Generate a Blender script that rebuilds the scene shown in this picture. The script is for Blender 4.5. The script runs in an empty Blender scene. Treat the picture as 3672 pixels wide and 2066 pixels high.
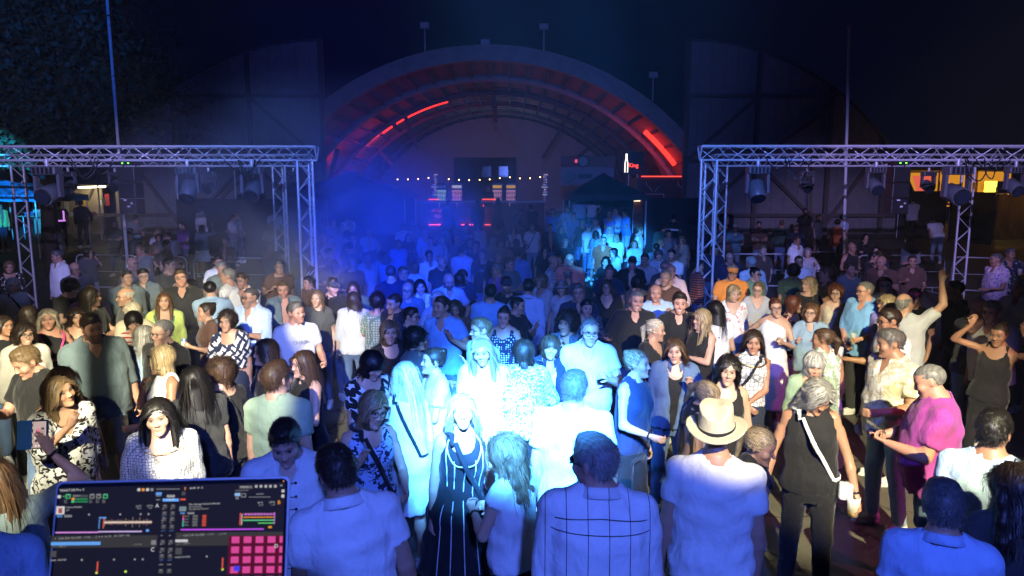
import bpy, bmesh, math, random, numpy as np
from mathutils import Matrix, Vector
# ---------------------------------------------------------------- camera, sky, light, exposure
SC=bpy.context.scene
SC.render.engine='CYCLES'
cam=bpy.data.cameras.new('camera'); cam.lens=24.32; cam.sensor_width=36; cam.clip_start=.05; cam.clip_end=400
cam.dof.use_dof=True; cam.dof.focus_distance=7.0; cam.dof.aperture_fstop=9.0
cam_o=bpy.data.objects.new('camera',cam); SC.collection.objects.link(cam_o)
cam_o.location=(0,0,2.7); cam_o.rotation_euler=(math.radians(82.0),0,0); SC.camera=cam_o
world=bpy.data.worlds.new('World'); SC.world=world; world.use_nodes=True
wt=world.node_tree; bg=wt.nodes['Background']
sky=wt.nodes.new('ShaderNodeTexSky'); sky.sky_type='NISHITA'; sky.sun_disc=False; sky.sun_elevation=math.radians(-4.0); sky.sun_rotation=math.radians(150); sky.air_density=1.2
navy=wt.nodes.new('ShaderNodeMix'); navy.data_type='RGBA'; navy.blend_type='ADD'; navy.inputs['Factor'].default_value=1; navy.inputs[7].default_value=(.014,.026,.12,1)   # night sky glow
wt.links.new(sky.outputs[0],navy.inputs[6]); wt.links.new(navy.outputs[2],bg.inputs[0]); bg.inputs[1].default_value=.05
SC.view_settings.view_transform='Standard'; SC.view_settings.look='None'; SC.view_settings.gamma=1; SC.view_settings.exposure=0
SC.cycles.use_denoising=True; SC.cycles.use_adaptive_sampling=True; SC.cycles.adaptive_threshold=.022; SC.cycles.adaptive_min_samples=32; SC.cycles.max_bounces=4; SC.cycles.diffuse_bounces=2; SC.cycles.glossy_bounces=2; SC.cycles.transmission_bounces=4; SC.cycles.volume_bounces=0; SC.cycles.transparent_max_bounces=6
SC.cycles.sample_clamp_indirect=4.0; SC.cycles.volume_step_rate=4.0; SC.cycles.volume_max_steps=64; SC.cycles.caustics_reflective=False; SC.cycles.caustics_refractive=False
def aim(o,target):
    d=Vector(target)-o.location; o.rotation_euler=d.to_track_quat('-Z','Y').to_euler()
def spot(name,loc,target,deg,col,watt,blend=.25,rad=.06,gobo=None):
    l=bpy.data.lights.new(name,'SPOT'); l.energy=watt; l.color=col; l.spot_size=math.radians(deg); l.spot_blend=blend; l.shadow_soft_size=rad
    o=bpy.data.objects.new(name,l); SC.collection.objects.link(o); o.location=loc; aim(o,target)
    if gobo:                                     # a patterned disc in the lamp: dark bars across the beam
        l.use_nodes=True; t=l.node_tree; e=t.nodes['Emission']
        tc=t.nodes.new('ShaderNodeTexCoord'); mp=t.nodes.new('ShaderNodeMapping'); mp.inputs['Scale'].default_value=gobo[:3]; mp.inputs['Rotation'].default_value=(0,0,gobo[3])
        n=t.nodes.new('ShaderNodeTexNoise'); n.inputs['Scale'].default_value=1.0; n.inputs['Detail'].default_value=1.0
        r=t.nodes.new('ShaderNodeMapRange'); r.inputs['From Min'].default_value=.40; r.inputs['From Max'].default_value=.56; r.inputs['To Min'].default_value=gobo[4]; r.inputs['To Max'].default_value=1.25
        t.links.new(tc.outputs['Normal'],mp.inputs[0]); t.links.new(mp.outputs[0],n.inputs['Vector']); t.links.new(n.outputs['Fac'],r.inputs['Value']); t.links.new(r.outputs[0],e.inputs['Strength'])
    return o
# lamps of the stage rig, above and behind the camera, pointing into the crowd; a few are added fills, marked below
spot('stage_lamp_warm_a',(-1.5,-1.4,5.2),(-3.5,6.7,.8),29,(1,.92,.62),10800,.4,.03,gobo=(17,4,4,.35,.03))
spot('stage_lamp_warm_b',(2.2,-1.4,5.2),(3.1,6.7,.8),26,(1,.89,.50),9000,.4,.03)
spot('added_lamp_hat',(1.6,-1.4,5.2),(1.22,3.75,1.45),8,(1,.90,.52),4600,.7,.03)  # added lamp, only to brighten the straw hat
spot('stage_lamp_cyan',(.3,-1.2,5.2),(.06,5.5,.9),17.5,(.055,.31,1),62000,.7,.05)
spot('stage_lamp_cyan_far',(-.6,-1.0,3.9),(2.75,21.5,.55),5.6,(.02,.28,1),75000,.7,.05)
spot('stage_lamp_cyan_far_b',(-.4,-1.0,3.9),(3.95,23.6,.75),5.6,(.02,.28,1),80000,.7,.05)
spot('added_lamp_cyan_core',(.1,-1.2,5.2),(-.15,5.1,.95),9,(.14,.42,1),42000,.9,.05)  # added lamp that whitens the middle of the cyan pool
spot('added_lamp_rear_a',(-2.6,-1.2,7.0),(-9.2,20.0,1.0),24,(.22,.28,.9),7000,.8,.08)  # added fill for the dark area behind the trusses
spot('added_lamp_rear_b',(2.6,-1.2,7.0),(9.4,20.0,1.0),24,(.22,.24,.9),7000,.8,.08)  # added fill, same on the other side
spot('stage_lamp_blue_wash',(-.3,-1.6,5.4),(-.2,14,.8),46,(.11,.21,1),3600,.6,.12)
spot('stage_lamp_blue_front',(.6,-2.6,4.6),(.7,2.8,1.2),56,(.085,.165,1),2200,.5,.15)
spot('stage_lamp_blue_beam',(-.4,-1.2,5.2),(-2.0,12.0,1.6),15,(.004,.045,1),34000,.7,.05)
spot('stage_lamp_magenta',(7.5,1.0,5.0),(4.6,5.4,.8),30,(1,.05,.45),650,.5,.1)
spot('stage_lamp_blue_truss',(1.2,-1.2,7.0),(4.2,13.3,2.4),15,(.12,.27,1),7500,.7,.08)
spot('stage_lamp_blue_truss_b',(-1.2,-1.2,7.0),(-4.9,13.4,2.6),16,(.15,.29,1),7000,.7,.08)
spot('stage_lamp_violet',(3.0,-1.2,7.0),(8.0,13.5,2.9),19,(.60,.42,.95),5200,.6,.08)
spot('stage_lamp_violet_b',(-3.0,-1.2,7.0),(-8.6,13.5,2.9),19,(.52,.42,.95),5200,.6,.08)
spot('stage_lamp_blue_hall',(0,-1.8,5.6),(-.5,30,9.0),50,(.12,.18,.9),6500,1.0,.1)
spot('added_lamp_tent',(-2.4,-1.2,4.4),(-18.4,25.2,2.9),7,(.02,.36,1),120000,.4,.05)  # added lamp standing in for the light under the tent canopy
spot('stage_lamp_cyan_tree',(-2.4,-1.2,4.4),(-14.4,21.5,7.6),20,(.02,.14,1),10000,.9,.05)
# ---------------------------------------------------------------- materials
def nodes(m):
    m.use_nodes=True; t=m.node_tree; t.nodes.clear()
    return t, lambda k,**kw: _node(t,k,kw)
def _node(t,k,kw):
    n=t.nodes.new(k)
    for a,b in kw.items():
        if a in n.inputs: n.inputs[a].default_value=b
        else: setattr(n,a,b)
    return n
MATS={}
def srgb(c):
    if isinstance(c,str):
        c=c.lstrip('#'); c=[int(c[i:i+2],16)/255 for i in (0,2,4)]
        return tuple(q/12.92 if q<=.04045 else ((q+.055)/1.055)**2.4 for q in c)
    return c
def pbr(name,col,rough=.6,metal=0,noise=0,nscale=30,bump=0,bscale=60,emit=None,estr=0,spec=.5,stretch=None):
    if name in MATS: return MATS[name]
    m=bpy.data.materials.new(name); MATS[name]=m
    t,N=nodes(m); L=t.links.new
    o=N('ShaderNodeOutputMaterial'); b=N('ShaderNodeBsdfPrincipled'); L(b.outputs[0],o.inputs[0])
    c=(*col[:3],1); b.inputs['Base Color'].default_value=c; b.inputs['Roughness'].default_value=rough; b.inputs['Metallic'].default_value=metal
    b.inputs['Specular IOR Level'].default_value=spec
    if noise or bump:
        tc=N('ShaderNodeTexCoord'); src=tc.outputs['Object']
        if stretch:
            mp=N('ShaderNodeMapping'); mp.inputs['Scale'].default_value=stretch; L(src,mp.inputs[0]); src=mp.outputs[0]
    if noise:
        n=N('ShaderNodeTexNoise',Scale=nscale,Detail=6.0,Roughness=.65); L(src,n.inputs['Vector'])
        r=N('ShaderNodeMapRange'); r.inputs['To Min'].default_value=1-noise; r.inputs['To Max'].default_value=1+noise; L(n.outputs['Fac'],r.inputs['Value'])
        x=N('ShaderNodeVectorMath',operation='SCALE'); x.inputs[0].default_value=col[:3]; L(r.outputs[0],x.inputs['Scale']); L(x.outputs[0],b.inputs['Base Color'])
        r2=N('ShaderNodeMapRange'); r2.inputs['To Min'].default_value=max(rough-.15,.05); r2.inputs['To Max'].default_value=min(rough+.15,1); L(n.outputs['Fac'],r2.inputs['Value']); L(r2.outputs[0],b.inputs['Roughness'])
    if bump:
        n=N('ShaderNodeTexNoise',Scale=bscale,Detail=4.0); L(src,n.inputs['Vector']); bp=N('ShaderNodeBump',Strength=bump,Distance=.01); L(n.outputs['Fac'],bp.inputs['Height']); L(bp.outputs[0],b.inputs['Normal'])
    if emit: b.inputs['Emission Color'].default_value=(*emit,1); b.inputs['Emission Strength'].default_value=estr
    return m
def glow(name,col,strength):
    if name in MATS: return MATS[name]
    m=bpy.data.materials.new(name); MATS[name]=m; t,N=nodes(m)
    o=N('ShaderNodeOutputMaterial'); e=N('ShaderNodeEmission'); e.inputs[0].default_value=(*col,1); e.inputs[1].default_value=strength; t.links.new(e.outputs[0],o.inputs[0]); return m
def skin_mat():
    if 'skin' in MATS: return MATS['skin']
    m=bpy.data.materials.new('skin'); MATS['skin']=m; t,N=nodes(m); L=t.links.new
    o=N('ShaderNodeOutputMaterial'); b=N('ShaderNodeBsdfPrincipled'); L(b.outputs[0],o.inputs[0])
    a=N('ShaderNodeAttribute',attribute_name='tone'); tc=N('ShaderNodeTexCoord'); n=N('ShaderNodeTexNoise',Scale=45.0,Detail=5.0); L(tc.outputs['Object'],n.inputs['Vector'])
    r=N('ShaderNodeMapRange'); r.inputs['To Min'].default_value=.86; r.inputs['To Max'].default_value=1.12; L(n.outputs['Fac'],r.inputs['Value'])
    x=N('ShaderNodeVectorMath',operation='SCALE'); L(a.outputs['Color'],x.inputs[0]); L(r.outputs[0],x.inputs['Scale']); L(x.outputs[0],b.inputs['Base Color'])
    b.inputs['Roughness'].default_value=.46; b.inputs['Specular IOR Level'].default_value=.45
    n2=N('ShaderNodeTexNoise',Scale=180.0,Detail=3.0); L(tc.outputs['Object'],n2.inputs['Vector']); bp=N('ShaderNodeBump',Strength=.25,Distance=.003); L(n2.outputs['Fac'],bp.inputs['Height']); L(bp.outputs[0],b.inputs['Normal'])
    return m
def hair_mat(key):
    nm='hair_'+key
    if nm in MATS: return MATS[nm]
    col=HAIRC[key]; m=bpy.data.materials.new(nm); MATS[nm]=m; t,N=nodes(m); L=t.links.new
    o=N('ShaderNodeOutputMaterial'); b=N('ShaderNodeBsdfPrincipled'); L(b.outputs[0],o.inputs[0])
    a=N('ShaderNodeAttribute',attribute_name='tone'); mx=N('ShaderNodeMix',data_type='RGBA'); L(a.outputs['Fac'],mx.inputs['Factor'])
    mx.inputs[6].default_value=(*[q*.28 for q in col],1); mx.inputs[7].default_value=(*[min(q*1.5,.95) for q in col],1); L(mx.outputs[2],b.inputs['Base Color'])
    b.inputs['Roughness'].default_value=.46; b.inputs['Specular IOR Level'].default_value=.32
    return m
HAIRC={'bk':(.012,.010,.010),'db':(.035,.022,.015),'br':(.085,.048,.027),'lb':(.20,.13,.07),'bl':(.42,.31,.17),'pb':(.62,.55,.42),'gr':(.26,.25,.24),'wh':(.55,.54,.52),'rd':(.13,.040,.020),'sp':(.13,.12,.115),'ag':(.16,.075,.035)}
CLOTH={'white':(.72,.72,.72),'offw':(.62,.60,.55),'cream':(.60,.53,.40),'black':(.013,.013,.015),'char':(.035,.036,.040),'dgrey':(.07,.072,.08),'grey':(.22,.23,.24),'lgrey':(.42,.43,.45),'slate':(.12,.165,.19),
 'navy':(.018,.025,.06),'denim':(.085,.14,.26),'ldenim':(.26,.38,.52),'lblue':(.36,.50,.72),'blue':(.10,.25,.62),'sky':(.20,.44,.78),'teal':(.05,.20,.22),'green':(.15,.27,.17),'dgreen':(.045,.085,.065),'lime':(.42,.52,.14),'olive':(.20,.24,.06),'sage':(.27,.38,.27),
 'orange':(.72,.25,.05),'rust':(.45,.10,.04),'coral':(.70,.25,.19),'pink':(.75,.35,.42),'lpink':(.75,.55,.60),'magenta':(.33,.05,.30),'hotpink':(.80,.06,.25),'red':(.50,.03,.03),'brown':(.10,.05,.035),'khaki':(.36,.30,.19),'beige':(.48,.41,.30),'purple':(.25,.10,.40),'violet':(.22,.20,.55),'yellow':(.70,.52,.08)}
def cloth_mat(c1,pat='plain',c2=None,seed=0):
    nm=f'cloth_{c1}_{pat}_{c2}'
    if nm in MATS: return MATS[nm]
    m=bpy.data.materials.new(nm); MATS[nm]=m; t,N=nodes(m); L=t.links.new
    o=N('ShaderNodeOutputMaterial'); b=N('ShaderNodeBsdfPrincipled'); L(b.outputs[0],o.inputs[0])
    b.inputs['Roughness'].default_value=.82; b.inputs['Specular IOR Level'].default_value=.25; b.inputs['Sheen Weight'].default_value=.12
    tc=N('ShaderNodeTexCoord'); P=tc.outputs['Object']; A=CLOTH[c1]; B=CLOTH[c2] if c2 else (0,0,0)
    def mapping(sc,rot=(0,0,0)):
        mp=N('ShaderNodeMapping'); mp.inputs['Scale'].default_value=sc; mp.inputs['Rotation'].default_value=rot; L(P,mp.inputs[0]); return mp.outputs[0]
    def math_(op,a,b_=None,c=None):
        n=N('ShaderNodeMath',operation=op)
        for i,q in enumerate((a,b_,c)):
            if q is None: continue
            if isinstance(q,(int,float)): n.inputs[i].default_value=q
            else: L(q,n.inputs[i])
        return n.outputs[0]
    def sep():
        s=N('ShaderNodeSeparateXYZ'); L(P,s.inputs[0]); return s.outputs
    ang=None
    def around():                      # angle round the body as a coordinate, so that stripes run down the cloth
        s=sep(); return math_('ARCTAN2',s[1],s[0]),s[2],s
    fac=None
    if pat in('vstripe','pinstripe','multistripe'):
        a,z,s=around(); n={'vstripe':9,'pinstripe':20,'multistripe':8}[pat]
        w=math_('FRACT',math_('ADD',math_('MULTIPLY',s[0],{'vstripe':10.5,'pinstripe':55.0,'multistripe':22.0}[pat]),.5)); fac=math_('LESS_THAN',w,{'vstripe':.04,'pinstripe':.35,'multistripe':.5}[pat])
    elif pat=='hstripe':
        a,z,s=around(); fac=math_('LESS_THAN',math_('FRACT',math_('MULTIPLY',z,22)),.35)
    elif pat=='check':
        a,z,s=around(); f1=math_('LESS_THAN',math_('FRACT',math_('MULTIPLY',a,9)),.5); f2=math_('LESS_THAN',math_('FRACT',math_('MULTIPLY',z,42)),.5); fac=math_('ABSOLUTE',math_('SUBTRACT',f1,f2))
    elif pat in('dots','lace','print','leopard','floral','leaf','zigzag','crochet','hex','microdot','splash'):
        sc={'dots':38,'lace':55,'print':26,'leopard':34,'floral':16,'leaf':24,'zigzag':22,'crochet':30,'hex':24,'microdot':80,'splash':14}[pat]
        if pat in('dots','microdot'):
            v=N('ShaderNodeTexVoronoi',Scale=float(sc),Randomness=.25); L(P,v.inputs['Vector']); fac=math_('LESS_THAN',v.outputs['Distance'],.33)
        elif pat in('lace','crochet','hex'):
            v=N('ShaderNodeTexVoronoi',feature='DISTANCE_TO_EDGE',Scale=float(sc),Randomness=.35); L(P,v.inputs['Vector']); fac=math_('LESS_THAN',v.outputs['Distance'],.10 if pat!='crochet' else .16)
        elif pat=='leopard':
            n=N('ShaderNodeTexNoise',Scale=float(sc),Detail=1.0); L(P,n.inputs['Vector']); q=math_('ABSOLUTE',math_('SUBTRACT',n.outputs['Fac'],.5)); fac=math_('LESS_THAN',q,.055)
        elif pat=='zigzag':
            n=N('ShaderNodeTexMagic',turbulence_depth=2,Scale=float(sc)*.55,Distortion=1.3); L(P,n.inputs['Vector']); fac=math_('GREATER_THAN',n.outputs['Fac'],.5)
        elif pat in('floral','leaf','print','splash'):
            n=N('ShaderNodeTexNoise',Scale=float(sc),Detail=3.0,Distortion=1.2); L(P,n.inputs['Vector']); fac=math_('GREATER_THAN',n.outputs['Fac'],{'floral':.60,'leaf':.525,'print':.54,'splash':.52}[pat])
    if fac is not None:
        mx=N('ShaderNodeMix',data_type='RGBA'); L(fac,mx.inputs['Factor']); mx.inputs[6].default_value=(*A,1); mx.inputs[7].default_value=(*B,1); csrc=mx.outputs[2]
    else:
        rgb=N('ShaderNodeRGB'); rgb.outputs[0].default_value=(*A,1); csrc=rgb.outputs[0]
    n=N('ShaderNodeTexNoise',Scale=9.0,Detail=6.0); L(P,n.inputs['Vector']); r=N('ShaderNodeMapRange'); r.inputs['To Min'].default_value=.82; r.inputs['To Max'].default_value=1.14; L(n.outputs['Fac'],r.inputs['Value'])
    x=N('ShaderNodeVectorMath',operation='SCALE'); L(csrc,x.inputs[0]); L(r.outputs[0],x.inputs['Scale']); L(x.outputs[0],b.inputs['Base Color'])
    # creases
    n1=N('ShaderNodeTexNoise',Scale=13.0,Detail=3.5,Distortion=.25); L(mapping((1,1,.6),(.3,.5,0)),n1.inputs['Vector'])
    b1=N('ShaderNodeBump',Strength=.6,Distance=.04); L(n1.outputs['Fac'],b1.inputs['Height'])
    n2=N('ShaderNodeTexNoise',Scale=350.0,Detail=2.0); L(P,n2.inputs['Vector']); b2=N('ShaderNodeBump',Strength=.2,Distance=.002); L(n2.outputs['Fac'],b2.inputs['Height']); L(b1.outputs[0],b2.inputs['Normal']); L(b2.outputs[0],b.inputs['Normal'])
    return m
# ---------------------------------------------------------------- people: implicit bodies turned into meshes
def V(*a): return np.array(a, float)
def unit(v): return v/(np.linalg.norm(v)+1e-9)
def rot_x(a): c,s=math.cos(a),math.sin(a); return np.array([[1,0,0],[0,c,-s],[0,s,c]])
def rot_y(a): c,s=math.cos(a),math.sin(a); return np.array([[c,0,s],[0,1,0],[-s,0,c]])
def rot_z(a): c,s=math.cos(a),math.sin(a); return np.array([[c,-s,0],[s,c,0],[0,0,1]])

def smin(a,b,k):
    h=np.clip(.5+.5*(b-a)/k,0,1)
    return b*(1-h)+a*h-k*h*(1-h)

class Field:
    """a signed distance grid; shapes are blended in only near themselves"""
    def __init__(s,lo,hi,h):
        s.h=h; s.lo=np.array(lo,float)
        n=np.maximum(np.ceil((np.array(hi)-s.lo)/h).astype(int)+1,3)
        s.ax=[s.lo[i]+h*np.arange(n[i]) for i in range(3)]
        s.F=np.full(n,.09,np.float32)
    def sub(s,lo,hi):
        sl=[]
        for i in range(3):
            a=int(max(0,math.floor((lo[i]-s.lo[i])/s.h))); b=int(min(len(s.ax[i]),math.ceil((hi[i]-s.lo[i])/s.h)+1))
            if b<=a: return None
            sl.append(slice(a,b))
        X=s.ax[0][sl[0]][:,None,None]; Y=s.ax[1][sl[1]][None,:,None]; Z=s.ax[2][sl[2]][None,None,:]
        return tuple(sl),X,Y,Z
    def put(s,sl,d,k):
        if k<=0: s.F[sl]=np.minimum(s.F[sl],d)
        else: s.F[sl]=smin(s.F[sl],d,k)
    def cut(s,sl,d,k=.004):
        s.F[sl]=-smin(-s.F[sl],-d,k)
    def cap(s,a,b,r1,r2,k=.02,end=None,carve=False):
        a=np.array(a,float); b=np.array(b,float); m=k+s.h*1.5+.004
        g=s.sub(np.minimum(a-r1,b-r2)-m,np.maximum(a+r1,b+r2)+m)
        if g is None: return
        sl,X,Y,Z=g; ba=b-a; L=max(ba@ba,1e-9)
        t=np.clip(((X-a[0])*ba[0]+(Y-a[1])*ba[1]+(Z-a[2])*ba[2])/L,0,1)
        d=np.sqrt((X-a[0]-t*ba[0])**2+(Y-a[1]-t*ba[1])**2+(Z-a[2]-t*ba[2])**2)-(r1+(r2-r1)*t)
        if end is not None:
            u=unit(ba); d=np.maximum(d,(X-end[0])*u[0]+(Y-end[1])*u[1]+(Z-end[2])*u[2])
        if carve: s.cut(sl,-d,k)
        else: s.put(sl,d,k)
    def ell(s,c,r,k=.02,R=None,carve=False):
        c=np.array(c,float); r=np.array(r,float); mx=r.max() if R is not None else r; m=k+s.h*1.5+.004
        g=s.sub(c-mx-m,c+mx+m)
        if g is None: return
        sl,X,Y,Z=g; x,y,z=X-c[0],Y-c[1],Z-c[2]
        if R is not None:
            x,y,z=[R[0,i]*x+R[1,i]*y+R[2,i]*z for i in range(3)]
        k0=np.sqrt((x/r[0])**2+(y/r[1])**2+(z/r[2])**2)+1e-6
        k1=np.sqrt((x/r[0]**2)**2+(y/r[1]**2)**2+(z/r[2]**2)**2)+1e-6
        d=k0*(k0-1)/k1
        if carve: s.cut(sl,-d,k)
        else: s.put(sl,d,k)
    def mesh(s,drop=None):
        """surface nets"""
        F=s.F; I=F<0
        n=I.shape
        c=I[:-1,:-1,:-1].astype(np.int8)
        c=c+I[1:,:-1,:-1]+I[:-1,1:,:-1]+I[:-1,:-1,1:]+I[1:,1:,:-1]+I[1:,:-1,1:]+I[:-1,1:,1:]+I[1:,1:,1:]
        mixed=(c>0)&(c<8)
        if drop is not None:
            cx=[(a[:-1]+s.h*.5) for a in s.ax]
            for lo,hi in drop:
                m=[(cx[i]>lo[i])&(cx[i]<hi[i]) for i in range(3)]
                mixed[np.ix_(*m)]=False
        ijk=np.argwhere(mixed)
        if len(ijk)==0: return np.zeros((0,3)),np.zeros((0,4),int)
        idx=np.full(mixed.shape,-1,np.int64); idx[mixed]=np.arange(len(ijk))
        i,j,k=ijk.T
        cor=[(0,0,0),(1,0,0),(0,1,0),(1,1,0),(0,0,1),(1,0,1),(0,1,1),(1,1,1)]
        val=[F[i+a,j+b,k+d] for a,b,d in cor]
        acc=np.zeros((len(ijk),3)); cnt=np.zeros(len(ijk))
        for p,q in ((0,1),(2,3),(4,5),(6,7),(0,2),(1,3),(4,6),(5,7),(0,4),(1,5),(2,6),(3,7)):
            m=(val[p]<0)!=(val[q]<0)
            t=np.where(m,val[p]/(val[p]-val[q]+1e-12),0)
            P=np.array(cor[p]); Q=np.array(cor[q])
            acc+=np.where(m[:,None],P+(Q-P)*t[:,None],0); cnt+=m
        v=s.lo+s.h*(ijk+acc/cnt[:,None])
        quads=[]
        for axis in range(3):
            a=[slice(None)]*3; b=[slice(None)]*3
            a[axis]=slice(0,-1); b[axis]=slice(1,None)
            ch=I[tuple(a)]!=I[tuple(b)]
            e=np.argwhere(ch)
            u,w=(axis+1)%3,(axis+2)%3
            ok=(e[:,u]>0)&(e[:,w]>0)&(e[:,u]<n[u]-1)&(e[:,w]<n[w]-1)
            e=e[ok]
            if not len(e): continue
            du=np.zeros(3,int); du[u]=1; dw=np.zeros(3,int); dw[w]=1
            q=np.stack([idx[tuple((e-du-dw).T)],idx[tuple((e-dw).T)],idx[tuple(e.T)],idx[tuple((e-du).T)]],1)
            ins=I[tuple(e.T)]
            q=np.where(ins[:,None],q,q[:,::-1])
            quads.append(q[(q>=0).all(1)])
        return v,np.concatenate(quads)

def np_mesh(name,v,quads,tris=None,col=None,smooth=True):
    me=bpy.data.meshes.new(name)
    nq=len(quads); nt=0 if tris is None else len(tris)
    loops=np.concatenate([np.asarray(quads).reshape(-1)]+([np.asarray(tris).reshape(-1)] if nt else [])).astype(np.int32)
    me.vertices.add(len(v)); me.vertices.foreach_set('co',np.asarray(v,np.float32).reshape(-1))
    me.loops.add(len(loops)); me.loops.foreach_set('vertex_index',loops)
    me.polygons.add(nq+nt)
    st=np.concatenate([np.arange(nq)*4,nq*4+np.arange(nt)*3]).astype(np.int32)
    me.polygons.foreach_set('loop_start',st)
    me.update(calc_edges=True)
    if smooth: me.shade_smooth()
    if col is not None:
        at=me.attributes.new('tone','FLOAT_COLOR','POINT')
        c=np.ones((len(v),4),np.float32); c[:,:3]=col
        at.data.foreach_set('color',c.reshape(-1))
    return me

# ---- head, in its own frame: origin mid-head, face towards -y, 0.235 m from chin to crown
SC_C=V(0,.012,.035); SC_R=V(.0765,.0975,.083)
def sd_ell(x,y,z,c,r):
    x,y,z=x-c[0],y-c[1],z-c[2]
    k0=np.sqrt((x/r[0])**2+(y/r[1])**2+(z/r[2])**2)+1e-6
    k1=np.sqrt((x/r[0]**2)**2+(y/r[1]**2)**2+(z/r[2]**2)**2)+1e-6
    return k0*(k0-1)/k1
def sd_cap(x,y,z,a,b,r1,r2):
    ba=[b[i]-a[i] for i in range(3)]; L=sum(q*q for q in ba)+1e-9
    t=np.clip(((x-a[0])*ba[0]+(y-a[1])*ba[1]+(z-a[2])*ba[2])/L,0,1)
    return np.sqrt((x-a[0]-t*ba[0])**2+(y-a[1]-t*ba[1])**2+(z-a[2]-t*ba[2])**2)-(r1+(r2-r1)*t)
JZ=[-.122,-.114,-.100,-.082,-.060,-.030,0,.030,.055]
def head_sdf(x,y,z,female,fat,det,smile=0,fv=(0,0,0,0,0)):
    # fv: nose length, nose width, jaw, brow, cheek
    ax=np.abs(x)
    d=sd_ell(x,y,z,SC_C,SC_R)
    w=1-.05*female+.08*fat+.06*fv[2]*np.clip(-z/.06,0,1)
    A=np.interp(z,JZ,[.016,.029,.040,.050,.0575,.0655,.067,.069,.066])*w
    YF=np.interp(z,JZ,[-.060,-.078,-.083,-.083,-.085,-.085,-.083,-.088,-.085])
    YB=np.interp(z,JZ,[-.030,-.018,-.004,.010,.022,.040,.055,.06,.06])
    yc=(YF+YB)/2; b=(YB-YF)/2
    q=((ax/A)**2.3+(np.abs(y-yc)/b)**2.3)**(1/2.3)
    j=np.maximum((q-1)*np.minimum(A,b)*.92,np.maximum(-.121-z,z-.06))
    d=smin(d,j,.022)
    d=smin(d,sd_ell(ax,y,z,(.043,-.062,-.026),(.024+.004*fv[4],.024,.026)),.02)          # cheeks
    d=smin(d,sd_cap(ax,y,z,(.008,-.086,.024),(.045,-.072,.024),.009+.002*fv[3]*(1-female),.008),.012)   # brow
    d=smin(d,sd_ell(x,y,z,(0,-.080-.004*fv[2],-.103),(.020+.004*fv[2],.016,.014)),.014)             # chin
    d=-smin(-d,sd_ell(ax,y,z,(.031,-.100,.004),(.018,.020,.012)),.010)        # eye sockets
    d=smin(d,sd_ell(ax,y,z,(.031,-.0735,.003),(.0135,.0135,.0125)),.002)
    n=sd_cap(x,y,z,(0,-.083,.010),(0,-.107-.006*fv[0],-.030-.003*fv[0]),.0075+.001*fv[1],.0105+.0018*fv[1])
    n=smin(n,sd_ell(ax,y,z,(.011,-.096,-.034),(.009,.012,.008)),.006)
    d=smin(d,n,.009)
    d=smin(d,sd_cap(ax,y,z,(0,-.089,-.0585),(.018,-.081,-.061),.0062,.0045),.006)
    d=smin(d,sd_cap(ax,y,z,(0,-.0885,-.0705),(.016,-.081,-.067),.0070,.0045),.006)
    d=smin(d,sd_ell(ax-.15*(y-.01),y-.012,z+.003,(.0775,0,0),(.0065,.017,.031)),.006)   # ears
    return d
def head_tone(p,skin,brow,lip,beard,smile,closed):
    """vertex tones of the face: lips, brows, eyes, stubble, painted shade in sockets, nostrils and mouth line"""
    x,y,z=p.T; ax=np.abs(x); n=len(p)
    c=np.repeat(np.array(skin)[None,:],n,0).astype(float)
    def mix(col,m):
        nonlocal c
        c=c*(1-m[:,None])+np.array(col)[None,:]*m[:,None]
    front=np.clip((-.045-y)/.02,0,1)
    blush=front*np.exp(-((ax-.04)/.02)**2-((z+.03)/.02)**2)*.35+front*np.exp(-(ax/.014)**2-((z+.032)/.014)**2)*.35
    mix((skin[0]*.98,skin[1]*.72,skin[2]*.68),np.clip(blush,0,1))
    if beard is not None:
        m=np.clip((-.030-z-.35*np.clip(.06-ax,0,1)*0)/.012,0,1)*np.clip((.02-y)/.02,0,1)*np.clip((z+.135)/.012,0,1)
        m*=1-np.exp(-(ax/.020)**2-((z+.064)/.009)**2)*.9
        cheek=np.clip((.062-ax)/.02,0,1)*np.exp(-((z+.03)/.018)**2); m*=1-cheek*.8
        mix(beard[:3],m*beard[3])
    mouth=front*np.clip(1.6-np.abs(z+.0645)/.0085,0,1)*np.clip(1.5-ax/.02,0,1)
    mix(lip,np.clip(mouth,0,1)*.62)
    if smile: mix((.62,.58,.52),front*(np.abs(z+.0645)<.0042)*(ax<.021))
    else: mix(tuple(q*.35 for q in lip),front*np.exp(-((z+.0645)/.0028)**2)*(ax<.027)*.5)  # dark groove between the lips painted in
    arch=.0225+.004*np.sin((ax-.014)/.04*3.1)
    mix(brow,front*np.exp(-((z-arch)/.0048)**2)*(ax>.011)*(ax<.052)*.85)
    e=front*np.exp(-(((ax-.031)/.0155)**2)**2-(((z-.003)/.0068)**2)**2)
    if closed:
        mix(tuple(q*.55 for q in skin),e*.5); mix((.05,.03,.03),front*np.exp(-((z+.002)/.003)**2)*(np.abs(ax-.031)<.014)*.8)
    else:
        mix((skin[0]*.62,skin[1]*.55,skin[2]*.52),front*np.exp(-((ax-.031)/.021)**2-((z-.004)/.013)**2)*.55); mix((.36,.33,.31),np.clip(e*1.0,0,1)); mix((.02,.015,.014),front*np.clip(1.7*np.exp(-((ax-.031)/.0085)**2-((z-.0035)/.0075)**2),0,1))  # first tone paints shade into the eye sockets
        mix((.03,.02,.02),front*np.exp(-((z-.0095)/.0028)**2)*(np.abs(ax-.031)<.0165)*.85)
    mix(tuple(q*.25 for q in skin),front*np.exp(-((ax-.0065)/.0035)**2-((z+.0405)/.0028)**2)*.7)  # nostril darkness painted in the colour
    return c

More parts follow.
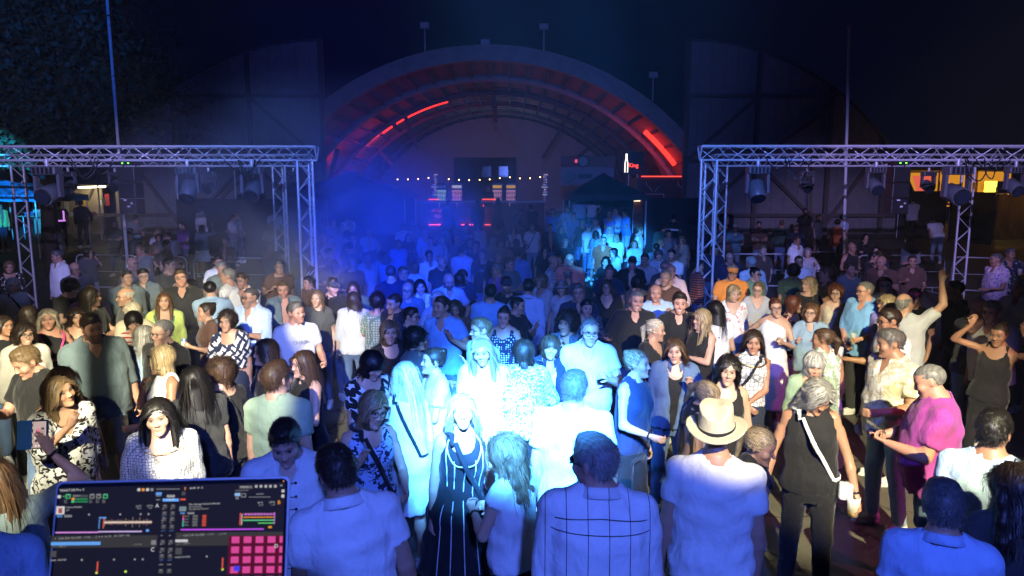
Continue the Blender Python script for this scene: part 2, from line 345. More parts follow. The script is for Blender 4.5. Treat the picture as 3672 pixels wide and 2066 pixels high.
# ---- torso profile: height share, half width, half depth, centre y (front is -y), metres at 1.75 m
TZ=[.455,.49,.53,.575,.615,.66,.71,.755,.79,.815,.835,.855,.875]
PROF={'m':([.135,.172,.176,.166,.158,.163,.175,.184,.184,.165,.112,.07,.055],
           [.085,.120,.122,.115,.110,.115,.122,.124,.116,.096,.076,.06,.055],
           [.005,.008,.008,-.004,-.012,-.010,-.006,0,.006,.012,.016,.016,.014]),
      'f':([.130,.178,.180,.158,.138,.142,.155,.163,.162,.142,.095,.06,.048],
           [.085,.122,.122,.105,.094,.098,.106,.110,.102,.084,.066,.052,.048],
           [.005,.012,.012,0,-.004,-.004,-.002,0,.006,.012,.016,.016,.014])}
BELLY=np.array([0,.3,.7,1,1,.9,.55,.35,.25,.2,.15,.1,.05])

class Pose: pass
def ik(S,W,l1,l2,pole):
    d=W-S; D=np.linalg.norm(d); D=min(max(D,.12),(l1+l2)*.995); u=unit(d); W=S+u*D
    a=(l1*l1-l2*l2+D*D)/(2*D); hgt=math.sqrt(max(l1*l1-a*a,1e-6))
    p=pole-u*(pole@u); p=unit(p)
    return S+u*a+p*hgt,W
#            out    fwd    up    | hand curl, palm dir(out,fwd,up), elbow pole(out,fwd,up), finger dir override or None
ARMS={'d':((.06,.05,-.535),.45,(-1,.1,0),(.3,-1,0),None),
      'w':((.13,.10,-.50),.4,(-1,.1,0),(.6,-1,0),None),
      'h':((.05,.08,-.42),.6,(-1,0,0),(1,-.6,0),(-.5,.3,-.8)),
      'b':((.02,.30,-.30),.6,(-1,0,.1),(.5,-.7,-.8),None),
      'c':((-.03,.29,-.16),.75,(-1,.1,.0),(.6,-.2,-1),(-.3,.5,.8)),
      'x':((-.21,.19,-.25),.4,(.1,-1,.1),(.8,.1,-1),(-1,.05,.05)),
      'k':((-.14,.24,-.42),.5,(-.2,-1,0),(.8,-.3,-.4),(-.8,.3,-.3)),
      'p':((-.06,.36,.06),.7,(-.5,-.6,0),(.7,.2,-1),(-.2,.1,1)),
      'q':((-.08,.26,.14),.7,(-.5,-.6,0),(.9,.1,-.8),(-.3,.1,1)),
      'u':((.16,.08,.46),.12,(0,1,0),(1,-.1,0),(.05,.0,1)),
      'v':((.10,.20,.27),.2,(-.3,1,0),(1,.2,-.6),(0,.1,1)),
      'f':((-.09,.20,-.02),.7,(-.6,-.6,0),(.6,.3,-1),(-.3,-.2,.9)),
      'o':((.14,.28,-.22),.2,(-.3,.1,1),(.4,-.5,-1),(.3,1,.2)),
      'n':((-.02,.24,-.10),.15,(-.3,1,0),(.6,.1,-1),(0,.2,1)),
      't':((-.10,.30,-.26),.8,(-.4,.0,.6),(.6,-.2,-1),(-.5,.8,.2)),
      'g':((.10,.42,.04),.7,(-1,0,0),(.5,0,-1),(0,.6,.8))}

def hand_prims(W,fd,pn,s,curl,side,point=False):
    """palm and five fingers as capsules"""
    fd=unit(fd); pn=unit(pn-fd*(pn@fd)); sd=np.cross(pn,fd)*(-side)      # towards the thumb
    out=[]
    k0=W+fd*.025*s; k1=W+fd*.085*s
    for o,r in ((.024,.0145),(.008,.0150),(-.008,.0150),(-.023,.0135)):
        out.append((k0+sd*o*.75*s,k1+sd*o*s,r*s,.0125*s,.008))
    for i,(o,l) in enumerate(((.027,.072),(.009,.080),(-.009,.074),(-.026,.058))):
        c=curl*1.15 if not (point and i==0) else .05
        p=k1+sd*o*s; d=unit(fd+sd*o*(4.5 if curl<.3 else 1.2)); ang=0
        for seg,f in enumerate((.45,.31,.24)):
            ang+=c*(1.0,1.1,.7)[seg]
            dd=unit(d*math.cos(ang)+pn*math.sin(ang)); q=p+dd*l*f*s
            out.append((p,q,(.0092-.001*seg)*s,(.0084-.001*seg)*s,.0035)); p=q
    p=W+fd*.030*s+sd*.022*s; d=unit(fd*.75+sd*(.75-.3*curl)+pn*(.25+.4*curl))
    q=p+d*.042*s; out.append((p,q,.0135*s,.0105*s,.008))
    d2=unit(d*.8+fd*.3+pn*curl*.5); r=q+d2*.032*s; out.append((q,r,.0102*s,.0085*s,.004))
    return out

def make_pose(sp):
    P=Pose(); H=sp['H']; s=H/1.75; f=sp['sex']=='f'; P.s=s; P.H=H; P.f=f
    fat=sp.get('fat',0)
    A,B,C=[np.array(q)*s for q in PROF['f' if f else 'm']]
    slim=1+.09*fat
    A=A*slim+BELLY*.035*fat*s; B=B*slim+BELLY*.05*fat*s; C=C-BELLY*.03*max(fat,0)*s
    P.A,P.B,P.C,P.Z=A,B,C,np.array(TZ)*H
    rng=random.Random(sp['seed'])
    hip=V(0,.005,.53*H); lean=math.radians(sp.get('lean',0)+rng.uniform(0,4)); side=math.radians(sp.get('tilt',0)+rng.uniform(-2.5,2.5))
    P.R=rot_x(lean)@rot_y(side); P.hip=hip
    P.up=lambda p: P.R@(np.array(p,float)-hip)+hip
    sh=(.155 if f else .178)*s*(1+.05*fat); P.sh=sh
    P.fat=fat
    arms={}
    for sd,key in ((-1,'aR'),(1,'aL')):
        S=V(sd*sh,.012*s,.808*H)
        tgt,curl,pn,pole,fd=ARMS[sp[key]]
        j=lambda q: q+rng.uniform(-.022,.022)
        off=V(sd*(j(tgt[0])+.02*fat),-j(tgt[1])-.02*max(fat,0)*(sp[key] not in 'dwh'),j(tgt[2]))*s
        E,W=ik(S,S+off,.292*s,.250*s,V(sd*pole[0],-pole[1],pole[2]))
        fdir=unit(W-E) if fd is None else unit(V(sd*fd[0],-fd[1],fd[2])*.75+unit(W-E)*.35)
        pnv=V(sd*pn[0],-pn[1],pn[2])
        S,E,W=P.up(S),P.up(E),P.up(W)
        arms[sd]=(S,E,W,P.R@fdir,P.R@pnv,curl)
    P.arms=arms
    # legs
    st=sp.get('stance',.11); P.legs={}
    for sd in (-1,1):
        hp=V(sd*.088*s,.008,.50*H); fy=rng.uniform(-.07,.07); fx=sd*(st*s+rng.uniform(-.01,.03))
        an=V(fx,fy+.015,.075*s); kn=(hp+an)/2+V(sd*.004,-.022-.03*abs(fy),-.005); kn[2]=.277*H
        P.legs[sd]=(hp,kn,an,rng.uniform(.05,.35)*sd)
    # head
    P.hs=sp.get('hs',1.0)*(1.0 if not f else .955)*(.55+.45*s)
    P.hx=(rng.uniform(.94,1.04),rng.uniform(.97,1.03),rng.uniform(.96,1.05)); P.fv=tuple(rng.uniform(-1,1) for _ in range(5))
    nb=V(0,.018*s,.845*H); P.neck0=P.up(nb)
    P.neck0b=P.up(V(0,.015*s,.80*H))
    hy=math.radians(sp.get('hrel',0)); hp_=math.radians(-sp.get('hp',0)); hr=math.radians(sp.get('hroll',0))
    RL=rot_z(hy)@rot_x(hp_)@rot_y(hr)
    P.RH=(rot_z(math.radians(0))@RL) if abs(sp.get('lean',0))<1 else P.R@RL
    piv=P.up(V(0,.010*s,.868*H))
    P.HC=piv+P.RH@V(0,-.026,.082+.013)*P.hs
    P.neck1=piv+P.RH@V(0,-.012,.03)*P.hs
    return P

def torso(F,P,t=0,loose=0,hem=None,k=.02,top=None):
    z1=P.Z[-1] if top is None else top; z0=P.Z[0] if hem is None else hem
    g=F.sub((-.5,-.45,z0-.25),(.5,.45,z1+.2))
    if g is None: return None
    sl,X,Y,Z=g
    R=P.R; h=P.hip
    x=R[0,0]*(X-h[0])+R[1,0]*(Y-h[1])+R[2,0]*(Z-h[2])+h[0]
    y=R[0,1]*(X-h[0])+R[1,1]*(Y-h[1])+R[2,1]*(Z-h[2])+h[1]
    z=R[0,2]*(X-h[0])+R[1,2]*(Y-h[1])+R[2,2]*(Z-h[2])+h[2]
    low=np.clip((.56*P.H-z)/(.10*P.H),0,1) if abs(P.R[2,1])>.05 else 0
    A=P.A+t; B=P.B+t; C=P.C.copy()
    if t and top is None: A[:4]+=.010; B[:4]+=.010
    if loose:
        k_=np.clip((.78*P.H-P.Z)/(.12*P.H),0,1)
        mA=np.maximum.accumulate(A[::-1])[::-1]; A=A+(mA-A)*k_*loose+.012*loose*k_
        mx=max(A[:7].max(),A[7]*.97); A=np.where(k_>0,A+(mx-A)*k_*loose*.7,A); B=np.where(k_>0,B+(B[:8].max()-B)*k_*loose*.75,B)
        A[0]=A[1]; B[0]=B[1]
    a=np.interp(z,P.Z,A); b=np.interp(z,P.Z,B); yc=np.interp(z,P.Z,C)
    q=((np.abs(x)/a)**2.35+(np.abs(y-yc)/b)**2.35)**(1/2.35)
    d=(q-1)*np.minimum(a,b)*.93
    d=np.maximum(d,np.maximum(z0-z,z-z1))
    F.put(sl,d,k)
    return sl,x,y,z

def arm_prims(P,t=0):
    s=P.s; g=(.90 if P.f else 1.05)*(1+.12*P.fat)
    out=[]
    for sd,(S,E,W,fd,pn,curl) in P.arms.items():
        m=E+(W-E)*.28
        out.append((sd,[(S,E,.050*s*g+t,.038*s*g+t),(E,m,.038*s*g+t,.040*s*g+t),(m,W,.040*s*g+t,.0255*s*g+t)]))
    return out
def shoulders(F,P,t=0,k=.03,delt=True):
    s=P.s; r=(.050 if P.f else .057)*s*(1+.08*P.fat)
    for sd in (-1,1):
        S=P.arms[sd][0]
        if delt: F.ell(S+P.R@V(-sd*.012,0,-.008)*s,(r+t,r+t,r+t),k)
        F.cap(P.up(V(sd*.035*s,.022*s,.852*P.H)),P.up(V(sd*(P.sh-.02*s),.016*s,.812*P.H)),.036*s+t,.045*s+t,k)
def bust(F,P,t=0):
    if P.f:
        for sd in (-1,1):
            F.ell(P.up(V(sd*.070*P.s,-.075*P.s-.01*P.fat,.728*P.H)),V(.060,.058,.058)*P.s*(1+.12*P.fat)+t,.035)

def body_mesh(sp,P,hb,hh,hhand,skin,tones):
    s=P.s; H=P.H
    pts=[P.HC]+[q for a in P.arms.values() for q in a[:3]]
    lo=np.min(pts,0)-.22; hi=np.max(pts,0)+.22
    lo=np.minimum(lo,[-.30,-.28,0]); lo[2]=-.01; hi=np.maximum(hi,[.30,.25,0])
    boxes=[]
    hr=.158*P.hs
    boxes.append((P.HC-V(hr*.9,hr,hr*1.02),P.HC+V(hr*.9,hr,hr*.95),hh,'head'))
    hd={}
    for sd,(S,E,W,fd,pn,curl) in P.arms.items():
        hd[sd]=hand_prims(W,fd,pn,s*(.93 if P.f else 1.02),curl,sd,sp.get('point')==sd)
        if hhand:
            q=np.array([p for pr in hd[sd] for p in pr[:2]]); boxes.append((q.min(0)-.022,q.max(0)+.022,hhand,sd))
    if sp.get('armres'):
        for sd,(S,E,W,fd,pn,curl) in P.arms.items():
            for a,b in ((S+(E-S)*.45,E),(E,W)):
                boxes.append((np.minimum(a,b)-.062*s,np.maximum(a,b)+.062*s,sp['armres'],'arm'))
    allv=[];allq=[];allc=[];nv=0
    def build(F,full):
        torso(F,P,0,k=.02); shoulders(F,P,0); bust(F,P,0)
        nr=(.045 if P.f else .055)*s*(1+.10*P.fat)
        F.cap(P.neck0b,P.neck0,nr*1.2,nr*1.06,.025); F.cap(P.neck0,P.neck1,nr*1.08,nr,.025)
        for sd,pr in arm_prims(P):
            for a,b,r1,r2 in pr: F.cap(a,b,r1,r2,.012)
        for sd,(hp,kn,an,fy) in P.legs.items():
            F.cap(hp,kn,.086*s*(1+.1*P.fat),.054*s,.03); c=kn+(an-kn)*.3+V(0,.012,0)
            F.cap(kn,c,.052*s,.055*s,.02); F.cap(c,an,.053*s,.036*s,.02)
            ft=rot_z(fy)@V(0,-1,0); F.cap(an+V(0,.02,-.035*s),an+ft*.15*s+V(0,0,-.048*s),.036*s,.024*s,.02)
        for sd in hd:
            for a,b,r1,r2,k in hd[sd]:
                F.cap(a,b,r1,r2,k if full else .02)
        hb_=hr+.02; g=F.sub(P.HC-hb_,P.HC+hb_)
        if g is not None:
            sl,X,Y,Z=g; R=P.RH; i=1/P.hs; x0,y0,z0=X-P.HC[0],Y-P.HC[1],Z-P.HC[2]
            x=(R[0,0]*x0+R[1,0]*y0+R[2,0]*z0)*i; y=(R[0,1]*x0+R[1,1]*y0+R[2,1]*z0)*i; z=(R[0,2]*x0+R[1,2]*y0+R[2,2]*z0)*i
            if full: d=head_sdf(x/P.hx[0],y/P.hx[1],z/P.hx[2],float(P.f),P.fat*.6,True,0,P.fv)
            else: d=sd_ell(x,y,z,(0,0,0),(.07,.09,.11))
            F.put(sl,d*P.hs,.012)
    F=Field(lo,hi,hb); build(F,False)
    X=F.ax[0][:,None,None]; Y=F.ax[1][None,:,None]; Z=F.ax[2][None,None,:]
    F.F+=(.007*np.clip((.795*H-Z)/.05,0,1)*np.clip((P.sh-np.abs(X))/.03,0,1)+0*Y).astype(np.float32)       # skin stays under the cloth
    sh=hb*1.55
    v,q=F.mesh([(b[0]+sh,b[1]-sh) for b in boxes]); allv.append(v); allq.append(q); allc.append(np.repeat(np.array(skin)[None],len(v),0)); nv=len(v)
    for lo_,hi_,h,kind in boxes:
        F=Field(lo_,hi_,h); build(F,kind!='arm')
        done=[] if kind=='head' else [(b[0]+h,b[1]-h) for b in boxes if b[2]<h]
        v,q=F.mesh(done); c=np.repeat(np.array(skin)[None],len(v),0)
        if kind=='head':
            loc=((v-P.HC)@P.RH)/P.hs/np.array(P.hx)
            m=np.linalg.norm(loc,axis=1)<.165
            c[m]=head_tone(loc[m],skin,**tones)
        allv.append(v); allq.append(q+nv); allc.append(c); nv+=len(v)
    return np_mesh('body',np.concatenate(allv),np.concatenate(allq),col=np.concatenate(allc))

def wrinkle(F,rng,amp):
    X=F.ax[0][:,None,None]; Y=F.ax[1][None,:,None]; Z=F.ax[2][None,None,:]
    d=0
    for i in range(4):
        kx,ky,kz=rng.uniform(-22,22),rng.uniform(-22,22),rng.uniform(-45,45)
        d=d+np.sin(kx*X+ky*Y+kz*Z+rng.uniform(0,6))*np.sin(rng.uniform(6,14)*Z+rng.uniform(-9,9)*X+rng.uniform(0,6))
    F.F+=(d*amp*.5).astype(np.float32)

def cut_neck(F,P,sl,x,y,z,kind):
    s=P.s; H=P.H
    r=np.sqrt(x**2+(y-.016*s)**2)
    nz=.832*H
    def sub(d,k=.006): F.cut(sl,-d,k)
    R0=(.066 if P.f else .074)*s
    if kind in('crew','collar'):
        sub(np.maximum(r-R0,nz-.006*s+ (y*.35) -z))
    elif kind=='v':
        sub(np.maximum(r-R0*1.12,nz-.010*s+y*.4-z))
        sub(np.maximum(np.maximum(np.abs(x)-(z-.735*H)*.62,y),.735*H-z))
    elif kind=='vshort':
        sub(np.maximum(r-R0*1.02,nz-.004*s+y*.35-z))
        sub(np.maximum(np.maximum(np.abs(x)-(z-.772*H)*.45,y),.772*H-z))
    elif kind=='scoop':
        sub(sd_ell(x,y,z,(0,-.10*s,.825*H),(.085*s,.12*s,.085*s))); sub(np.maximum(r-R0*1.35,nz-.02*s-z))
    elif kind=='tank':
        sub(sd_ell(x,y,z,(0,-.10*s,.835*H),(.092*s,.13*s,.11*s))); sub(sd_ell(x,y,z,(0,.08*s,.84*H),(.09*s,.10*s,.09*s)))
    elif kind=='strap':
        sub(np.maximum(z-.765*H+np.abs(np.abs(x)-.075*s)*0,.012*s-np.abs(np.abs(x)-.078*s)))
    elif kind=='one':
        sub(np.maximum(r-R0,nz-z)); sub((.845*H-.36*(x+.13*s))-z)
    elif kind=='boat':
        sub(np.maximum(sd_ell(x,y,z,(0,0,.86*H),(.13*s,.2*s,.075*s)),-1))
    elif kind=='open':
        sub(np.maximum(r-R0*1.1,nz-.008*s+y*.4-z)); sub(np.maximum(np.maximum(np.abs(x)-.028*s-(z-.60*H)*.10,y+.01),.40*H-z))

def top_mesh(sp,P,h):
    """shirt, blouse, jacket, vest or dress as one garment"""
    s=P.s; H=P.H; kind=sp['top']; rng=random.Random(sp['seed']+7)
    neck,sleeve,loose,t,hem,collar=GARMENT[kind]
    hemz=hem*H
    skirt=kind in('dress','maxi','shiftdress')
    pts=[q for a in P.arms.values() for q in a[:3]]
    lo=np.minimum(np.min(pts,0)-.13,[-.32,-.30,0]); hi=np.maximum(np.max(pts,0)+.13,[.32,.26,0]); 
    if skirt: lo=np.minimum(lo,[-.42,-.36,0]); hi=np.maximum(hi,[.42,.36,0]); 
    hz={'dress':.27,'maxi':.07,'shiftdress':.30}.get(kind,hem)*H
    lean=abs(sp.get('lean',0))>8
    lo[2]=hz-.06-(.15 if lean else 0); hi[2]=max(np.max([a[0][2] for a in P.arms.values()])+.13,*( [a[1][2]+.1 for a in P.arms.values()] if sleeve>0 else [0]),*([a[2][2]+.1 for a in P.arms.values()] if sleeve>1 else [0]))
    F=Field(lo,hi,h)
    r=torso(F,P,t,loose,hemz,k=.02)
    sl,x,y,z=r
    shoulders(F,P,t,delt=sleeve>0); bust(F,P,t)
    if sleeve<=0:
        for sd in (-1,1):
            c=.085 if sleeve<0 else .072
            F.cap(P.arms[sd][0]+P.R@V(sd*.030*s,0,-.10*s),P.arms[sd][0]+P.R@V(sd*.030*s,0,.08*s),c*.72*s,c*s,.006,carve=True)
    if skirt:
        g=F.sub((-.45,-.4,hz-.03),(.45,.4,.64*H))
        sl2,X,Y,Z=g; tt=np.clip((.62*H-Z)/(.62*H-hz),0,1); fl={'dress':.10,'maxi':.17,'shiftdress':.06}[kind]*s
        hip=np.interp(Z,P.Z,P.A+t+.012); a=np.maximum(hip,(P.A[2]+t)*np.clip(tt*4,0,1))+fl*tt; b=np.interp(Z,P.Z,P.B+t+.012); b=np.maximum(b,(P.B[2]+t)*np.clip(tt*4,0,1))+fl*tt
        th=np.arctan2(Y,X); ph=rng.uniform(0,6); fold=1+.035*tt*np.sin(th*9+ph+3*np.sin(th*2+ph))+.02*tt*np.sin(th*15+ph*2)
        d=(np.sqrt((X/a)**2+((Y-.005)/b)**2)-fold)*np.minimum(a,b)*.95
        F.put(sl2,np.maximum(d,np.maximum(hz-Z,Z-.61*H)),.025)
    cut_neck(F,P,sl,x,y,z,neck)
    if sleeve>0:
        for sd,pr in arm_prims(P):
            ts=t+.003*s+(.014*s if sleeve==1.25 else 0)
            (S,E,r1,r2),(E1,M,r3,r4),(M1,W,r5,r6)=pr
            if sleeve<=1:
                end=S+(E-S)*sleeve; F.cap(S,E,r1+ts,max(r2,.045*s)+ts*1.15,.02,end=end)
            else:
                F.cap(S,E,r1+ts,r2+ts,.02)
                e=E+(W-E)*(.92 if sleeve>1.5 else .35)
                F.cap(E,W,r3+ts,r6+ts*.8+.006,.012,end=e)
    wrinkle(F,rng,.0068 if sleeve else .0035)
    g=F.sub((-2,-2,0),(2,2,3)); X,Y,Z=g[1:]; th=np.arctan2(Y-.01,X); ph=rng.uniform(0,6); lw=np.clip((.74*H-Z)/(.25*H),0,1)
    F.F+=((np.sin(th*11+ph+2.2*np.sin(Z*9+ph))+.6*np.sin(th*19-ph*2+3*np.sin(Z*6)))*lw*(.0045*max(loose,.25))).astype(np.float32)
    v,q=F.mesh()
    return np_mesh('top',v,q)

GARMENT={ # neck, sleeve length (1 = elbow, 2 = wrist), looseness, thickness, hem height, collar
 'tee':('crew',.62,.55,.014,.485,0),'teeL':('crew',.72,.9,.018,.465,0),'polo':('vshort',.58,.5,.014,.49,1),'shirt':('vshort',1.9,.8,.017,.47,1),
 'shirtS':('vshort',.70,.85,.018,.475,1),'roll':('vshort',1.3,.85,.018,.465,1),'jacket':('open',1.9,.7,.024,.50,1),'blouse':('v',1.25,.9,.018,.48,0),
 'blouseS':('v',.6,.8,.016,.49,0),'long':('crew',1.9,.5,.014,.49,0),'tank':('tank',-.1,.35,.010,.50,0),'vest':('crew',0,.45,.012,.50,0),
 'capsl':('crew',.22,.4,.013,.52,0),'strap':('strap',-.1,.3,.010,.50,0),'one':('one',-.1,.3,.010,.53,0),'dress':('tank',-.1,.1,.010,.47,0),
 'maxi':('scoop',-.1,.1,.010,.47,0),'shiftdress':('scoop',0,.3,.012,.47,0),'scoop':('scoop',.5,.5,.013,.49,0),'crop':('scoop',.8,.4,.013,.60,0),'cardi':('open',1.9,.9,.024,.46,0),
 'off':('boat',.9,.6,.016,.50,0)}

def collar_mesh(P,rng):
    s=P.s; R0=(.060 if P.f else .071)*s*(1+.07*P.fat); pr=[(0,-.010),(.002,.026),(.007,.030),(.013,.026),(.034,-.016),(.030,-.020),(.009,.014)]
    th=np.radians(np.linspace(-62,242,33)); v=[]
    for k,t in enumerate(th):
        e=min(k,32-k); tip=.020*max(0,1-e/3.0)
        for j,(dr,dz) in enumerate(pr):
            r=(R0+dr*s); y=.014*s+r*math.sin(t)*1.02; x=r*math.cos(t)
            z=.848*P.H+.26*(y-.014*s)+dz*s-(tip if j in(4,5) else 0); v.append(P.up(V(x,y-(tip*.8 if j in(4,5) else 0),z)))
    n=len(pr); f=[[k*n+j,k*n+(j+1)%n,(k+1)*n+(j+1)%n,(k+1)*n+j] for k in range(32) for j in range(n)]
    return np_mesh('collar',np.array(v),np.array(f))

def bottom_mesh(sp,P,h):
    s=P.s; H=P.H; kind=sp['bot']; rng=random.Random(sp['seed']+13)
    if kind in('skirt','midi'):
        hz=(.30 if kind=='skirt' else .16)*H; F=Field((-.38,-.34,hz-.04),(.38,.34,.62*H),h)
        g=F.sub((-1,-1,-1),(1,1,3)); sl,X,Y,Z=g; tt=np.clip((.605*H-Z)/(.605*H-hz),0,1)
        a=np.interp(Z,P.Z,P.A+.012); a=np.maximum(a,(P.A[2]+.012)*np.clip(tt*4,0,1))+.09*s*tt; b=np.interp(Z,P.Z,P.B+.012); b=np.maximum(b,(P.B[2]+.012)*np.clip(tt*4,0,1))+.08*s*tt
        th=np.arctan2(Y,X); ph=rng.uniform(0,6); n=22 if kind=='midi' else 12
        fold=1+.03*tt*np.sin(th*n+ph)+.03*tt*np.sin(th*3+ph)
        d=(np.sqrt((X/a)**2+((Y-.005)/b)**2)-fold)*np.minimum(a,b)*.95
        F.put(sl,np.maximum(d,np.maximum(hz-Z,Z-.605*H)),0)
    else:
        end={'shorts':.27,'hot':.38}.get(kind,.045)*H
        F=Field((-.36,-.30,end-.06),(.36,.28,.60*H),h)
        t=.012
        P2=P; R=P.R; P.R=np.eye(3); torso(F,P,t,0,k=.02,top=.585*H); P.R=R
        for sd,(hp,kn,an,fy) in P.legs.items():
            w={'wide':.035,'shorts':.026,'hot':.02}.get(kind,.010)*s
            F.cap(hp,kn,.088*s*(1+.1*P.fat)+w*.6,.058*s+w,.03); F.cap(kn,an+V(0,0,-.03),.058*s+w,.046*s+w,.02)
        wrinkle(F,rng,.0035)
        g=F.sub((-1,-1,-1),(1,1,3)); F.cut(g[0],np.maximum(end-g[3],g[3]-.583*H)+0*g[1]+0*g[2],.003)
    v,q=F.mesh()
    return np_mesh('trousers',v,q)

def shoe_mesh():
    F=Field((-.07,-.22,-.005),(.07,.10,.13),.008)
    F.cap((0,.035,.045),(0,-.12,.034),.040,.034,.02); F.cap((0,.03,.06),(0,.03,.10),.040,.036,.02); F.cap((0,-.02,.06),(0,-.10,.045),.034,.026,.02)
    g=F.sub((-1,-1,-1),(1,1,1)); F.cut(g[0],np.maximum(.002-g[3],g[3]-.105)+0*g[1]+0*g[2],.003)
    g=F.sub((-.06,-.18,0),(.06,.09,.03)); sl,X,Y,Z=g
    d=np.maximum(np.sqrt((X/.044)**2+((Y+.045)/.125)**2)*.044-.044,np.maximum(.001-Z,Z-.024)); F.put(sl,d,.004)
    v,q=F.mesh(); return np_mesh('shoe',v,q)

# ---- hair
HLY=[-.12,-.088,-.066,-.046,-.026,-.006,.006,.028,.045,.12]
HLZ=[.075,.068,.056,.034,-.012,-.012,.032,.028,-.045,-.062]
def hairline(y,x,recede=0):
    z=np.interp(y,HLY,HLZ)
    if recede: z=z+recede*np.clip((-.01-y)/.05,0,1)*(.055 if recede<1 else .07)*np.clip(.35+np.abs(x)/.05,0,1)
    return z
def hair_mesh(style,nst,seed,h):
    rng=np.random.default_rng(seed)
    F=Field((-.16,-.17,-.52 if style in('long','longfront','wavy') else -.20),(.16,.24,.22),h)
    g=F.sub((-1,-1,-1),(1,1,1)); sl,X,Y,Z=g; o=0*X*Y*Z; x,y,z=X+o,Y+o,Z+o; ax=np.abs(x)
    sc=lambda t,dz=0: sd_ell(x,y,z,SC_C+V(0,0,dz),SC_R+t)
    n3=lambda f,a: (np.sin(x*f+1.3)*np.sin(y*f*.9+.7)+np.sin(z*f*1.1+2)*np.sin(x*f*.7+y*f*.5))*a
    rec={'reced':.8,'balding':1.0}.get(style,0)
    hl=hairline(y,x,rec)
    L=0
    if style in('short','quiff','reced','buzz','spiky'):
        t={'short':.013,'quiff':.012,'reced':.010,'buzz':.006,'spiky':.012}[style]
        d=sc(t)
        if style=='quiff': d=smin(d,sd_ell(x,y,z,(0,-.045,.105),(.058,.045,.026)),.03)
        if style in('short','spiky'): d=smin(d,sd_ell(x,y,z,(0,-.02,.108),(.058,.06,.020)),.03)
        side=np.clip((.045-z)/.06,0,1)*(.006 if style!='buzz' else .001); d=d+side
        d=np.maximum(d+n3(120,.0012),hl-z)
        d=np.maximum(d,-sd_ell(ax,y,z,(.078,.010,0),(.02,.024,.036)))
        d=np.maximum(d,-sd_ell(x,y,z,(0,-.105,-.005),(.066,.05,.068)))
    elif style=='balding':
        d=np.maximum(sc(.007),np.maximum(hl-z,z-.068+.25*np.clip(-y,0,1)))
        d=np.maximum(d,-sd_ell(ax,y,z,(.078,.010,0),(.02,.024,.036))); d=np.maximum(d,-(y+.035))
    else:
        t={'bob':.020,'long':.014,'longfront':.014,'wavy':.022,'curly':.032,'pony':.008,'bun':.008,'pixie':.020,'fringe':.020,'mop':.024}[style]
        d=sc(t)
        if style in('bob','fringe','mop','pixie'):
            zl={'bob':-.125,'fringe':-.11,'mop':-.05,'pixie':-.06}[style]
            b=sd_cap(x*.92,y,z,(0,.022,.03),(0,.018,zl+.05),.092,.086); b=np.maximum(b,zl-z+.02*np.sin(x*40)); d=smin(d,b,.03)
        if style in('long','longfront','wavy'):
            zl=-.34 if style!='wavy' else -.24
            b=np.maximum((np.sqrt((x/(.094+.03*(style=='wavy')))**2+((y-.055-.12*np.clip(-.02-z,0,.25))/.046)**2)-1)*.045,np.maximum(zl-z+.03*np.sin(x*33),z-.03)); d=smin(d,b,.035)
            c=sd_cap(ax,y,z,(.080,.012,.03),(.094,.012,-.10),.014,.014); d=smin(d,c,.02)
            if style=='longfront':
                c=sd_cap(ax,y,z,(.088,-.005,-.06),(.085,-.070,-.27),.030,.022); d=smin(d,c,.03)
        if style=='curly':
            d=smin(d,sd_ell(x,y,z,(0,.03,.0),(.105,.09,.10)),.03); d=d+n3(95,.005)
        if style=='wavy': d=d+n3(60,.004)
        if style in('pony','bun'):
            d=np.maximum(d,hl-z+.01)
            if style=='bun': d=smin(d,sd_ell(x,y,z,(0,.085,.095),(.04,.04,.036))+n3(90,.003),.012)
            else:
                d=smin(d,sd_cap(x,y,z,(0,.10,.05),(0,.145,.0),.026,.034),.015); d=smin(d,sd_cap(x,y,z,(0,.145,.0),(0,.135,-.15),.034,.014),.015)
            d=np.maximum(d,-sd_ell(ax,y,z,(.080,.004,-.006),(.018,.020,.030)))
        # face opening
        if style in('fringe','mop'): fo=sd_ell(x,y,z,(0,-.115,-.055),(.064,.075,.088))
        elif style=='pixie': fo=smin(sd_ell(x,y,z,(0,-.115,-.02),(.066,.075,.075)),sd_ell(ax,y,z,(.08,-.05,-.05),(.03,.035,.04)),.01)
        else: fo=sd_ell(x,y,z,(.010,-.118,-.008),(.070,.082,.090))
        fo=smin(fo,np.maximum(sd_cap(x,y,z,(0,-.12,-.05),(0,-.13,-.4),.070,.085),-1),.02)
        d=np.maximum(d,-fo)
    F.F[:]=d
    v,q=F.mesh(); tone=np.full(len(v),.22); tone+=.18*np.sin(v[:,0]*300+v[:,1]*110)*np.sin(v[:,0]*170-v[:,1]*90)  # mass darker than the strands: shade between strands put into the tone
    quads=[q]; vs=[v]; tn=[tone]; nv=len(v)
    # strands over the mass
    if nst and style!='buzz':
        m=0; P0=[]
        while m<nst:
            u=rng.normal(size=(nst*3,3)); u/=np.linalg.norm(u,axis=1)[:,None]
            p=SC_C+u*(SC_R+.006)
            ok=(p[:,2]>hairline(p[:,1],p[:,0],rec)-.004)&(p[:,2]>-.065)&~((np.abs(p[:,0])>.06)&(np.abs(p[:,1]-.01)<.02)&(p[:,2]<.03))
            if style=='balding': ok&=(p[:,2]<.066)&(p[:,1]>-.03)
            p=p[ok]; P0.append(p); m+=len(p)
        p=np.concatenate(P0)[:nst]; n=len(p)
        nr=(p-SC_C)/SC_R**2; nr/=np.linalg.norm(nr,axis=1)[:,None]
        jit=rng.normal(size=(n,3))
        big=style in('long','longfront','wavy','bob','fringe','mop','curly','pixie','pony','bun')
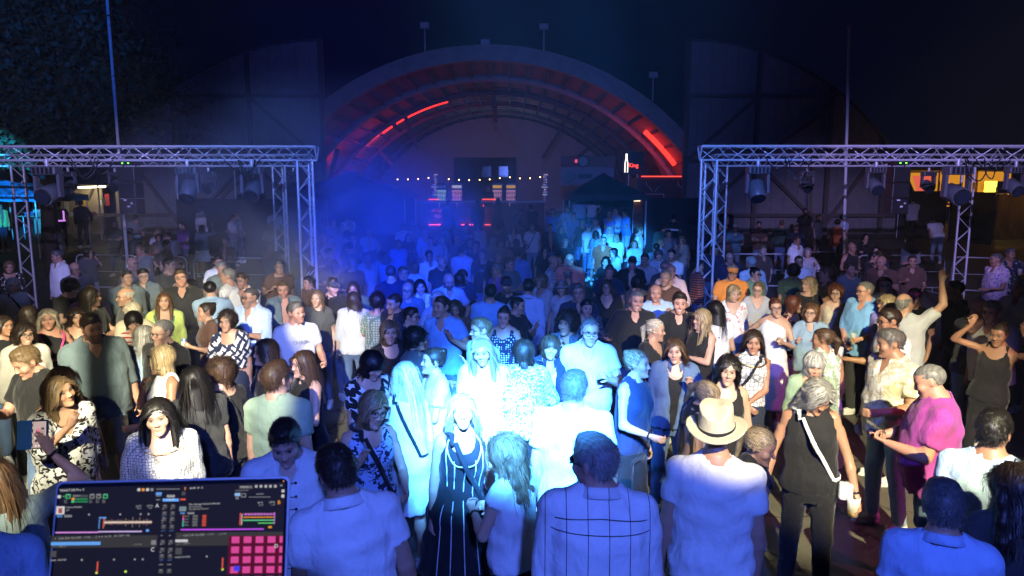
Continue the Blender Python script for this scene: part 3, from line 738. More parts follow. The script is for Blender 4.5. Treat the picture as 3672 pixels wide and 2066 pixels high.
        if big:
            seg=9; Ls={'long':.44,'longfront':.46,'wavy':.36,'bob':.20,'fringe':.19,'mop':.13,'curly':.12,'pixie':.12,'pony':.14,'bun':.14}[style]
            Ltot=Ls*rng.uniform(.75,1.05,n)
            part=.015
            flow=np.stack([np.sign(p[:,0]-part)*.8,.45+0*p[:,0],-.3+0*p[:,0]],1)
            if style in('fringe','mop'):
                fr=(p[:,1]<-.02)&(np.abs(p[:,0])<.055); flow[fr]=[0,-1,-.4]; Ltot[fr]=rng.uniform(.07,.10,fr.sum())
            if style in('pony','bun'): tgt=V(0,.10,.06) if style=='pony' else V(0,.085,.09); flow=(tgt-p)*9; Ltot=np.linalg.norm(tgt-p,axis=1)*1.15
            fly=rng.random(n)<.10
            off=rng.uniform(max(t-.006,.004),t+{'curly':.022,'wavy':.016,'pony':.004,'bun':.004}.get(style,.009),n)
        else:
            seg=3; Ltot={'short':.022,'quiff':.026,'reced':.018,'spiky':.026,'balding':.014}[style]*rng.uniform(.6,1.2,n)
            flow=np.stack([.3*np.sign(p[:,0]),-.25-.5*(p[:,2]>.09)+ .6*(p[:,1]>.03),-.7*(p[:,2]<.07)+.25*(p[:,2]>.09)],1)
            off=rng.uniform(.006,.016,n)
        if big: off=off+fly*rng.uniform(.004,.020,n)
        path=[p.copy()]; cur=p+nr*.002; dirn=flow+jit*(.15 if big else .2)
        wid=np.where(fly,.0012,rng.uniform(.0016,.0038,n)) if big else rng.uniform(.0009,.0017,n)
        for k in range(seg):
            f=(k+1)/seg
            grav=np.zeros((n,3)); grav[:,2]=-1
            if big and style not in('pony','bun'): dv=dirn*(1-f)**1.6+grav*(.5+2.2*f)+jit*.06
            elif big: dv=dirn+jit*.1
            else: dv=dirn+nr*(.12 if style!='spiky' else .9)+jit*.22
            if style in('curly','wavy'): dv=dv+np.stack([np.sin(k*1.9+jit[:,0]*9),np.cos(k*1.9+jit[:,1]*9),.3*np.sin(k*2.3+jit[:,2]*9)],1)*(1.3 if style=='curly' else .55)
            if style!='spiky':
                en=(cur-SC_C)/SC_R**2; en/=np.linalg.norm(en,axis=1)[:,None]+1e-9; near=np.linalg.norm((cur-SC_C)/(SC_R+off[:,None]),axis=1)<1.12
                dn=(dv*en).sum(1); ps=near&(dn>0); dv[ps]-=(en*dn[:,None])[ps]*(.97 if big else .75)
            dv/=np.linalg.norm(dv,axis=1)[:,None]+1e-9
            cur=cur+dv*(Ltot/seg)[:,None]
            e=(cur-SC_C)/(SC_R+off[:,None]); qn=np.linalg.norm(e,axis=1)
            ins=qn<1; cur[ins]=SC_C+(cur[ins]-SC_C)/qn[ins][:,None]
            # clear of the neck, shoulders and face
            rr=np.sqrt(cur[:,0]**2+(cur[:,1]-.01)**2); low=(cur[:,2]<0)&(rr<.078+off*.6); sca=((.078+off*.6)/np.maximum(rr,1e-4))[low]
            cur[low,0]*=sca; cur[low,1]=.01+(cur[low,1]-.01)*sca
            if big and style not in('fringe','mop'):
                fm=(cur[:,1]<-.035)&(np.abs(cur[:,0])<.068)&(cur[:,2]<.055)&(cur[:,2]>-.14); cur[fm,0]=np.sign(cur[fm,0]+1e-6)*(.070+off[fm]*.4)
            elif big:
                fm=(cur[:,1]<-.035)&(np.abs(cur[:,0])<.062)&(cur[:,2]<.022)&(cur[:,2]>-.14); cur[fm,2]=.022
            if big and style in('long','wavy','bob'):
                fm=(cur[:,2]<-.06)&(cur[:,1]<-.02); cur[fm,1]=-.02
            path.append(cur.copy())
        pa=np.stack(path,1)                                   # n, seg+1, 3
        tang=np.gradient(pa,axis=1); outw=pa-np.array([0,.01,0]); outw[:,:,2]*=.4
        sdv=np.cross(tang,outw); sdv/=np.linalg.norm(sdv,axis=2)[:,:,None]+1e-9
        w=wid[:,None,None]*np.linspace(1,.25,seg+1)[None,:,None]
        a=pa+sdv*w; b=pa-sdv*w
        vv=np.stack([a,b],2).reshape(-1,3)
        base=nv+(np.arange(n)[:,None]*(seg+1)+np.arange(seg)[None,:])*2
        qq=np.stack([base,base+1,base+3,base+2],2).reshape(-1,4)
        vs.append(vv); quads.append(qq); tn.append(np.repeat((rng.uniform(.0,1.15,n)**1.3 if big else rng.uniform(.2,.75,n)),(seg+1)*2))
    v=np.concatenate(vs); t=np.concatenate(tn)
    return np_mesh('hair',v,np.concatenate(quads),col=np.repeat(t[:,None],3,1))

# ---- small worn things, in head frame
def tube_mesh(paths,r,closed=False,ns=6):
    vs=[];qs=[];nv=0
    for p in paths:
        p=np.array(p,float); n=len(p)
        tg=np.roll(p,-1,0)-np.roll(p,1,0) if closed else np.gradient(p,axis=0)
        tg/=np.linalg.norm(tg,axis=1)[:,None]+1e-9
        ref=np.where(np.abs(tg[:,2:3])>.9,V(1,0,0)[None],V(0,0,1)[None]); u=np.cross(tg,ref); u/=np.linalg.norm(u,axis=1)[:,None]; w=np.cross(tg,u)
        a=np.arange(ns)/ns*2*math.pi
        ring=p[:,None]+r*(np.cos(a)[None,:,None]*u[:,None]+np.sin(a)[None,:,None]*w[:,None])
        vs.append(ring.reshape(-1,3)); m=n if closed else n-1
        i=np.arange(m)[:,None]; j=np.arange(ns)[None,:]; i2=(i+1)%n; j2=(j+1)%ns
        qs.append((nv+np.stack([i*ns+j,i*ns+j2,i2*ns+j2,i2*ns+j],2)).reshape(-1,4)); nv+=n*ns
    return np.concatenate(vs),np.concatenate(qs)
def glasses_mesh(sun=False,up=0):
    a=np.linspace(0,2*math.pi,15)[:-1]; ps=[]
    sq=lambda c: np.sign(c)*np.abs(c)**.6
    for sd in (-1,1):
        ps.append(np.stack([sd*.0325+.024*sq(np.cos(a)),-.101+.010*(np.abs(sd*.0325+.024*np.cos(a))/.06)**2,.002+.0175*sq(np.sin(a))],1))
    v,q=tube_mesh(ps,.0021,True,5)
    t=[[(-.009,-.104,.006),(0,-.107,.008),(.009,-.104,.006)]]+[[(sd*.057,-.092,.006),(sd*.074,-.06,.006),(sd*.080,-.01,.008),(sd*.081,.02,-.004)] for sd in (-1,1)]
    v2,q2=tube_mesh(t,.0021,False,5); q=np.concatenate([q,q2+len(v)]); v=np.concatenate([v,v2])
    if sun:
        for P_ in ps:
            c=P_.mean(0); n=len(v); v=np.concatenate([v,P_,c[None]+V(0,-.002,0)]); m=len(P_)
            q=np.concatenate([q,[[n+i,n+(i+1)%m,n+m,n+m] for i in range(m)]]) if False else q
            tri=[[n+i,n+(i+1)%m,n+m] for i in range(m)]
            glasses_mesh.tri=getattr(glasses_mesh,'tri',[])+tri
    tri=getattr(glasses_mesh,'tri',None); glasses_mesh.tri=[]
    if up: v=(v-V(0,-.1,0))@rot_x(math.radians(-38)).T+V(0,-.052,.098)
    return np_mesh('glasses',v,q,tri if tri else None)
def cap_mesh():
    F=Field((-.12,-.24,-.02),(.12,.15,.17),.007); g=F.sub((-1,-1,-1),(1,1,1)); sl,X,Y,Z=g
    d=np.maximum(sd_ell(X,Y,Z,SC_C+V(0,0,.008),SC_R+.012),.040-.02*(Y>0)-Z+.12*np.clip(Y,-.1,.1)); F.put(sl,d+0*X,0)
    b=np.maximum(np.abs(Z-.052+.25*(Y+.09)*(Y+.09)*8+X*X*4)-.005,np.sqrt((X/.078)**2+((Y+.075)/.105)**2)*.078-.078); b=np.maximum(b,Y+.05); F.put(sl,b,.006)
    v,q=F.mesh(); return np_mesh('cap',v,q)
def bucket_mesh():
    F=Field((-.17,-.18,-.02),(.17,.19,.16),.008); g=F.sub((-1,-1,-1),(1,1,1)); sl,X,Y,Z=g
    F.put(sl,np.maximum(sd_ell(X,Y,Z,SC_C+V(0,0,.012),SC_R+.014),.045-Z)+0*X,0)
    r=np.sqrt(X**2+(Y-.012)**2*.8); F.put(sl,np.maximum(np.abs(Z-.050+.6*(r-.085))-.005,np.maximum(r-.135,.07-r)),.008)
    v,q=F.mesh(); return np_mesh('hat',v,q)
def fedora_meshes():
    F=Field((-.20,-.21,-.02),(.20,.24,.20),.007); g=F.sub((-1,-1,-1),(1,1,1)); sl,X,Y,Z=g
    yy=Y-.012; r=np.sqrt((X/.092)**2+(yy/.112)**2)
    tp=.172-.9*(np.abs(X)-.02).clip(-.02,.0)**2*0-.014*np.exp(-(X/.03)**2)-.35*np.clip(yy,0,1)
    cr=np.maximum((r*(1+.9*np.clip(Z-.04,0,1)*1.2)-1)*.092,np.maximum(Z-tp,.036-Z)); F.put(sl,cr,0)
    rb=np.sqrt((X/.150)**2+(yy/.172)**2); zb=.038+.030*(np.abs(X)/.15)**2+.03*np.clip(yy,-.2,.2)*2*np.abs(yy)*3
    F.put(sl,np.maximum(np.abs(Z-zb)-.006,np.maximum((rb-1)*.15,(.6-r)*.09)),.012)
    v,q=F.mesh(); hat=np_mesh('hat',v,q)
    a=np.linspace(0,2*math.pi,41)[:-1]; vs=[];n=len(a)
    for z,o in ((.046,0),(.066,0),(.066,-.006),(.046,-.006)):
        f=1+.9*max(z-.04,0)*1.2; vs.append(np.stack([np.cos(a)*(.0965+o)/f,.012+np.sin(a)*(.1165+o)/f,0*a+z],1))
    v=np.concatenate(vs); i=np.arange(n); j=(i+1)%n; q=np.concatenate([np.stack([k*n+i,k*n+j,((k+1)%4)*n+j,((k+1)%4)*n+i],1) for k in range(4)])
    return hat,np_mesh('hat_band',v,q)

def torso_pt(P,th,z,off):
    a=np.interp(z,P.Z,P.A)+off; b=np.interp(z,P.Z,P.B)+off; c=np.interp(z,P.Z,P.C)
    ct,st=math.cos(th),math.sin(th); e=2/2.35
    x=a*np.sign(ct)*abs(ct)**e; y=c+b*np.sign(st)*abs(st)**e
    if P.f and st<0: y-=.055*P.s*math.exp(-((z-.728*P.H)/.07)**2)*min(1,abs(st)*1.2)
    return V(x,y,z)
def ribbon(pts,w,up,off=.003):
    """a flat band along pts, normals given by up"""
    p=np.array(pts); n=len(p); tg=np.gradient(p,axis=0); tg/=np.linalg.norm(tg,axis=1)[:,None]+1e-9
    up=np.array(up); sdv=np.cross(tg,up); sdv/=np.linalg.norm(sdv,axis=1)[:,None]+1e-9
    o=up*off
    v=np.concatenate([p+sdv*w/2+o,p-sdv*w/2+o,p-sdv*w/2-o,p+sdv*w/2-o]); i=np.arange(n-1)
    q=np.concatenate([np.stack([k*n+i,k*n+i+1,((k+1)%4)*n+i+1,((k+1)%4)*n+i],1) for k in range(4)])
    return v,q
def strap_mesh(P,sd,w,off):
    """cross-body strap from the shoulder on side sd to the other hip"""
    pts=[];ups=[]
    H=P.H; zt,zb=.842*H,.57*H
    for th in np.linspace(0,2*math.pi,49):
        z=.72*H
        for _ in range(8):
            p=torso_pt(P,th,z,off); z=zb+(zt-zb)*np.clip((p[0]*sd+.15*P.s)/(.23*P.s),0,1)*1.0
        p=torso_pt(P,th,z,off)
        if z>.80*H: p[2]=max(p[2],.0)+.012
        pts.append(P.up(p)); ups.append(P.R@unit(V(p[0]*.8,p[1],.35 if z>.78*H else .0)))
    v,q=ribbon(pts,w,ups); return np_mesh('strap',v,q)
# ---------------------------------------------------------------- one person = an empty at the feet with body, clothes, hair
COL=bpy.context.scene.collection
def link(o,parent=None):
    COL.objects.link(o)
    if parent is not None: o.parent=parent
    return o
def empty(name,loc=(0,0,0),rz=0,label=None,cat=None,group=None):
    o=bpy.data.objects.new(name,None); o.location=loc; o.rotation_euler=(0,0,rz); o.empty_display_size=.1; link(o)
    if label: o['label']=label
    if cat: o['category']=cat
    if group: o['group']=group
    return o
def part(name,me,mat,parent,M=None):
    o=bpy.data.objects.new(name,me)
    if len(me.materials)==0: me.materials.append(mat)
    else:
        o.material_slots[0].link='OBJECT'; o.material_slots[0].material=mat
    link(o,parent)
    if M is not None: o.matrix_local=M
    return o
TPL={}
def template(key,fn):
    if key not in TPL: TPL[key]=fn()
    return TPL[key]
def M4(R,t,s=1):
    m=Matrix.Identity(4)
    for i in range(3):
        for j in range(3): m[i][j]=R[i,j]*s
        m[i][3]=t[i]
    return m
SKIN={'l':(.52,.31,.22),'m':(.43,.24,.16),'t':(.34,.175,.11),'d':(.20,.10,.065),'r':(.50,.255,.185)}
BOTTOM_NAME={'skirt':'skirt','midi':'skirt','shorts':'shorts','hot':'shorts'}
TOP_NAME={'tee':'t_shirt','teeL':'t_shirt','polo':'polo_shirt','shirt':'shirt','shirtS':'shirt','roll':'shirt','jacket':'jacket','blouse':'blouse','blouseS':'blouse','long':'sweater','tank':'tank_top','vest':'sleeveless_top','capsl':'sleeveless_top','strap':'strap_top','one':'one_shoulder_top','dress':'dress','maxi':'dress','shiftdress':'dress','scoop':'top','crop':'crop_top','cardi':'cardigan','off':'blouse'}
def person(sp):
    d=math.hypot(sp['x'],sp['y'])
    if d<4.2: hb,hh,hn,hc,lod,ar=.036,.0056,.0066,.0135,0,.012
    elif d<7.2: hb,hh,hn,hc,lod,ar=.040,.0086,.0100,.0205,0,.018
    elif d<11: hb,hh,hn,hc,lod,ar=.044,.0120,.0150,.029,1,.026
    elif d<17: hb,hh,hn,hc,lod,ar=.048,.0150,.018,.035,2,0
    else: hb,hh,hn,hc,lod,ar=.055,.0185,.022,.043,2,0
    if GARMENT[sp['top']][1]<=1.3: sp['armres']=ar
    P=make_pose(sp); skin=SKIN[sp.get('skin','l')]
    rng=random.Random(sp['seed']+3); sv=rng.uniform(.88,1.1); skin=tuple(q*sv for q in skin)
    root=empty('person',(sp['x'],sp['y'],sp.get('z',0)),math.radians(sp['yaw']),sp['label'],'person','people standing in the crowd')
    hc_=HAIRC[sp['hc']]; brow=tuple(min(q*.8,.16) for q in hc_)
    lip=(skin[0]*.85,skin[1]*.42,skin[2]*.45) if P.f else (skin[0]*.85,skin[1]*.62,skin[2]*.62)
    ex=sp.get('ex',())
    beard=None
    for e in ex:
        if e.startswith('beard'): beard=(*tuple(min(q,.3) for q in hc_),float(e[5:] or .6))
    tones=dict(brow=brow,lip=lip,beard=beard,smile='smile' in ex,closed='closed' in ex)
    if beard is None and not P.f: tones['beard']=(.12,.09,.08,.16)
    part('body',body_mesh(sp,P,hb,hh,hn,skin,tones),skin_mat(),root)
    tname=TOP_NAME[sp['top']]
    part(tname,top_mesh(sp,P,hc),cloth_mat(*sp['tc']),root)
    if sp['bot']!='none':
        vis=sp.get('legs',0)
        part(BOTTOM_NAME.get(sp['bot'],'trousers'),bottom_mesh(sp,P,hc*1.15 if vis else max(hc*1.8,.036)),cloth_mat(*sp['bc']),root)
    for sd,(hp,kn,an,fy) in P.legs.items():
        part('shoe',template('shoe',shoe_mesh),pbr('shoe_'+sp.get('sc','white'),CLOTH[sp.get('sc','white')],.6,bump=.2),root,M4(rot_z(fy),V(an[0],an[1]-.01,0),P.s))
    HM=M4(P.RH@np.diag(P.hx),P.HC,P.hs)
    if GARMENT[sp['top']][5]: part('collar',collar_mesh(P,rng),cloth_mat(*sp['tc']),root)
    st=sp['hair']
    if st!='bald':
        n={0:{'short':1900,'quiff':1900,'reced':1500,'spiky':1700,'balding':500,'buzz':0}    .get(st,1150),1:420,2:120}[lod]
        if d<4.9: n=int(n*1.8); lod=-1
        part('hair',template(('hair',st,lod),lambda: hair_mesh(st,n,11,.0055 if lod<0 else (.0065 if lod==0 else .010))),hair_mat(sp['hc']),root,HM)
    blackp=pbr('frame_black',(.012,.012,.014),.3)
    if 'gl' in ex: part('glasses',template('gl',glasses_mesh),blackp,root,HM)
    if 'sun' in ex: part('sunglasses',template('sun',lambda: glasses_mesh(True)),blackp,root,HM)
    if 'sunup' in ex: part('sunglasses',template('sunup',lambda: glasses_mesh(True,1)),blackp,root,HM)
    for e in ex:
        if e.startswith('cap:'): part('cap',template('cap',cap_mesh),cloth_mat(e[4:]),root,HM)
        if e.startswith('bucket:'): part('sun_hat',template('bucket',bucket_mesh),cloth_mat(e[7:]),root,HM)
        if e=='fedora':
            hat,band=template('fedora',fedora_meshes); R=P.RH@rot_x(math.radians(-13)); MM=M4(R,P.HC+P.RH@V(0,.006,.006)*P.hs,P.hs*1.06)
            h_=part('straw_hat',hat,straw_mat(),root,MM); part('hat_band',band,cloth_mat('black'),h_)
        if e.startswith('strapL:') or e.startswith('strapR:'):
            part('bag_strap',strap_mesh(P,1 if e[5]=='L' else -1,.034 if d<5 else .026,.026+GARMENT[sp['top']][3]),cloth_mat(e[7:]),root)
        if e.startswith('lany:'):
            for sd in (-1,1):
                pts=[P.up(torso_pt(P,math.radians(-90+sd*w),z*P.H,.024)) for w,z in ((62,.845),(46,.82),(30,.79),(16,.75),(6,.70))]
                v,q=ribbon(pts,.020,[P.R@V(sd*.3,-1,.3)]*5); part('lanyard',np_mesh('lanyard',v,q),cloth_mat(e[5:]),root)
        if e.startswith('neck:'):
            pts=[P.up(torso_pt(P,math.radians(-90+w),(.842-.055*math.cos(math.radians(w)))*P.H,.018)) for w in range(-80,81,10)]
            v,q=tube_mesh([pts],.009 if e[5:]=='big' else .003,False,6); part('necklace',np_mesh('necklace',v,q),pbr('gold',(.55,.38,.14),.3,1),root)
        if e.startswith('text:'):
            side=-1
            txt,sz=e[5:].split('@')[0],.05; put_text(root,txt,P,e.split('@')[1] if '@' in e else 'f')
        if e.startswith('watch'):
            sd=1 if e.endswith('L') else -1; S,E,W,fd,pn,c=P.arms[sd]; u=unit(W-E); a=W-u*.02
            th=np.linspace(0,2*math.pi,13)[:-1]; n1=unit(np.cross(u,V(.3,.2,1))); n2=np.cross(u,n1); r=.031*P.s*(.9 if P.f else 1.05)
            v,q=tube_mesh([a+r*(np.cos(th)[:,None]*n1+np.sin(th)[:,None]*n2)],.0075,True,6); part('wristband',np_mesh('wristband',v,q),blackp if 'w' in e else blackp,root)
    sp['P']=P; sp['root']=root
    return root
def straw_mat():
    if 'straw' in MATS: return MATS['straw']
    return pbr('straw',(.70,.62,.42),.75,noise=.25,nscale=140,bump=.8,bscale=170)
def put_text(root,txt,P,where):
    cu=bpy.data.curves.new('print','FONT'); cu.body=txt; cu.align_x='CENTER'; cu.size=.055*P.s; cu.resolution_u=1
    o=bpy.data.objects.new('tmp',cu); me=bpy.data.meshes.new_from_object(o); bpy.data.objects.remove(o)
    n=len(me.vertices); co=np.zeros(n*3,np.float32); me.vertices.foreach_get('co',co); co=co.reshape(-1,3); out=[]
    sg=-1 if where[0]=='f' else 1; z0=.745*P.H if where[0]=='f' else .76*P.H
    for x,y,_ in co:
        z=z0+y; a=np.interp(z,P.Z,P.A); th=math.acos(max(-1,min(1,x*(1 if sg<0 else -1)/(a*1.15)))); p=torso_pt(P,sg*th,z,.034); p[0]=x*(1 if sg<0 else -1); out.append(P.up(p))
    me.vertices.foreach_set('co',np.array(out,np.float32).reshape(-1)); me.update()
    part('print',me,pbr('print_'+where[1:] if len(where)>1 else 'print_grey',CLOTH.get(where[1:],(.25,.25,.26)),.7),root)
# ---------------------------------------------------------------- building helpers
def tagk(o,kind): o['kind']=kind; return o
def mesh_obj(name,v,f,mat,parent=None,smooth=False):
    me=bpy.data.meshes.new(name); me.from_pydata([tuple(map(float,q)) for q in v],[],[tuple(map(int,q)) for q in f]); me.update()
    if smooth: me.shade_smooth()
    me.materials.append(mat); o=bpy.data.objects.new(name,me); link(o,parent); return o
UNIT={}
def unit_mesh(kind):
    if kind in UNIT: return UNIT[kind]
    bm=bmesh.new()
    if kind=='rod': bmesh.ops.create_cone(bm,cap_ends=True,segments=10,radius1=1,radius2=1,depth=1)
    elif kind=='box':
        bmesh.ops.create_cube(bm,size=1)
    elif kind=='ball': bmesh.ops.create_icosphere(bm,subdivisions=2,radius=1)
    me=bpy.data.meshes.new(kind); bm.to_mesh(me); bm.free()
    if kind!='box':
        me.shade_smooth()
        if kind=='rod':
            for p in me.polygons: p.use_smooth=len(p.vertices)==4
    UNIT[kind]=me; return me
def inst(kind,name,mat,parent,M):
    me=unit_mesh(kind); o=bpy.data.objects.new(name,me)
    if len(me.materials)==0: me.materials.append(mat)
    o.material_slots[0].link='OBJECT'; o.material_slots[0].material=mat
    link(o,parent); o.matrix_local=M; return o
def rod(name,p,q,r,mat,parent=None):
    p=Vector(p); q=Vector(q); d=q-p
    M=Matrix.Translation((p+q)/2)@d.to_track_quat('Z','Y').to_matrix().to_4x4()@Matrix.Diagonal((r,r,d.length,1))
    return inst('rod',name,mat,parent,M)
def slab(name,p,q,w,h,mat,parent=None):      # a squared timber or bar from p to q
    p=Vector(p); q=Vector(q); d=q-p
    M=Matrix.Translation((p+q)/2)@d.to_track_quat('Z','Y').to_matrix().to_4x4()@Matrix.Diagonal((w,h,d.length,1))
    return inst('box',name,mat,parent,M)
def bbox(name,lo,hi,mat,parent=None,bev=.0):
    lo=np.array(lo,float); hi=np.array(hi,float)
    if not bev:
        M=Matrix.Translation(Vector((lo+hi)/2))@Matrix.Diagonal((*(hi-lo),1)); return inst('box',name,mat,parent,M)
    bm=bmesh.new(); bmesh.ops.create_cube(bm,size=1); bmesh.ops.scale(bm,vec=tuple(hi-lo),verts=bm.verts); bmesh.ops.bevel(bm,geom=bm.edges[:],offset=bev,segments=2,affect='EDGES',profile=.5); bmesh.ops.translate(bm,vec=tuple((lo+hi)/2),verts=bm.verts)
    me=bpy.data.meshes.new(name); bm.to_mesh(me); bm.free(); me.materials.append(mat); o=bpy.data.objects.new(name,me); return link(o,parent)
def ball(name,c,r,mat,parent=None):
    r=(r,r,r) if not hasattr(r,'__len__') else r
    return inst('ball',name,mat,parent,Matrix.Translation(Vector(c))@Matrix.Diagonal((*r,1)))
def tubes(name,paths,r,mat,parent=None,closed=False,ns=8):
    v,q=tube_mesh(paths,r,closed,ns); me=np_mesh(name,v,q); return part(name,me,mat,parent)
def words(name,txt,size,mat,parent,M,ext=.004,align='CENTER'):
    cu=bpy.data.curves.new('w','FONT'); cu.body=txt; cu.align_x=align; cu.size=size; cu.extrude=ext; cu.resolution_u=2
    o=bpy.data.objects.new('w',cu); me=bpy.data.meshes.new_from_object(o); bpy.data.objects.remove(o)
    me.materials.clear(); return part(name,me,mat,parent,M)
UP=Matrix.Rotation(math.radians(90),4,'X')          # stands lettering up, facing the camera side
def gz(y): return -.3 if y<20 else (-.3+.85*(y-20)/7 if y<27 else (.55+.6*(y-27)/3 if y<30 else 1.15))

# ---------------------------------------------------------------- materials of the place
def asphalt_mat():
    m=bpy.data.materials.new('asphalt'); t,N=nodes(m); L=t.links.new
    o=N('ShaderNodeOutputMaterial'); b=N('ShaderNodeBsdfPrincipled'); L(b.outputs[0],o.inputs[0]); tc=N('ShaderNodeTexCoord')
    n=N('ShaderNodeTexNoise',Scale=1.2,Detail=9.0,Roughness=.7); L(tc.outputs['Object'],n.inputs['Vector'])
    v=N('ShaderNodeTexVoronoi',feature='DISTANCE_TO_EDGE',Scale=.55); nd=N('ShaderNodeTexNoise',Scale=2.5,Detail=5.0); L(tc.outputs['Object'],nd.inputs['Vector'])
    ad=N('ShaderNodeVectorMath',operation='MULTIPLY_ADD'); ad.inputs[1].default_value=(.5,.5,.5); L(nd.outputs['Color'],ad.inputs[0]); L(tc.outputs['Object'],ad.inputs[2]); L(ad.outputs[0],v.inputs['Vector'])
    cr=N('ShaderNodeMapRange'); cr.inputs['From Max'].default_value=.012; L(v.outputs['Distance'],cr.inputs['Value'])
    ra=N('ShaderNodeValToRGB'); ra.color_ramp.elements[0].color=(.055,.052,.046,1); ra.color_ramp.elements[1].color=(.16,.15,.125,1); L(n.outputs['Fac'],ra.inputs[0])
    mx=N('ShaderNodeMix',data_type='RGBA'); mx.inputs[6].default_value=(.02,.02,.02,1); L(cr.outputs[0],mx.inputs['Factor']); L(ra.outputs[0],mx.inputs[7]); L(mx.outputs[2],b.inputs['Base Color'])
    b.inputs['Roughness'].default_value=.7
    g=N('ShaderNodeTexNoise',Scale=90.0,Detail=3.0); L(tc.outputs['Object'],g.inputs['Vector']); bp=N('ShaderNodeBump',Strength=.7,Distance=.01); L(g.outputs['Fac'],bp.inputs['Height'])
    bp2=N('ShaderNodeBump',Strength=.8,Distance=.01); L(cr.outputs[0],bp2.inputs['Height']); L(bp.outputs[0],bp2.inputs['Normal']); L(bp2.outputs[0],b.inputs['Normal'])
    return m
ASPH=asphalt_mat()
ALU=pbr('aluminium',(.72,.73,.75),.42,.35,noise=.2,nscale=8)
STEEL=pbr('galvanised_steel',(.62,.63,.65),.45,.35,noise=.2,nscale=12)
BLK=pbr('black_metal',(.014,.014,.016),.42)
BLKP=pbr('black_plastic',(.02,.02,.022),.35,bump=.1)
FIX=pbr('fixture_housing',(.11,.12,.14),.4,bump=.1)
TIMB=pbr('weathered_timber',(.125,.105,.09),.8,noise=.45,nscale=5,bump=.4,bscale=20,stretch=(1,1,.15))
BOARD=pbr('dark_boards',(.25,.24,.235),.85,noise=.4,nscale=3,bump=.3,bscale=14)
CONC=pbr('aged_concrete',(.33,.32,.30),.85,noise=.45,nscale=2.2,bump=.5,bscale=9)
PLAST=pbr('vault_lining',(.26,.22,.21),.8,noise=.3,nscale=2,bump=.3,bscale=8)
BWALL=pbr('back_wall_render',(.34,.33,.33),.9,noise=.25,nscale=1.5,bump=.2,bscale=6)
CANV=pbr('black_canvas',(.016,.017,.022),.8,noise=.3,nscale=6,bump=.3,bscale=5)

# ---------------------------------------------------------------- ground
ys=[-30,-6,20,27,30,30.02,70,160]; zs=[-.3,-.3,-.3,.55,1.15,1.15,1.15,1.15]
v=[];f=[]
for i,(y,z) in enumerate(zip(ys,zs)): v+=[(-120,y,z),(120,y,z)]
f=[(2*i,2*i+1,2*i+3,2*i+2) for i in range(len(ys)-1)]
tagk(mesh_obj('ground',v,f,ASPH),'structure')

# ---------------------------------------------------------------- the hangar: a barrel vault open at the front
HC=(-1.05,-2.84); RO,RI=11.59,11.13; Y0,Y1=30.0,54.0
hang=empty('arched_hangar',(HC[0],Y0,1.15),0,'arched concrete hangar with red lit vault housing the bar','hangar')
def arc(R,n=72,zmin=1.1):
    a0=math.asin((zmin-HC[1])/R); a=np.linspace(math.pi-a0,a0,n); return np.stack([R*np.cos(a),HC[1]+R*np.sin(a)-1.15],1)
def vault_shell(name,R0,R1,y0,y1,mat,n=72):
    a=arc(R0,n); b=arc(R1,n); v=[];f=[]
    for prof,y in ((a,y0),(b,y0),(b,y1),(a,y1)):
        v+=[(x,y-Y0,z) for x,z in prof]
    for k in range(4):
        for i in range(n-1): f.append((k*n+i,k*n+i+1,((k+1)%4)*n+i+1,((k+1)%4)*n+i))
    for i in (0,n-1): f.append((i,n+i,2*n+i,3*n+i))
    return mesh_obj(name,v,f,mat,hang,True)
for nm,R0,R1,y0,y1,mt in (('roof_shell',RI+.02,RI+.30,Y0+.35,Y1,PLAST),('arch_fascia',RI+.10,RO,Y0,Y0+.34,CONC),('arch_rim',RI-.20,RI+.09,Y0-.10,Y0+.30,CONC)):
    o=vault_shell(nm,R0,R1,y0,y1,mt); 
    for p in o.data.polygons: p.use_smooth=False
for y in (35,40,45,50):
    o=vault_shell('vault_rib',RI-.28,RI+.01,y-.12,y+.12,TIMB if y>36 else CONC)
# purlins along the vault
for i,a in enumerate(np.radians(np.linspace(38,142,23))):
    x=(RI-.06)*math.cos(a); z=HC[1]+(RI-.06)*math.sin(a)-1.15
    slab('purlin',(x,.45,z),(x,23.8,z),.10,.10,TIMB,hang)
# slatted ceiling panel near the crown
for k in range(11):
    slab('ceiling_slat',(-2.9+HC[0]*0,9+k*1.05,7.05),(2.9,9+k*1.05,7.05),.16,.05,TIMB,hang)
# braces and king posts hanging from the ribs
for (x0,y0,z0,x1,y1,z1) in ((-5.2,10,6.3,-4.3,10,3.9),(-9.0,10,3.6,-7.2,10,2.9),(4.3,15,5.6,3.0,15,3.6),(-7.9,15,4.6,-6.6,15,3.2),(5.9,15,4.2,4.2,15,2.9),(0,10,8.0,0,10,6.1),(0,15,8.0,0,15,5.8),(8.0,5,3.6,9.4,5,.9),(-8.4,5,4.2,-9.9,5,.2),(-7.6,5,3.6,-8.6,5,.2)):
    slab('timber_brace',(x0,y0,z0),(x1,y1,z1),.22,.22,TIMB,hang)
# back wall; a dark slab paints the shade of the doorway opening
bw=[];a=arc(RI-.02,60); 
v=[(x,Y1-Y0-.02,z) for x,z in a]; mesh_obj('back_wall',v,[tuple(range(len(v)))],BWALL,hang)
bbox('doorway',(-3.40,Y1-Y0-.30,0),(1.35,Y1-Y0-.10,4.05),pbr('doorway_shade',(.03,.03,.035),.7),hang)
bbox('door_lintel',(-3.75,Y1-Y0-.42,4.06),(1.7,Y1-Y0-.12,4.30),BWALL,hang)
for x in (-2.2,-.9,.4): bbox('inner_window',(x-.35,Y1-Y0-.34,2.6),(x+.35,Y1-Y0-.31,3.4),pbr('dim_glass',(.03,.05,.10),.15),hang)
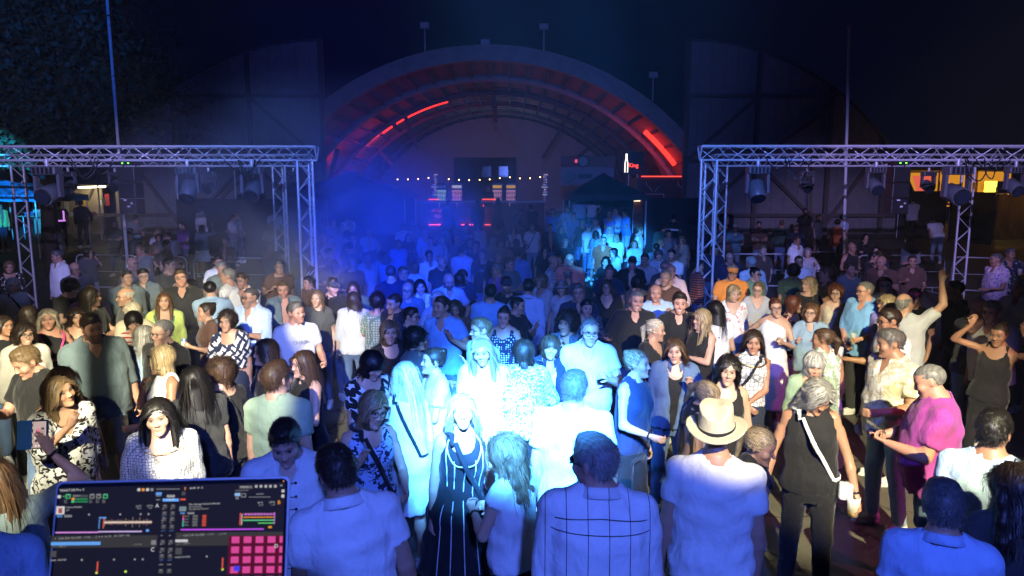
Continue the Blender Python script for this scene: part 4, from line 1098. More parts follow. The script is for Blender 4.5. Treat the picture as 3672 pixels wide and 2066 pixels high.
# red light strips on the vault
REDM=glow('red_led',(1,.022,.014),3.5)
def strip(yy,a0,a1,R=RI-.18,n=16,w=.10):
    pts=[((R)*math.cos(a),yy-Y0,HC[1]+R*math.sin(a)-1.15) for a in np.linspace(math.radians(a0),math.radians(a1),n)]
    return tubes('red_light_strip',[pts],w/2,REDM,hang)
for (x_,y_,z_,w_) in ((-6.6,11.0,4.4,210),(7.0,3.4,2.6,90),(-8.0,6.0,2.4,80)):      # the glow that the strips throw on the lining
    l_=bpy.data.lights.new('red_strip_light','POINT'); l_.energy=w_; l_.color=(1,.05,.03); l_.shadow_soft_size=.3; o_=bpy.data.objects.new('red_strip_light',l_); o_.location=(x_,y_,z_); link(o_,hang)
l_=bpy.data.lights.new('added_hall_light','POINT'); l_.energy=80; l_.color=(.55,.6,1); l_.shadow_soft_size=.4; o_=bpy.data.objects.new('added_hall_light',l_); o_.location=(.5,17,4.6); link(o_,hang)  # added lamp without a fixture, lifts the back wall
strip(41.0,104,121); strip(41.0,122.5,126,n=5); strip(32.7,38,49,w=.22,n=20); strip(45.0,136,139,n=5)
# ---------------------------------------------------------------- floodlights on the roof
def floodlight(x,z,h,lab):
    r=empty('floodlight',(x,30.3,z-h),0,lab,'floodlight','floodlights on the hangar roof')
    if h>.2: rod('post',(0,0,0),(0,0,h-.1),.028,STEEL,r)
    bbox('lamp_housing',(-.19,-.09,h-.12),(.19,.09,h+.14),pbr('lamp_grey',(.30,.31,.34),.5),r,.02)
    bbox('lamp_glass',(-.16,-.098,h-.09),(.16,-.092,h+.11),pbr('lamp_glass',(.5,.5,.55),.1),r)
floodlight(-3.67,9.56,1.20,'floodlight on a thin post above the darker half of the arch')
floodlight(1.34,9.51,1.16,'floodlight on a thin post above the arch towards the straw hat side')
floodlight(-1.13,8.87,.14,'small floodlight sitting directly on the arch crown')
floodlight(5.99,7.55,1.05,'low floodlight on a short post beside the timber wing')

# ---------------------------------------------------------------- quarter-arch timber door leaves slid open to either side
def wing(sg,xe,lab,R,W):
    r=empty('hangar_door',(xe,28.9,.9),0,lab,'hangar door','sliding timber door leaves of the hangar')
    top=7.78; n=26; pr=[]
    xs=np.linspace(0,W,n)
    zt=lambda x: top-R+math.sqrt(max(R*R-x*x,0))
    npl=18                                        # cladding boards, each its own plank
    for i in range(npl):
        x0,x1=W*i/npl,W*(i+1)/npl-.012
        v=[];z0,z1=zt(x0),zt(x1)
        for y in (0,.05): v+=[(sg*x0,y,0),(sg*x1,y,0),(sg*x1,y,max(z1,.05)),(sg*x0,y,max(z0,.05))]
        dy=.004*(i%2)
        v=[(a,b+dy,c) for a,b,c in v]
        fs=[(0,1,2,3),(7,6,5,4),(0,4,5,1),(1,5,6,2),(2,6,7,3),(3,7,4,0)]
        mesh_obj('cladding_board',v,fs,BOARD,r)
    for x in (.10,W*.31,W*.62,W*.86): slab('post',(sg*x,-.08,0),(sg*x,-.08,zt(x)-.05),.16,.16,TIMB,r)
    for z in (5.6,3.0,.8):
        xr=max((q for q in xs if zt(q)>z+.1),default=0); slab('rail',(0,-.20,z),(sg*xr,-.20,z),.10,.14,TIMB,r)
    for a,b in (((.1,3.0),(W*.31,5.6)),((W*.31,3.0),(W*.62,5.2)),((W*.62,.2),(W*.31,3.0)),((.1,.2),(W*.31,3.0)),((W*.62,.4),(W*.80,3.0))):
        slab('brace',(sg*a[0],-.17,a[1]),(sg*b[0],-.17,b[1]),.08,.14,TIMB,r)
    pts=[(sg*x,-.02,zt(x)+.03) for x in xs]
    tubes('edge_trim',[pts],.06,TIMB,r)
    return r
wing(-1,-7.62,'timber door leaf of the hangar on the side of the trees, quarter arch shape',10.9,9.9)
wing(1,7.01,'timber door leaf of the hangar with visible braces, quarter arch shape',10.6,9.6)
# dark side wall of the booth in front of the leaf by the trees
bt=empty('mixing_booth',(-9.9,25.2,.4),0,'black draped mixing booth platform in front of the timber leaf','booth')
bbox('front_drape',(-2.25,0,0),(2.25,.10,2.0),CANV,bt); bbox('side_drape',(-2.25,.11,0),(-2.15,2.4,2.0),CANV,bt); bbox('side_drape',(2.15,.11,0),(2.25,2.4,2.0),CANV,bt); bbox('desk_top',(-2.25,.2,1.90),(2.25,2.4,1.98),BLKP,bt)
for x in (-2.2,-.1,2.2): rod('roof_post',(x,.05,2.0),(x,.05,3.6),.025,STEEL,bt)
slab('timber_strut',(-1.15,1.2,2.0),(-.1,1.3,3.0),.14,.14,TIMB,bt); slab('timber_strut',(.25,1.2,2.0),(.18,1.3,3.0),.14,.14,TIMB,bt)

# ---------------------------------------------------------------- flag poles
def pole(x,y,h,r,lab,tilt=0):
    o=empty('flag_pole',(x,y,gz(y)),0,lab,'flag pole','thin white flag poles'); rod('shaft',(0,0,0),(tilt,0,h),r,pbr('pole_paint',(.8,.8,.82),.4,noise=.2,nscale=3),o); rod('base_plate',(0,0,0),(0,0,.04),.14,STEEL,o); ball('finial',(tilt,0,h),r*1.4,STEEL,o)
pole(-11.17,20.0,11.5,.04,'tall thin flag pole beside the dark trees'); pole(9.66,20.0,7.5,.04,'thin flag pole in front of the braced timber leaf',-.30)

# ---------------------------------------------------------------- lighting trusses
def truss(parent,p,q,w,name,down):
    """three chords with lacing bars; the odd chord lies towards 'down'"""
    p=Vector(p); q=Vector(q); ax=(q-p).normalized(); dn=Vector(down); sd=ax.cross(dn).normalized(); h=w*.866
    offs=[sd*w/2-dn*h/2,-sd*w/2-dn*h/2,dn*h/2]
    for o in offs: rod('chord',p+o,q+o,.025,ALU,parent)
    L=(q-p).length; n=max(2,round(L/.29)); st=L/n
    for a,b in ((0,2),(1,2),(0,1)):
        for i in range(n):
            s0,s1=(a,b) if (i+(a==1))%2==0 else (b,a)
            rod('lacing_bar',p+ax*(i*st)+offs[s0],p+ax*((i+1)*st)+offs[s1],.009,ALU,parent)
    for e in (p,q):
        for a,b in ((0,2),(1,2),(0,1)): rod('end_bar',e+offs[a],e+offs[b],.016,ALU,parent)
def truss_frame(x0,x1,y,z,lab,legs):
    r=empty('lighting_truss',(0,y,0),0,lab,'truss','aluminium lighting trusses round the dance floor')
    truss(r,(x0,0,z),(x1,0,z),.29,'beam',(0,0,-1))
    for x in legs:
        truss(r,(x,0,-.24),(x,0,z-.13),.29,'leg',(0,1,0)); bbox('foot_plate',(x-.35,-.35,-.3),(x+.35,.35,-.27),STEEL,r)
    return r
ZT=3.40
truss_frame(-12.0,-3.72,13.4,ZT,'aluminium truss goal on the tree side, front beam with fixtures',(-3.92,))
truss_frame(-12.4,-4.75,16.5,ZT,'aluminium truss goal on the tree side, rear beam on two legs',(-11.55,-5.45))
truss_frame(3.55,12.2,13.3,ZT,'aluminium truss goal on the kiosk side, front beam with blue lit corner',(3.70,))
truss_frame(4.70,12.4,16.4,ZT,'aluminium truss goal on the kiosk side, rear beam on two legs',(4.85,10.6))
# moving head fixtures
LENS=pbr('lens_glass',(.02,.03,.05),.06,spec=.9)
def moving_head(x,y,z,s,tilt,lab,led=None):
    r=empty('moving_head_light',(x,y,z),0,lab,'stage light','moving head stage lights hung from the trusses')
    S=lambda *q: tuple(a*s for a in q)
    rod('clamp',S(0,0,.16),S(0,0,.02),.035*s,STEEL,r)
    bbox('base',S(-.20,-.12,-.10),S(.20,.12,.04),FIX,r,.02*s)
    for i in range(5): bbox('vent_fin',S(-.16+i*.07,-.135,-.08),S(-.12+i*.07,-.121,.02),BLK,r)
    for sx in (-1,1): slab('yoke_arm',S(sx*.19,0,-.08),S(sx*.20,0,-.46),.10*s,.05*s,FIX,r)
    c=Vector(S(0,0,-.42)); d=Vector((0,-math.cos(tilt),-math.sin(tilt)))
    rod('head',c-d*.17*s,c+d*.17*s,.155*s,FIX,r); rod('lens_ring',c+d*.17*s,c+d*.20*s,.135*s,BLK,r); rod('lens',c+d*.20*s,c+d*.206*s,.115*s,LENS,r)
    if led: bbox('indicator_light',S(-.03,-.14,-.04),S(-.01,-.136,-.02),glow('led_'+led,{'g':(.1,1,.1),'r':(1,.1,.1)}[led],6),r)
zb=ZT-.125-.16
for x,s,t,l,led in ((-6.2,1,.9,'moving head light on the tree side front beam, second from the corner',None),(-4.97,1,.6,'moving head light on the tree side front beam closest to the corner',None),(-8.88,1.15,.25,'large dark moving head light hanging before the lit stall',None)):
    moving_head(x,13.4,zb,s,t,l,led)
for x,s,t,l in ((-10.45,.8,.5,'small moving head light on the rear beam next to the lit stall'),(-7.15,.8,.5,'small moving head light on the rear beam before the mixing booth'),(-5.15,.7,.5,'small moving head light at the end of the rear beam over its leg'),(-9.35,.7,.5,'small moving head light on the rear beam beside the hanging speaker')):
    moving_head(x,16.5,zb,s,t,l)
for x,s,t,l in ((4.66,1,1.0,'moving head light closest to the blue lit truss corner'),(6.9,.8,.5,'moving head light in the middle of the kiosk side front beam'),(8.45,1.15,.25,'large dark moving head light in front of the kiosk'),(9.55,.85,.5,'moving head light in front of the yellow lamp of the kiosk')):
    moving_head(x,13.3,zb,s,t,l)
for x,l in ((6.9,'small moving head light on the kiosk side rear beam near the brace'),(9.75,'small moving head light on the rear beam beside the pink kiosk stripe')):
    moving_head(x,16.4,zb,.75,.5,l)
def speaker(x,y,lab):
    r=empty('hanging_speaker',(x,y,2.25),0,lab,'loudspeaker','slim loudspeaker columns hung from the trusses')
    for k in range(3): bbox('cabinet',(-.16,-.16,.01+k*.30),(.16,.16,.295+k*.30),BLKP,r,.012); 
    for k in range(3): bbox('grille',(-.14,-.172,.03+k*.30),(.14,-.163,.275+k*.30),BLK,r)
    bbox('amplifier',(-.13,-.15,.93),(.13,.15,1.0),BLK,r)
    for sx in (-.05,.06): bbox('indicator_light',(sx-.012,-.158,.955),(sx+.012,-.151,.975),glow('led_green',(.15,1,.05),5),r)
    for sx in (-.12,.12): rod('rigging_strap',(sx,0,.9),(sx,0,1.06),.012,BLK,r)
    for k,(sx,w) in enumerate(((.02,.05),(.08,.04),(-.04,.06))): bbox('paper_label',(sx-w/2,-.1745,.14+k*.06),(sx+w/2,-.173,.17+k*.06),pbr('paper',(.6,.6,.62),.8),r)
speaker(-7.30,13.4,'slim black loudspeaker column hung on the tree side truss'); speaker(7.32,13.3,'slim black loudspeaker column hung on the kiosk side truss')
# cables looped over the trusses
for x,y,n,l in ((-8.0,13.4,3,'black cable loops on the tree side front beam'),(-5.2,13.4,3,'black cable loops by the truss corner on the tree side'),(5.1,13.3,3,'black cable loops beside the blue lit truss corner'),(8.9,13.3,4,'black cable loops on the beam above the kiosk')):
    r=empty('power_cable',(x,y,ZT),0,l,'cable','black cables looped over the truss beams')
    rg=random.Random(int(x*10)); 
    for k in range(n):
        a=rg.uniform(-.5,.1); w=rg.uniform(.25,.7); d=rg.uniform(.12,.4); pts=[(a+w*t,-.20+.03*math.sin(t*9),-.12-d*4*t*(1-t)) for t in np.linspace(0,1,10)]; tubes('cable_loop',[pts],.012,BLK,r,ns=6)

# ---------------------------------------------------------------- crowd barriers
def barrier(x0,x1,y0,y1,lab):
    r=empty('crowd_barrier',((x0+x1)/2,(y0+y1)/2,gz((y0+y1)/2)),math.atan2(y1-y0,x1-x0),lab,'barrier','steel crowd barriers behind the dance floor')
    w=math.hypot(x1-x0,y1-y0)/2; pts=[]
    for cx_,cz,a0 in ((w-.15,.95,0),(-w+.15,.95,90),(-w+.15,.30,180),(w-.15,.30,270)):
        for a in range(0,91,15): pts.append((cx_+.15*math.cos(math.radians(a0+a)),0,cz+.15*math.sin(math.radians(a0+a))))
    tubes('frame_tube',[pts],.021,STEEL,r,closed=True)
    rod('mid_rail',(-w,0,.62),(w,0,.62),.010,STEEL,r)
    for sx in (-1,1): slab('foot',(sx*(w-.3),-.30,.02),(sx*(w-.3),.30,.02),.04,.03,STEEL,r); rod('foot_stem',(sx*(w-.3),0,.02),(sx*(w-.3),0,.15),.018,STEEL,r)
barrier(-12.9,-10.95,20.4,20.1,'steel crowd barrier close to the far tents'); barrier(-10.85,-9.45,20,20,'steel crowd barrier under the hanging speaker'); barrier(-9.25,-6.95,20,19.6,'steel crowd barrier behind the truss legs on the tree side')
barrier(6.15,8.3,20.4,20.4,'steel crowd barrier right behind the blue lit tower'); barrier(8.4,10.0,20.6,20.8,'steel crowd barrier behind the rust shirt'); barrier(10.15,12.7,20.2,20.2,'steel crowd barrier enclosing the rear truss leg on the kiosk side'); barrier(12.8,14.2,20.0,19.4,'steel crowd barrier running towards the tarpaulin fence')

# ---------------------------------------------------------------- tents
def tent(x,y,w,d,eave,apex,mat,lab,walls=False,cat='tent'):
    g=gz(y); r=empty('gazebo_tent',(x,y,g),0,lab,cat)
    e=eave-g; a=apex-g; n=10
    v=[];f=[];N_=n+1
    for j in range(N_):
        for i in range(N_):
            u,t=i/n*2-1,j/n*2-1; m=max(abs(u),abs(t)); k=abs(abs(u)-abs(t)); z=e+(a-e)*(1-m)**.92-.05*math.sin(math.pi*m)*(1-0)+.0
            v.append((u*w/2,t*d/2,z))
    f=[(j*N_+i,j*N_+i+1,(j+1)*N_+i+1,(j+1)*N_+i) for j in range(n) for i in range(n)]
    mesh_obj('canopy',v,f,mat,r,False)
    for (ax_,ay,bx,by) in ((-1,-1,1,-1),(1,-1,1,1),(1,1,-1,1),(-1,1,-1,-1)):
        vv=[];m=14
        for i in range(m+1):
            t=i/m; px,py=(ax_+(bx-ax_)*t)*w/2,(ay+(by-ay)*t)*d/2; vv+=[(px,py,e+.004),(px*1.004,py*1.004,e-.22+.02*math.sin(i*2.1))]
        mesh_obj('valance',vv,[(2*i,2*i+2,2*i+3,2*i+1) for i in range(m)],mat,r)
    for sx in (-1,1):
        for sy in (-1,1): rod('leg',(sx*w/2*.98,sy*d/2*.98,0),(sx*w/2*.98,sy*d/2*.98,e),.024,STEEL,r)
    if walls: bbox('back_panel',(-w/2*.97,d/2*.95,0.05),(w/2*.97,d/2*.95+.02,e-.05),mat,r)
    return r
tent(3.60,27.6,2.95,2.9,2.56,3.42,pbr('navy_canvas',(.030,.034,.05),.75,noise=.2,nscale=5,bump=.3,bscale=4),'black pop-up tent beside the bar with people in the cyan beam',True)
tent(-6.25,27.4,4.6,3.0,2.62,3.45,CANV,'dark wide tent in the haze at the bar',True)
tent(-18.6,25.5,4.4,3.0,2.55,3.12,pbr('blue_canvas',(.03,.30,.55),.7,noise=.15,nscale=3),'bright blue tent at the frame edge near the trees')
# ---------------------------------------------------------------- the bar inside the hangar mouth
G=1.15
bar=empty('bar_counter',(-2.4,30.5,G),0,'long bar counter with red lit front panels under the arch','bar counter')
WOODP=pbr('bar_panels',(.20,.07,.05),.6,noise=.35,nscale=4,bump=.2,bscale=10)
for i in range(10):
    x=-3.85+i*.77; bbox('front_panel',(x,0,.05),(x+.745,.06,1.02),WOODP,bar)
bbox('counter_top',(-3.95,-.12,1.04),(3.95,.55,1.12),pbr('counter_top',(.34,.34,.36),.35,noise=.2),bar,.01); bbox('plinth',(-3.9,.03,0),(3.9,.5,.045),BLK,bar)
RED2=glow('red_bar_light',(1,.07,.035),3.2)
for x0,x1,z in ((-1.23,-.80,1.18),(-1.25,-.50,.08),(.18,1.35,.08),(.95,1.45,.08),(1.10,1.7,1.18)): bbox('red_light_bar',(x0,-.16,z-.02),(x1,-.13,z+.02),RED2,bar)
slab('red_light_bar',(1.10,-.15,.10),(1.16,-.15,.95),.03,.03,RED2,bar)
words('sign_lettering','AUGUST',.20,glow('sign_red',(1,.12,.08),.5),bar,Matrix.Translation((-.75,-.02,.62))@UP); words('sign_lettering','FESTE',.20,glow('sign_red',(1,.12,.08),.5),bar,Matrix.Translation((-.75,-.02,.38))@UP)
# lit bottle fridges on the back counter
bc=empty('back_counter',(-2.4,33.0,G),0,'back counter of the bar carrying lit fridges','counter'); bbox('cabinet',(-4,0,0),(4,.6,.72),BLKP,bc); bbox('worktop',(-4.05,-.03,.725),(4.05,.62,.76),STEEL,bc)
def fridge(x,w,col,hcol,lab):
    r=empty('drinks_fridge',(x,33.15,G+.76),0,lab,'fridge','lit drinks fridges on the back counter'); h=1.15
    bbox('cabinet',(-w/2,.03,0),(w/2,.5,h),BLKP,r,.01); bbox('lit_interior',(-w/2+.04,.020,.06),(w/2-.04,.026,h-.32),glow('fridge_'+lab[:9],col,.4),r)
    bbox('header_sign',(-w/2+.05,.012,h-.24),(w/2-.05,.024,h-.10),glow('fridgehead_'+lab[:9],hcol,.5),r)
    for k in range(3):
        bbox('shelf',(-w/2+.04,.008,.22+k*.2),(w/2-.04,.018,.235+k*.2),STEEL,r)
        for b in range(4):
            xx=-w/2+.09+b*(w-.18)/3; rod('bottle',(xx,.004,.24+k*.2),(xx,.004,.34+k*.2),.022,pbr('bottle_%d'%(b%3),[(.03,.12,.05),(.25,.05,.02),(.3,.25,.05)][b%3],.2),r)
    rod('door_handle',(w/2-.05,-.01,.2),(w/2-.05,-.01,.6),.012,STEEL,r)
fridge(-3.35,.52,(.55,.85,1.0),(.06,.07,.09),'white lit drinks fridge at the smoke side of the bar')
fridge(-2.62,.56,(.9,.35,.8),(.8,.75,.85),'pink lit drinks fridge next to the white one')
fridge(-.70,.52,(.85,.4,.75),(1,.55,.06),'orange topped drinks fridge in the middle of the bar')
fridge(-.05,.52,(.45,.45,.8),(1,.50,.05),'orange topped drinks fridge nearest to the counter end')
# bulbs on a sagging wire
wire=empty('string_lights',(-1.9,31.2,3.3),0,'sagging string of warm bulbs over the bar','string lights')
bx=[609,676,743,810,942,1009,1075,1143,1209,1275,1340,1406,1472,1537]; bz=[1000,1000,997,990,998,1003,1005,1003,1000,992,986,993,992,985]
pw=[]
for X,Z in zip(bx,bz):
    x=(1100+X/1.84-1836)/2481*31.2*1.001; z=3.20-(Z-1000)/1.84/2481*31.2; pw.append((x+1.9,0,z-3.3+.11))
    ball('bulb',(x+1.9,0,z-3.3),.024,glow('warm_bulb',(1,.58,.20),14),wire); rod('socket',(x+1.9,0,z-3.3+.04),(x+1.9,0,z-3.3+.11),.018,BLK,wire)
full=[]
for a,b in zip(pw[:-1],pw[1:]):
    for t in (0,.25,.5,.75): full.append((a[0]+(b[0]-a[0])*t,0,a[2]+(b[2]-a[2])*t-.10*math.sin(math.pi*t)*(b[0]-a[0])))
tubes('wire',[full+[pw[-1]]],.006,BLK,wire,ns=5)
for x in (-3.45,1.45):
    o=empty('bar_post',(x,31.2,G),0,'slim post hung with small lamps at the %s end of the bulbs'%('smoke' if x<0 else 'tent'),'post'); rod('shaft',(0,0,0),(0,0,2.3),.05,STEEL,o)
    rg=random.Random(3)
    for k in range(9): bbox('lamp',(rg.uniform(-.14,.06),-.09,1.35+k*.11),(rg.uniform(.07,.16),-.06,1.41+k*.11),glow('post_lamp_%d'%(k%3),[(.5,.6,1),(.3,.3,1),(.9,.6,1)][k%3],.35),o)
# banners over the counter end
bn=empty('advertising_banner',(3.35,31.6,2.95),0,'printed banner wall with clock and leaf above the tent','banner')
bbox('lower_panel',(-1.15,0,0),(1.25,.04,.80),pbr('banner_pale',(.30,.30,.34),.7,noise=.2,nscale=3),bn); bbox('upper_panel',(-1.15,.002,.82),(.0,.045,1.30),pbr('banner_red',(.30,.08,.10),.7,noise=.2,nscale=3),bn); bbox('upper_panel',(.02,.002,.82),(1.3,.045,1.30),pbr('banner_brown',(.22,.15,.11),.7,noise=.4,nscale=5),bn)
a=np.linspace(0,2*math.pi,33)[:-1]
mesh_obj('leaf_print',[(-.75+.34*math.cos(t),-.004,.36+.26*math.sin(t)*(1-.35*math.cos(t))) for t in a],[tuple(range(31,-1,-1))],BLKP,bn)
tubes('clock_ring',[[(-.15+.24*math.cos(t),-.012,1.06+.24*math.sin(t)) for t in a]],.030,BLKP,bn,True); mesh_obj('clock_face',[(-.15+.22*math.cos(t),-.006,1.06+.22*math.sin(t)) for t in a],[tuple(range(31,-1,-1))],pbr('clock_face',(.35,.33,.33),.5),bn); slab('clock_hand',(-.15,-.016,1.06),(-.10,-.016,1.22),.012,.004,BLK,bn); slab('clock_hand',(-.15,-.016,1.06),(-.02,-.016,1.02),.012,.004,BLK,bn)
bbox('green_print',(-.35,-.004,.30),(.25,0.001,.50),pbr('print_green',(.05,.16,.13),.7),bn); bbox('red_lamp',(-.52,-.03,1.0),(-.38,.0,1.14),glow('small_red',(1,.12,.2),.8),bn)
ne=empty('neon_sign',(5.40,31.8,3.5),0,'glowing red and white bottle shaped neon sign','neon sign')
tubes('white_tube',[[(-.28,0,.02),(-.28,0,.45),(-.24,0,.62),(-.24,0,.86)],[(-.16,0,.02),(-.16,0,.45),(-.20,0,.62),(-.20,0,.86)]],.022,glow('neon_white',(1,.85,.75),2.2),ne)
words('red_lettering','King',.25,glow('neon_red',(1,.05,.035),3.5),ne,Matrix.Translation((.10,0,.26))@Matrix.Rotation(math.radians(0),4,'Y')@UP); bbox('backing_board',(-.36,.03,-.05),(.55,.06,.95),BLK,ne); rod('stand_leg',(-.1,.05,-1.2),(-.1,.05,-.05),.03,STEEL,ne); rod('stand_leg',(.3,.05,-1.2),(.3,.05,-.05),.03,STEEL,ne)
# red container stall with bull heads
ct=empty('stall_container',(6.75,30.6,1.0),0,'dark red container stall with painted bull heads','container')
bbox('wall',(-1.25,0,1.38),(1.15,2.2,2.28),pbr('container_red',(.13,.02,.02),.55,noise=.3,nscale=3,bump=.2,bscale=6),ct); bbox('lower_wall',(-1.25,.02,0),(1.15,2.2,1.36),BLKP,ct)
bbox('red_roof_light',(-1.1,-.03,2.30),(.9,.01,2.34),glow('roof_red',(1,.05,.03),3),ct)
for cx_ in (-.55,.85):
    for sx in (-1,1):
        tubes('bull_horn',[[(cx_+sx*.06,-.012,1.66),(cx_+sx*.14,-.012,1.80),(cx_+sx*.30,-.012,1.92),(cx_+sx*.34,-.012,2.10)]],.018,pbr('chalk_white',(.6,.6,.6),.7),ct,ns=6)
tubes('window_frame',[[(-1.1,-.02,.9),(-1.1,-.02,1.55),(-.1,-.02,1.55),(-.1,-.02,.9)]],.03,pbr('chalk_white',(.6,.6,.6),.7),ct,ns=6)
# lit serving hatch behind the tent
sh=empty('serving_hatch',(5.0,29.6,1.05),0,'small lit serving hatch with red post behind the tent','hatch')
bbox('red_post',(-.62,0,.2),(-.54,.1,1.45),glow('hatch_red',(1,.06,.04),1.2),sh); bbox('lit_panel',(-.48,.02,.75),(-.28,.05,1.4),glow('hatch_white',(1,.85,.55),1.6),sh); bbox('lit_panel',(.1,.02,1.2),(.45,.05,1.42),glow('hatch_white',(1,.85,.55),1.6),sh); bbox('counter',(-.55,-.2,.66),(.5,.1,.72),TIMB,sh); bbox('back_wall',(-.7,.2,0),(.6,.25,1.5),WOODP,sh); bbox('shelf',(-.45,.02,.5),(.5,.06,.55),TIMB,sh)
# black fence panels by the tent
fp=empty('fence_panel',(6.1,26.6,.5),0,'plain black fence panel between tent and truss tower','fence'); bbox('panel',(-.98,0,0),(1.05,.04,1.93),CANV,fp)
for x in (-1.0,1.07): rod('post',(x,.02,0),(x,.02,2.0),.024,STEEL,fp)
# ---------------------------------------------------------------- lit stall under the trees
st=empty('market_stall',(-17.3,28.0,.75),0,'warm lit market stall with coloured posters below the trees','stall')
WARM=glow('tube_lamp',(1,.86,.55),9)
bbox('back_wall',(-2.6,.9,0),(1.0,.95,2.15),pbr('stall_board',(.42,.36,.25),.8,noise=.3,nscale=3),st); bbox('roof',(-2.8,-.5,2.18),(1.2,1.1,2.26),CANV,st); slab('tube_lamp',(-.4,.45,2.08),(.75,.45,2.12),.07,.07,WARM,st)
for x in (-2.6,-1.2,.95): rod('post',(x,-.4,0),(x,-.4,2.18),.03,pbr('stall_post',(.45,.40,.30),.6),st)
rg=random.Random(8); cols=['dgreen','red','yellow','blue','coral','white','navy','rust']
for k in range(16):
    x=rg.uniform(-2.4,.6); z=rg.uniform(.9,1.8); w=rg.uniform(.14,.36); h=rg.uniform(.18,.5); c=cols[k%8]; bbox('poster',(x,.865+.002*k,z),(x+w,.867+.002*k,z+h),pbr('poster_'+c,CLOTH[c],.7),st)
for k in range(3):
    bbox('table_top',(-2.5+k*1.15,-.3,.92),(-1.5+k*1.15,.3,.96),pbr('table_wood',(.42,.33,.2),.6),st)
    for sx in (-2.4,-1.6): rod('table_leg',(sx+k*1.15,0,0),(sx+k*1.15,0,.92),.025,STEEL,st)
for k in range(14): x=rg.uniform(-2.4,.7); bbox('goods_box',(x,-.15,.965),(x+rg.uniform(.1,.22),.1,.99+rg.uniform(.06,.2)),pbr('goods_%d'%(k%4),[(.4,.3,.18),(.15,.2,.4),(.4,.1,.08),(.5,.5,.45)][k%4],.7),st)
pl=bpy.data.lights.new('stall_tube_light','POINT'); pl.energy=16; pl.color=(1,.80,.48); pl.shadow_soft_size=.3; po=bpy.data.objects.new('stall_tube_light',pl); po.location=(.2,.0,1.95); link(po,st)
# ---------------------------------------------------------------- yellow lit kiosk and tarpaulin fence
kz=empty('food_kiosk',(20.2,32.0,1.15),0,'yellow lit food kiosk behind the black fence','kiosk')
YEL=glow('kiosk_board_glow',(1,.40,.03),.62); YEL2=glow('kiosk_lamp',(1,.85,.06),3.5)  # YEL boards and wall glow: lamplight on them put into the material
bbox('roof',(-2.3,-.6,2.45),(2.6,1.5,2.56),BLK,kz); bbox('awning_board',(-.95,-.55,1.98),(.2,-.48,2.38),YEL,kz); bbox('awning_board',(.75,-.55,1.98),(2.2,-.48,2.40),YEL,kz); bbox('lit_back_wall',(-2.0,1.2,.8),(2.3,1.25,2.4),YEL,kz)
v=[(-2.2,-.5,2.22),(-1.35,-.5,2.22),(-1.35,-.5,1.0),(-1.78,-.5,1.0)]; mesh_obj('pink_pennant',v,[(0,3,2,1)],glow('pennant_glow',(1,.16,.10),.75),kz)  # pennant glows by itself in place of the light on it
for x in (-1.3,-.98,.72,2.22): bbox('post',(x,-.5,0),(x+.06,-.42,2.44),pbr('kiosk_post',(.5,.3,.06),.6),kz)
bbox('hatch_window',(-.85,-.47,1.55),(.1,-.45,1.85),pbr('hatch_dark',(.10,.06,.02),.4),kz)
bbox('yellow_lamp_column',(1.35,-.3,.9),(1.78,-.1,2.02),YEL2,kz); bbox('counter',(-1.9,-.5,.9),(2.3,-.2,1.0),pbr('kiosk_counter',(.3,.2,.08),.6),kz)
for k,x in enumerate((-1.1,-.45,.35,.95,2.0)): rod('bottle',(x,-.35,1.0),(x,-.35,1.28),.05,pbr('kiosk_bottle',(.35,.18,.03),.3),kz); rod('bottle_neck',(x,-.35,1.28),(x,-.35,1.42),.02,pbr('kiosk_bottle',(.35,.18,.03),.3),kz)
for k in range(3):
    pts=[(.95+k*.09,-.46,1.62),(1.0+k*.09,-.46,1.74),(.95+k*.09,-.46,1.86)]; tubes('arrow_mark',[pts],.014,pbr('kiosk_post',(.5,.3,.06),.6),kz,ns=5)
fl=bpy.data.lights.new('kiosk_light','POINT'); fl.energy=40; fl.color=(1,.5,.08); fl.shadow_soft_size=.25; fo=bpy.data.objects.new('kiosk_light',fl); fo.location=(1.55,-.55,1.7); link(fo,kz)
for x0,x1,y,lab in ((15.7,17.6,28.2,'black fence panel before the kiosk, first from the flag pole'),(17.65,19.5,28.0,'black fence panel before the kiosk, beside the tarpaulin')):
    r=empty('fence_panel',((x0+x1)/2,y,gz(y)),0,lab,'fence'); w=(x1-x0)/2; bbox('panel',(-w,0,0),(w,.04,1.90),CANV,r)
    for sx in (-w,w): rod('post',(sx,.06,0),(sx,.06,1.95),.024,STEEL,r)
# creased tarpaulin on a frame
tp=empty('tarpaulin_fence',(20.4,27.0,.55),0,'creased tarpaulin fence glowing orange beside the kiosk','fence'); n=44;v=[]
for j in range(15):
    for i in range(n+1):
        u=i/n; t=j/14; v.append((-1.6+3.6*u,.25*u+.05*math.sin(u*40+t*7+3*math.sin(t*5))*(.4+.6*t)+.02*math.sin(u*90-t*14),.25+t*(1.75+.22*max(0,u-.45)/.55)))
mesh_obj('tarpaulin_sheet',v,[(j*(n+1)+i,j*(n+1)+i+1,(j+1)*(n+1)+i+1,(j+1)*(n+1)+i) for j in range(14) for i in range(n)],pbr('tarpaulin',(.20,.16,.11),.38,noise=.2,nscale=5),tp,True)
for x in (-1.6,0,2.0): rod('post',(x,.12,0),(x,.12,2.3),.025,STEEL,tp)
rod('top_rail',(-1.6,.12,2.02),(2.0,.30,2.24),.02,STEEL,tp); slab('bench_rail',(-.3,-.4,1.05),(1.9,-.4,1.05),.10,.04,TIMB,tp); slab('ground_beam',(-.3,-.5,.12),(1.9,-.5,.12),.2,.2,TIMB,tp)
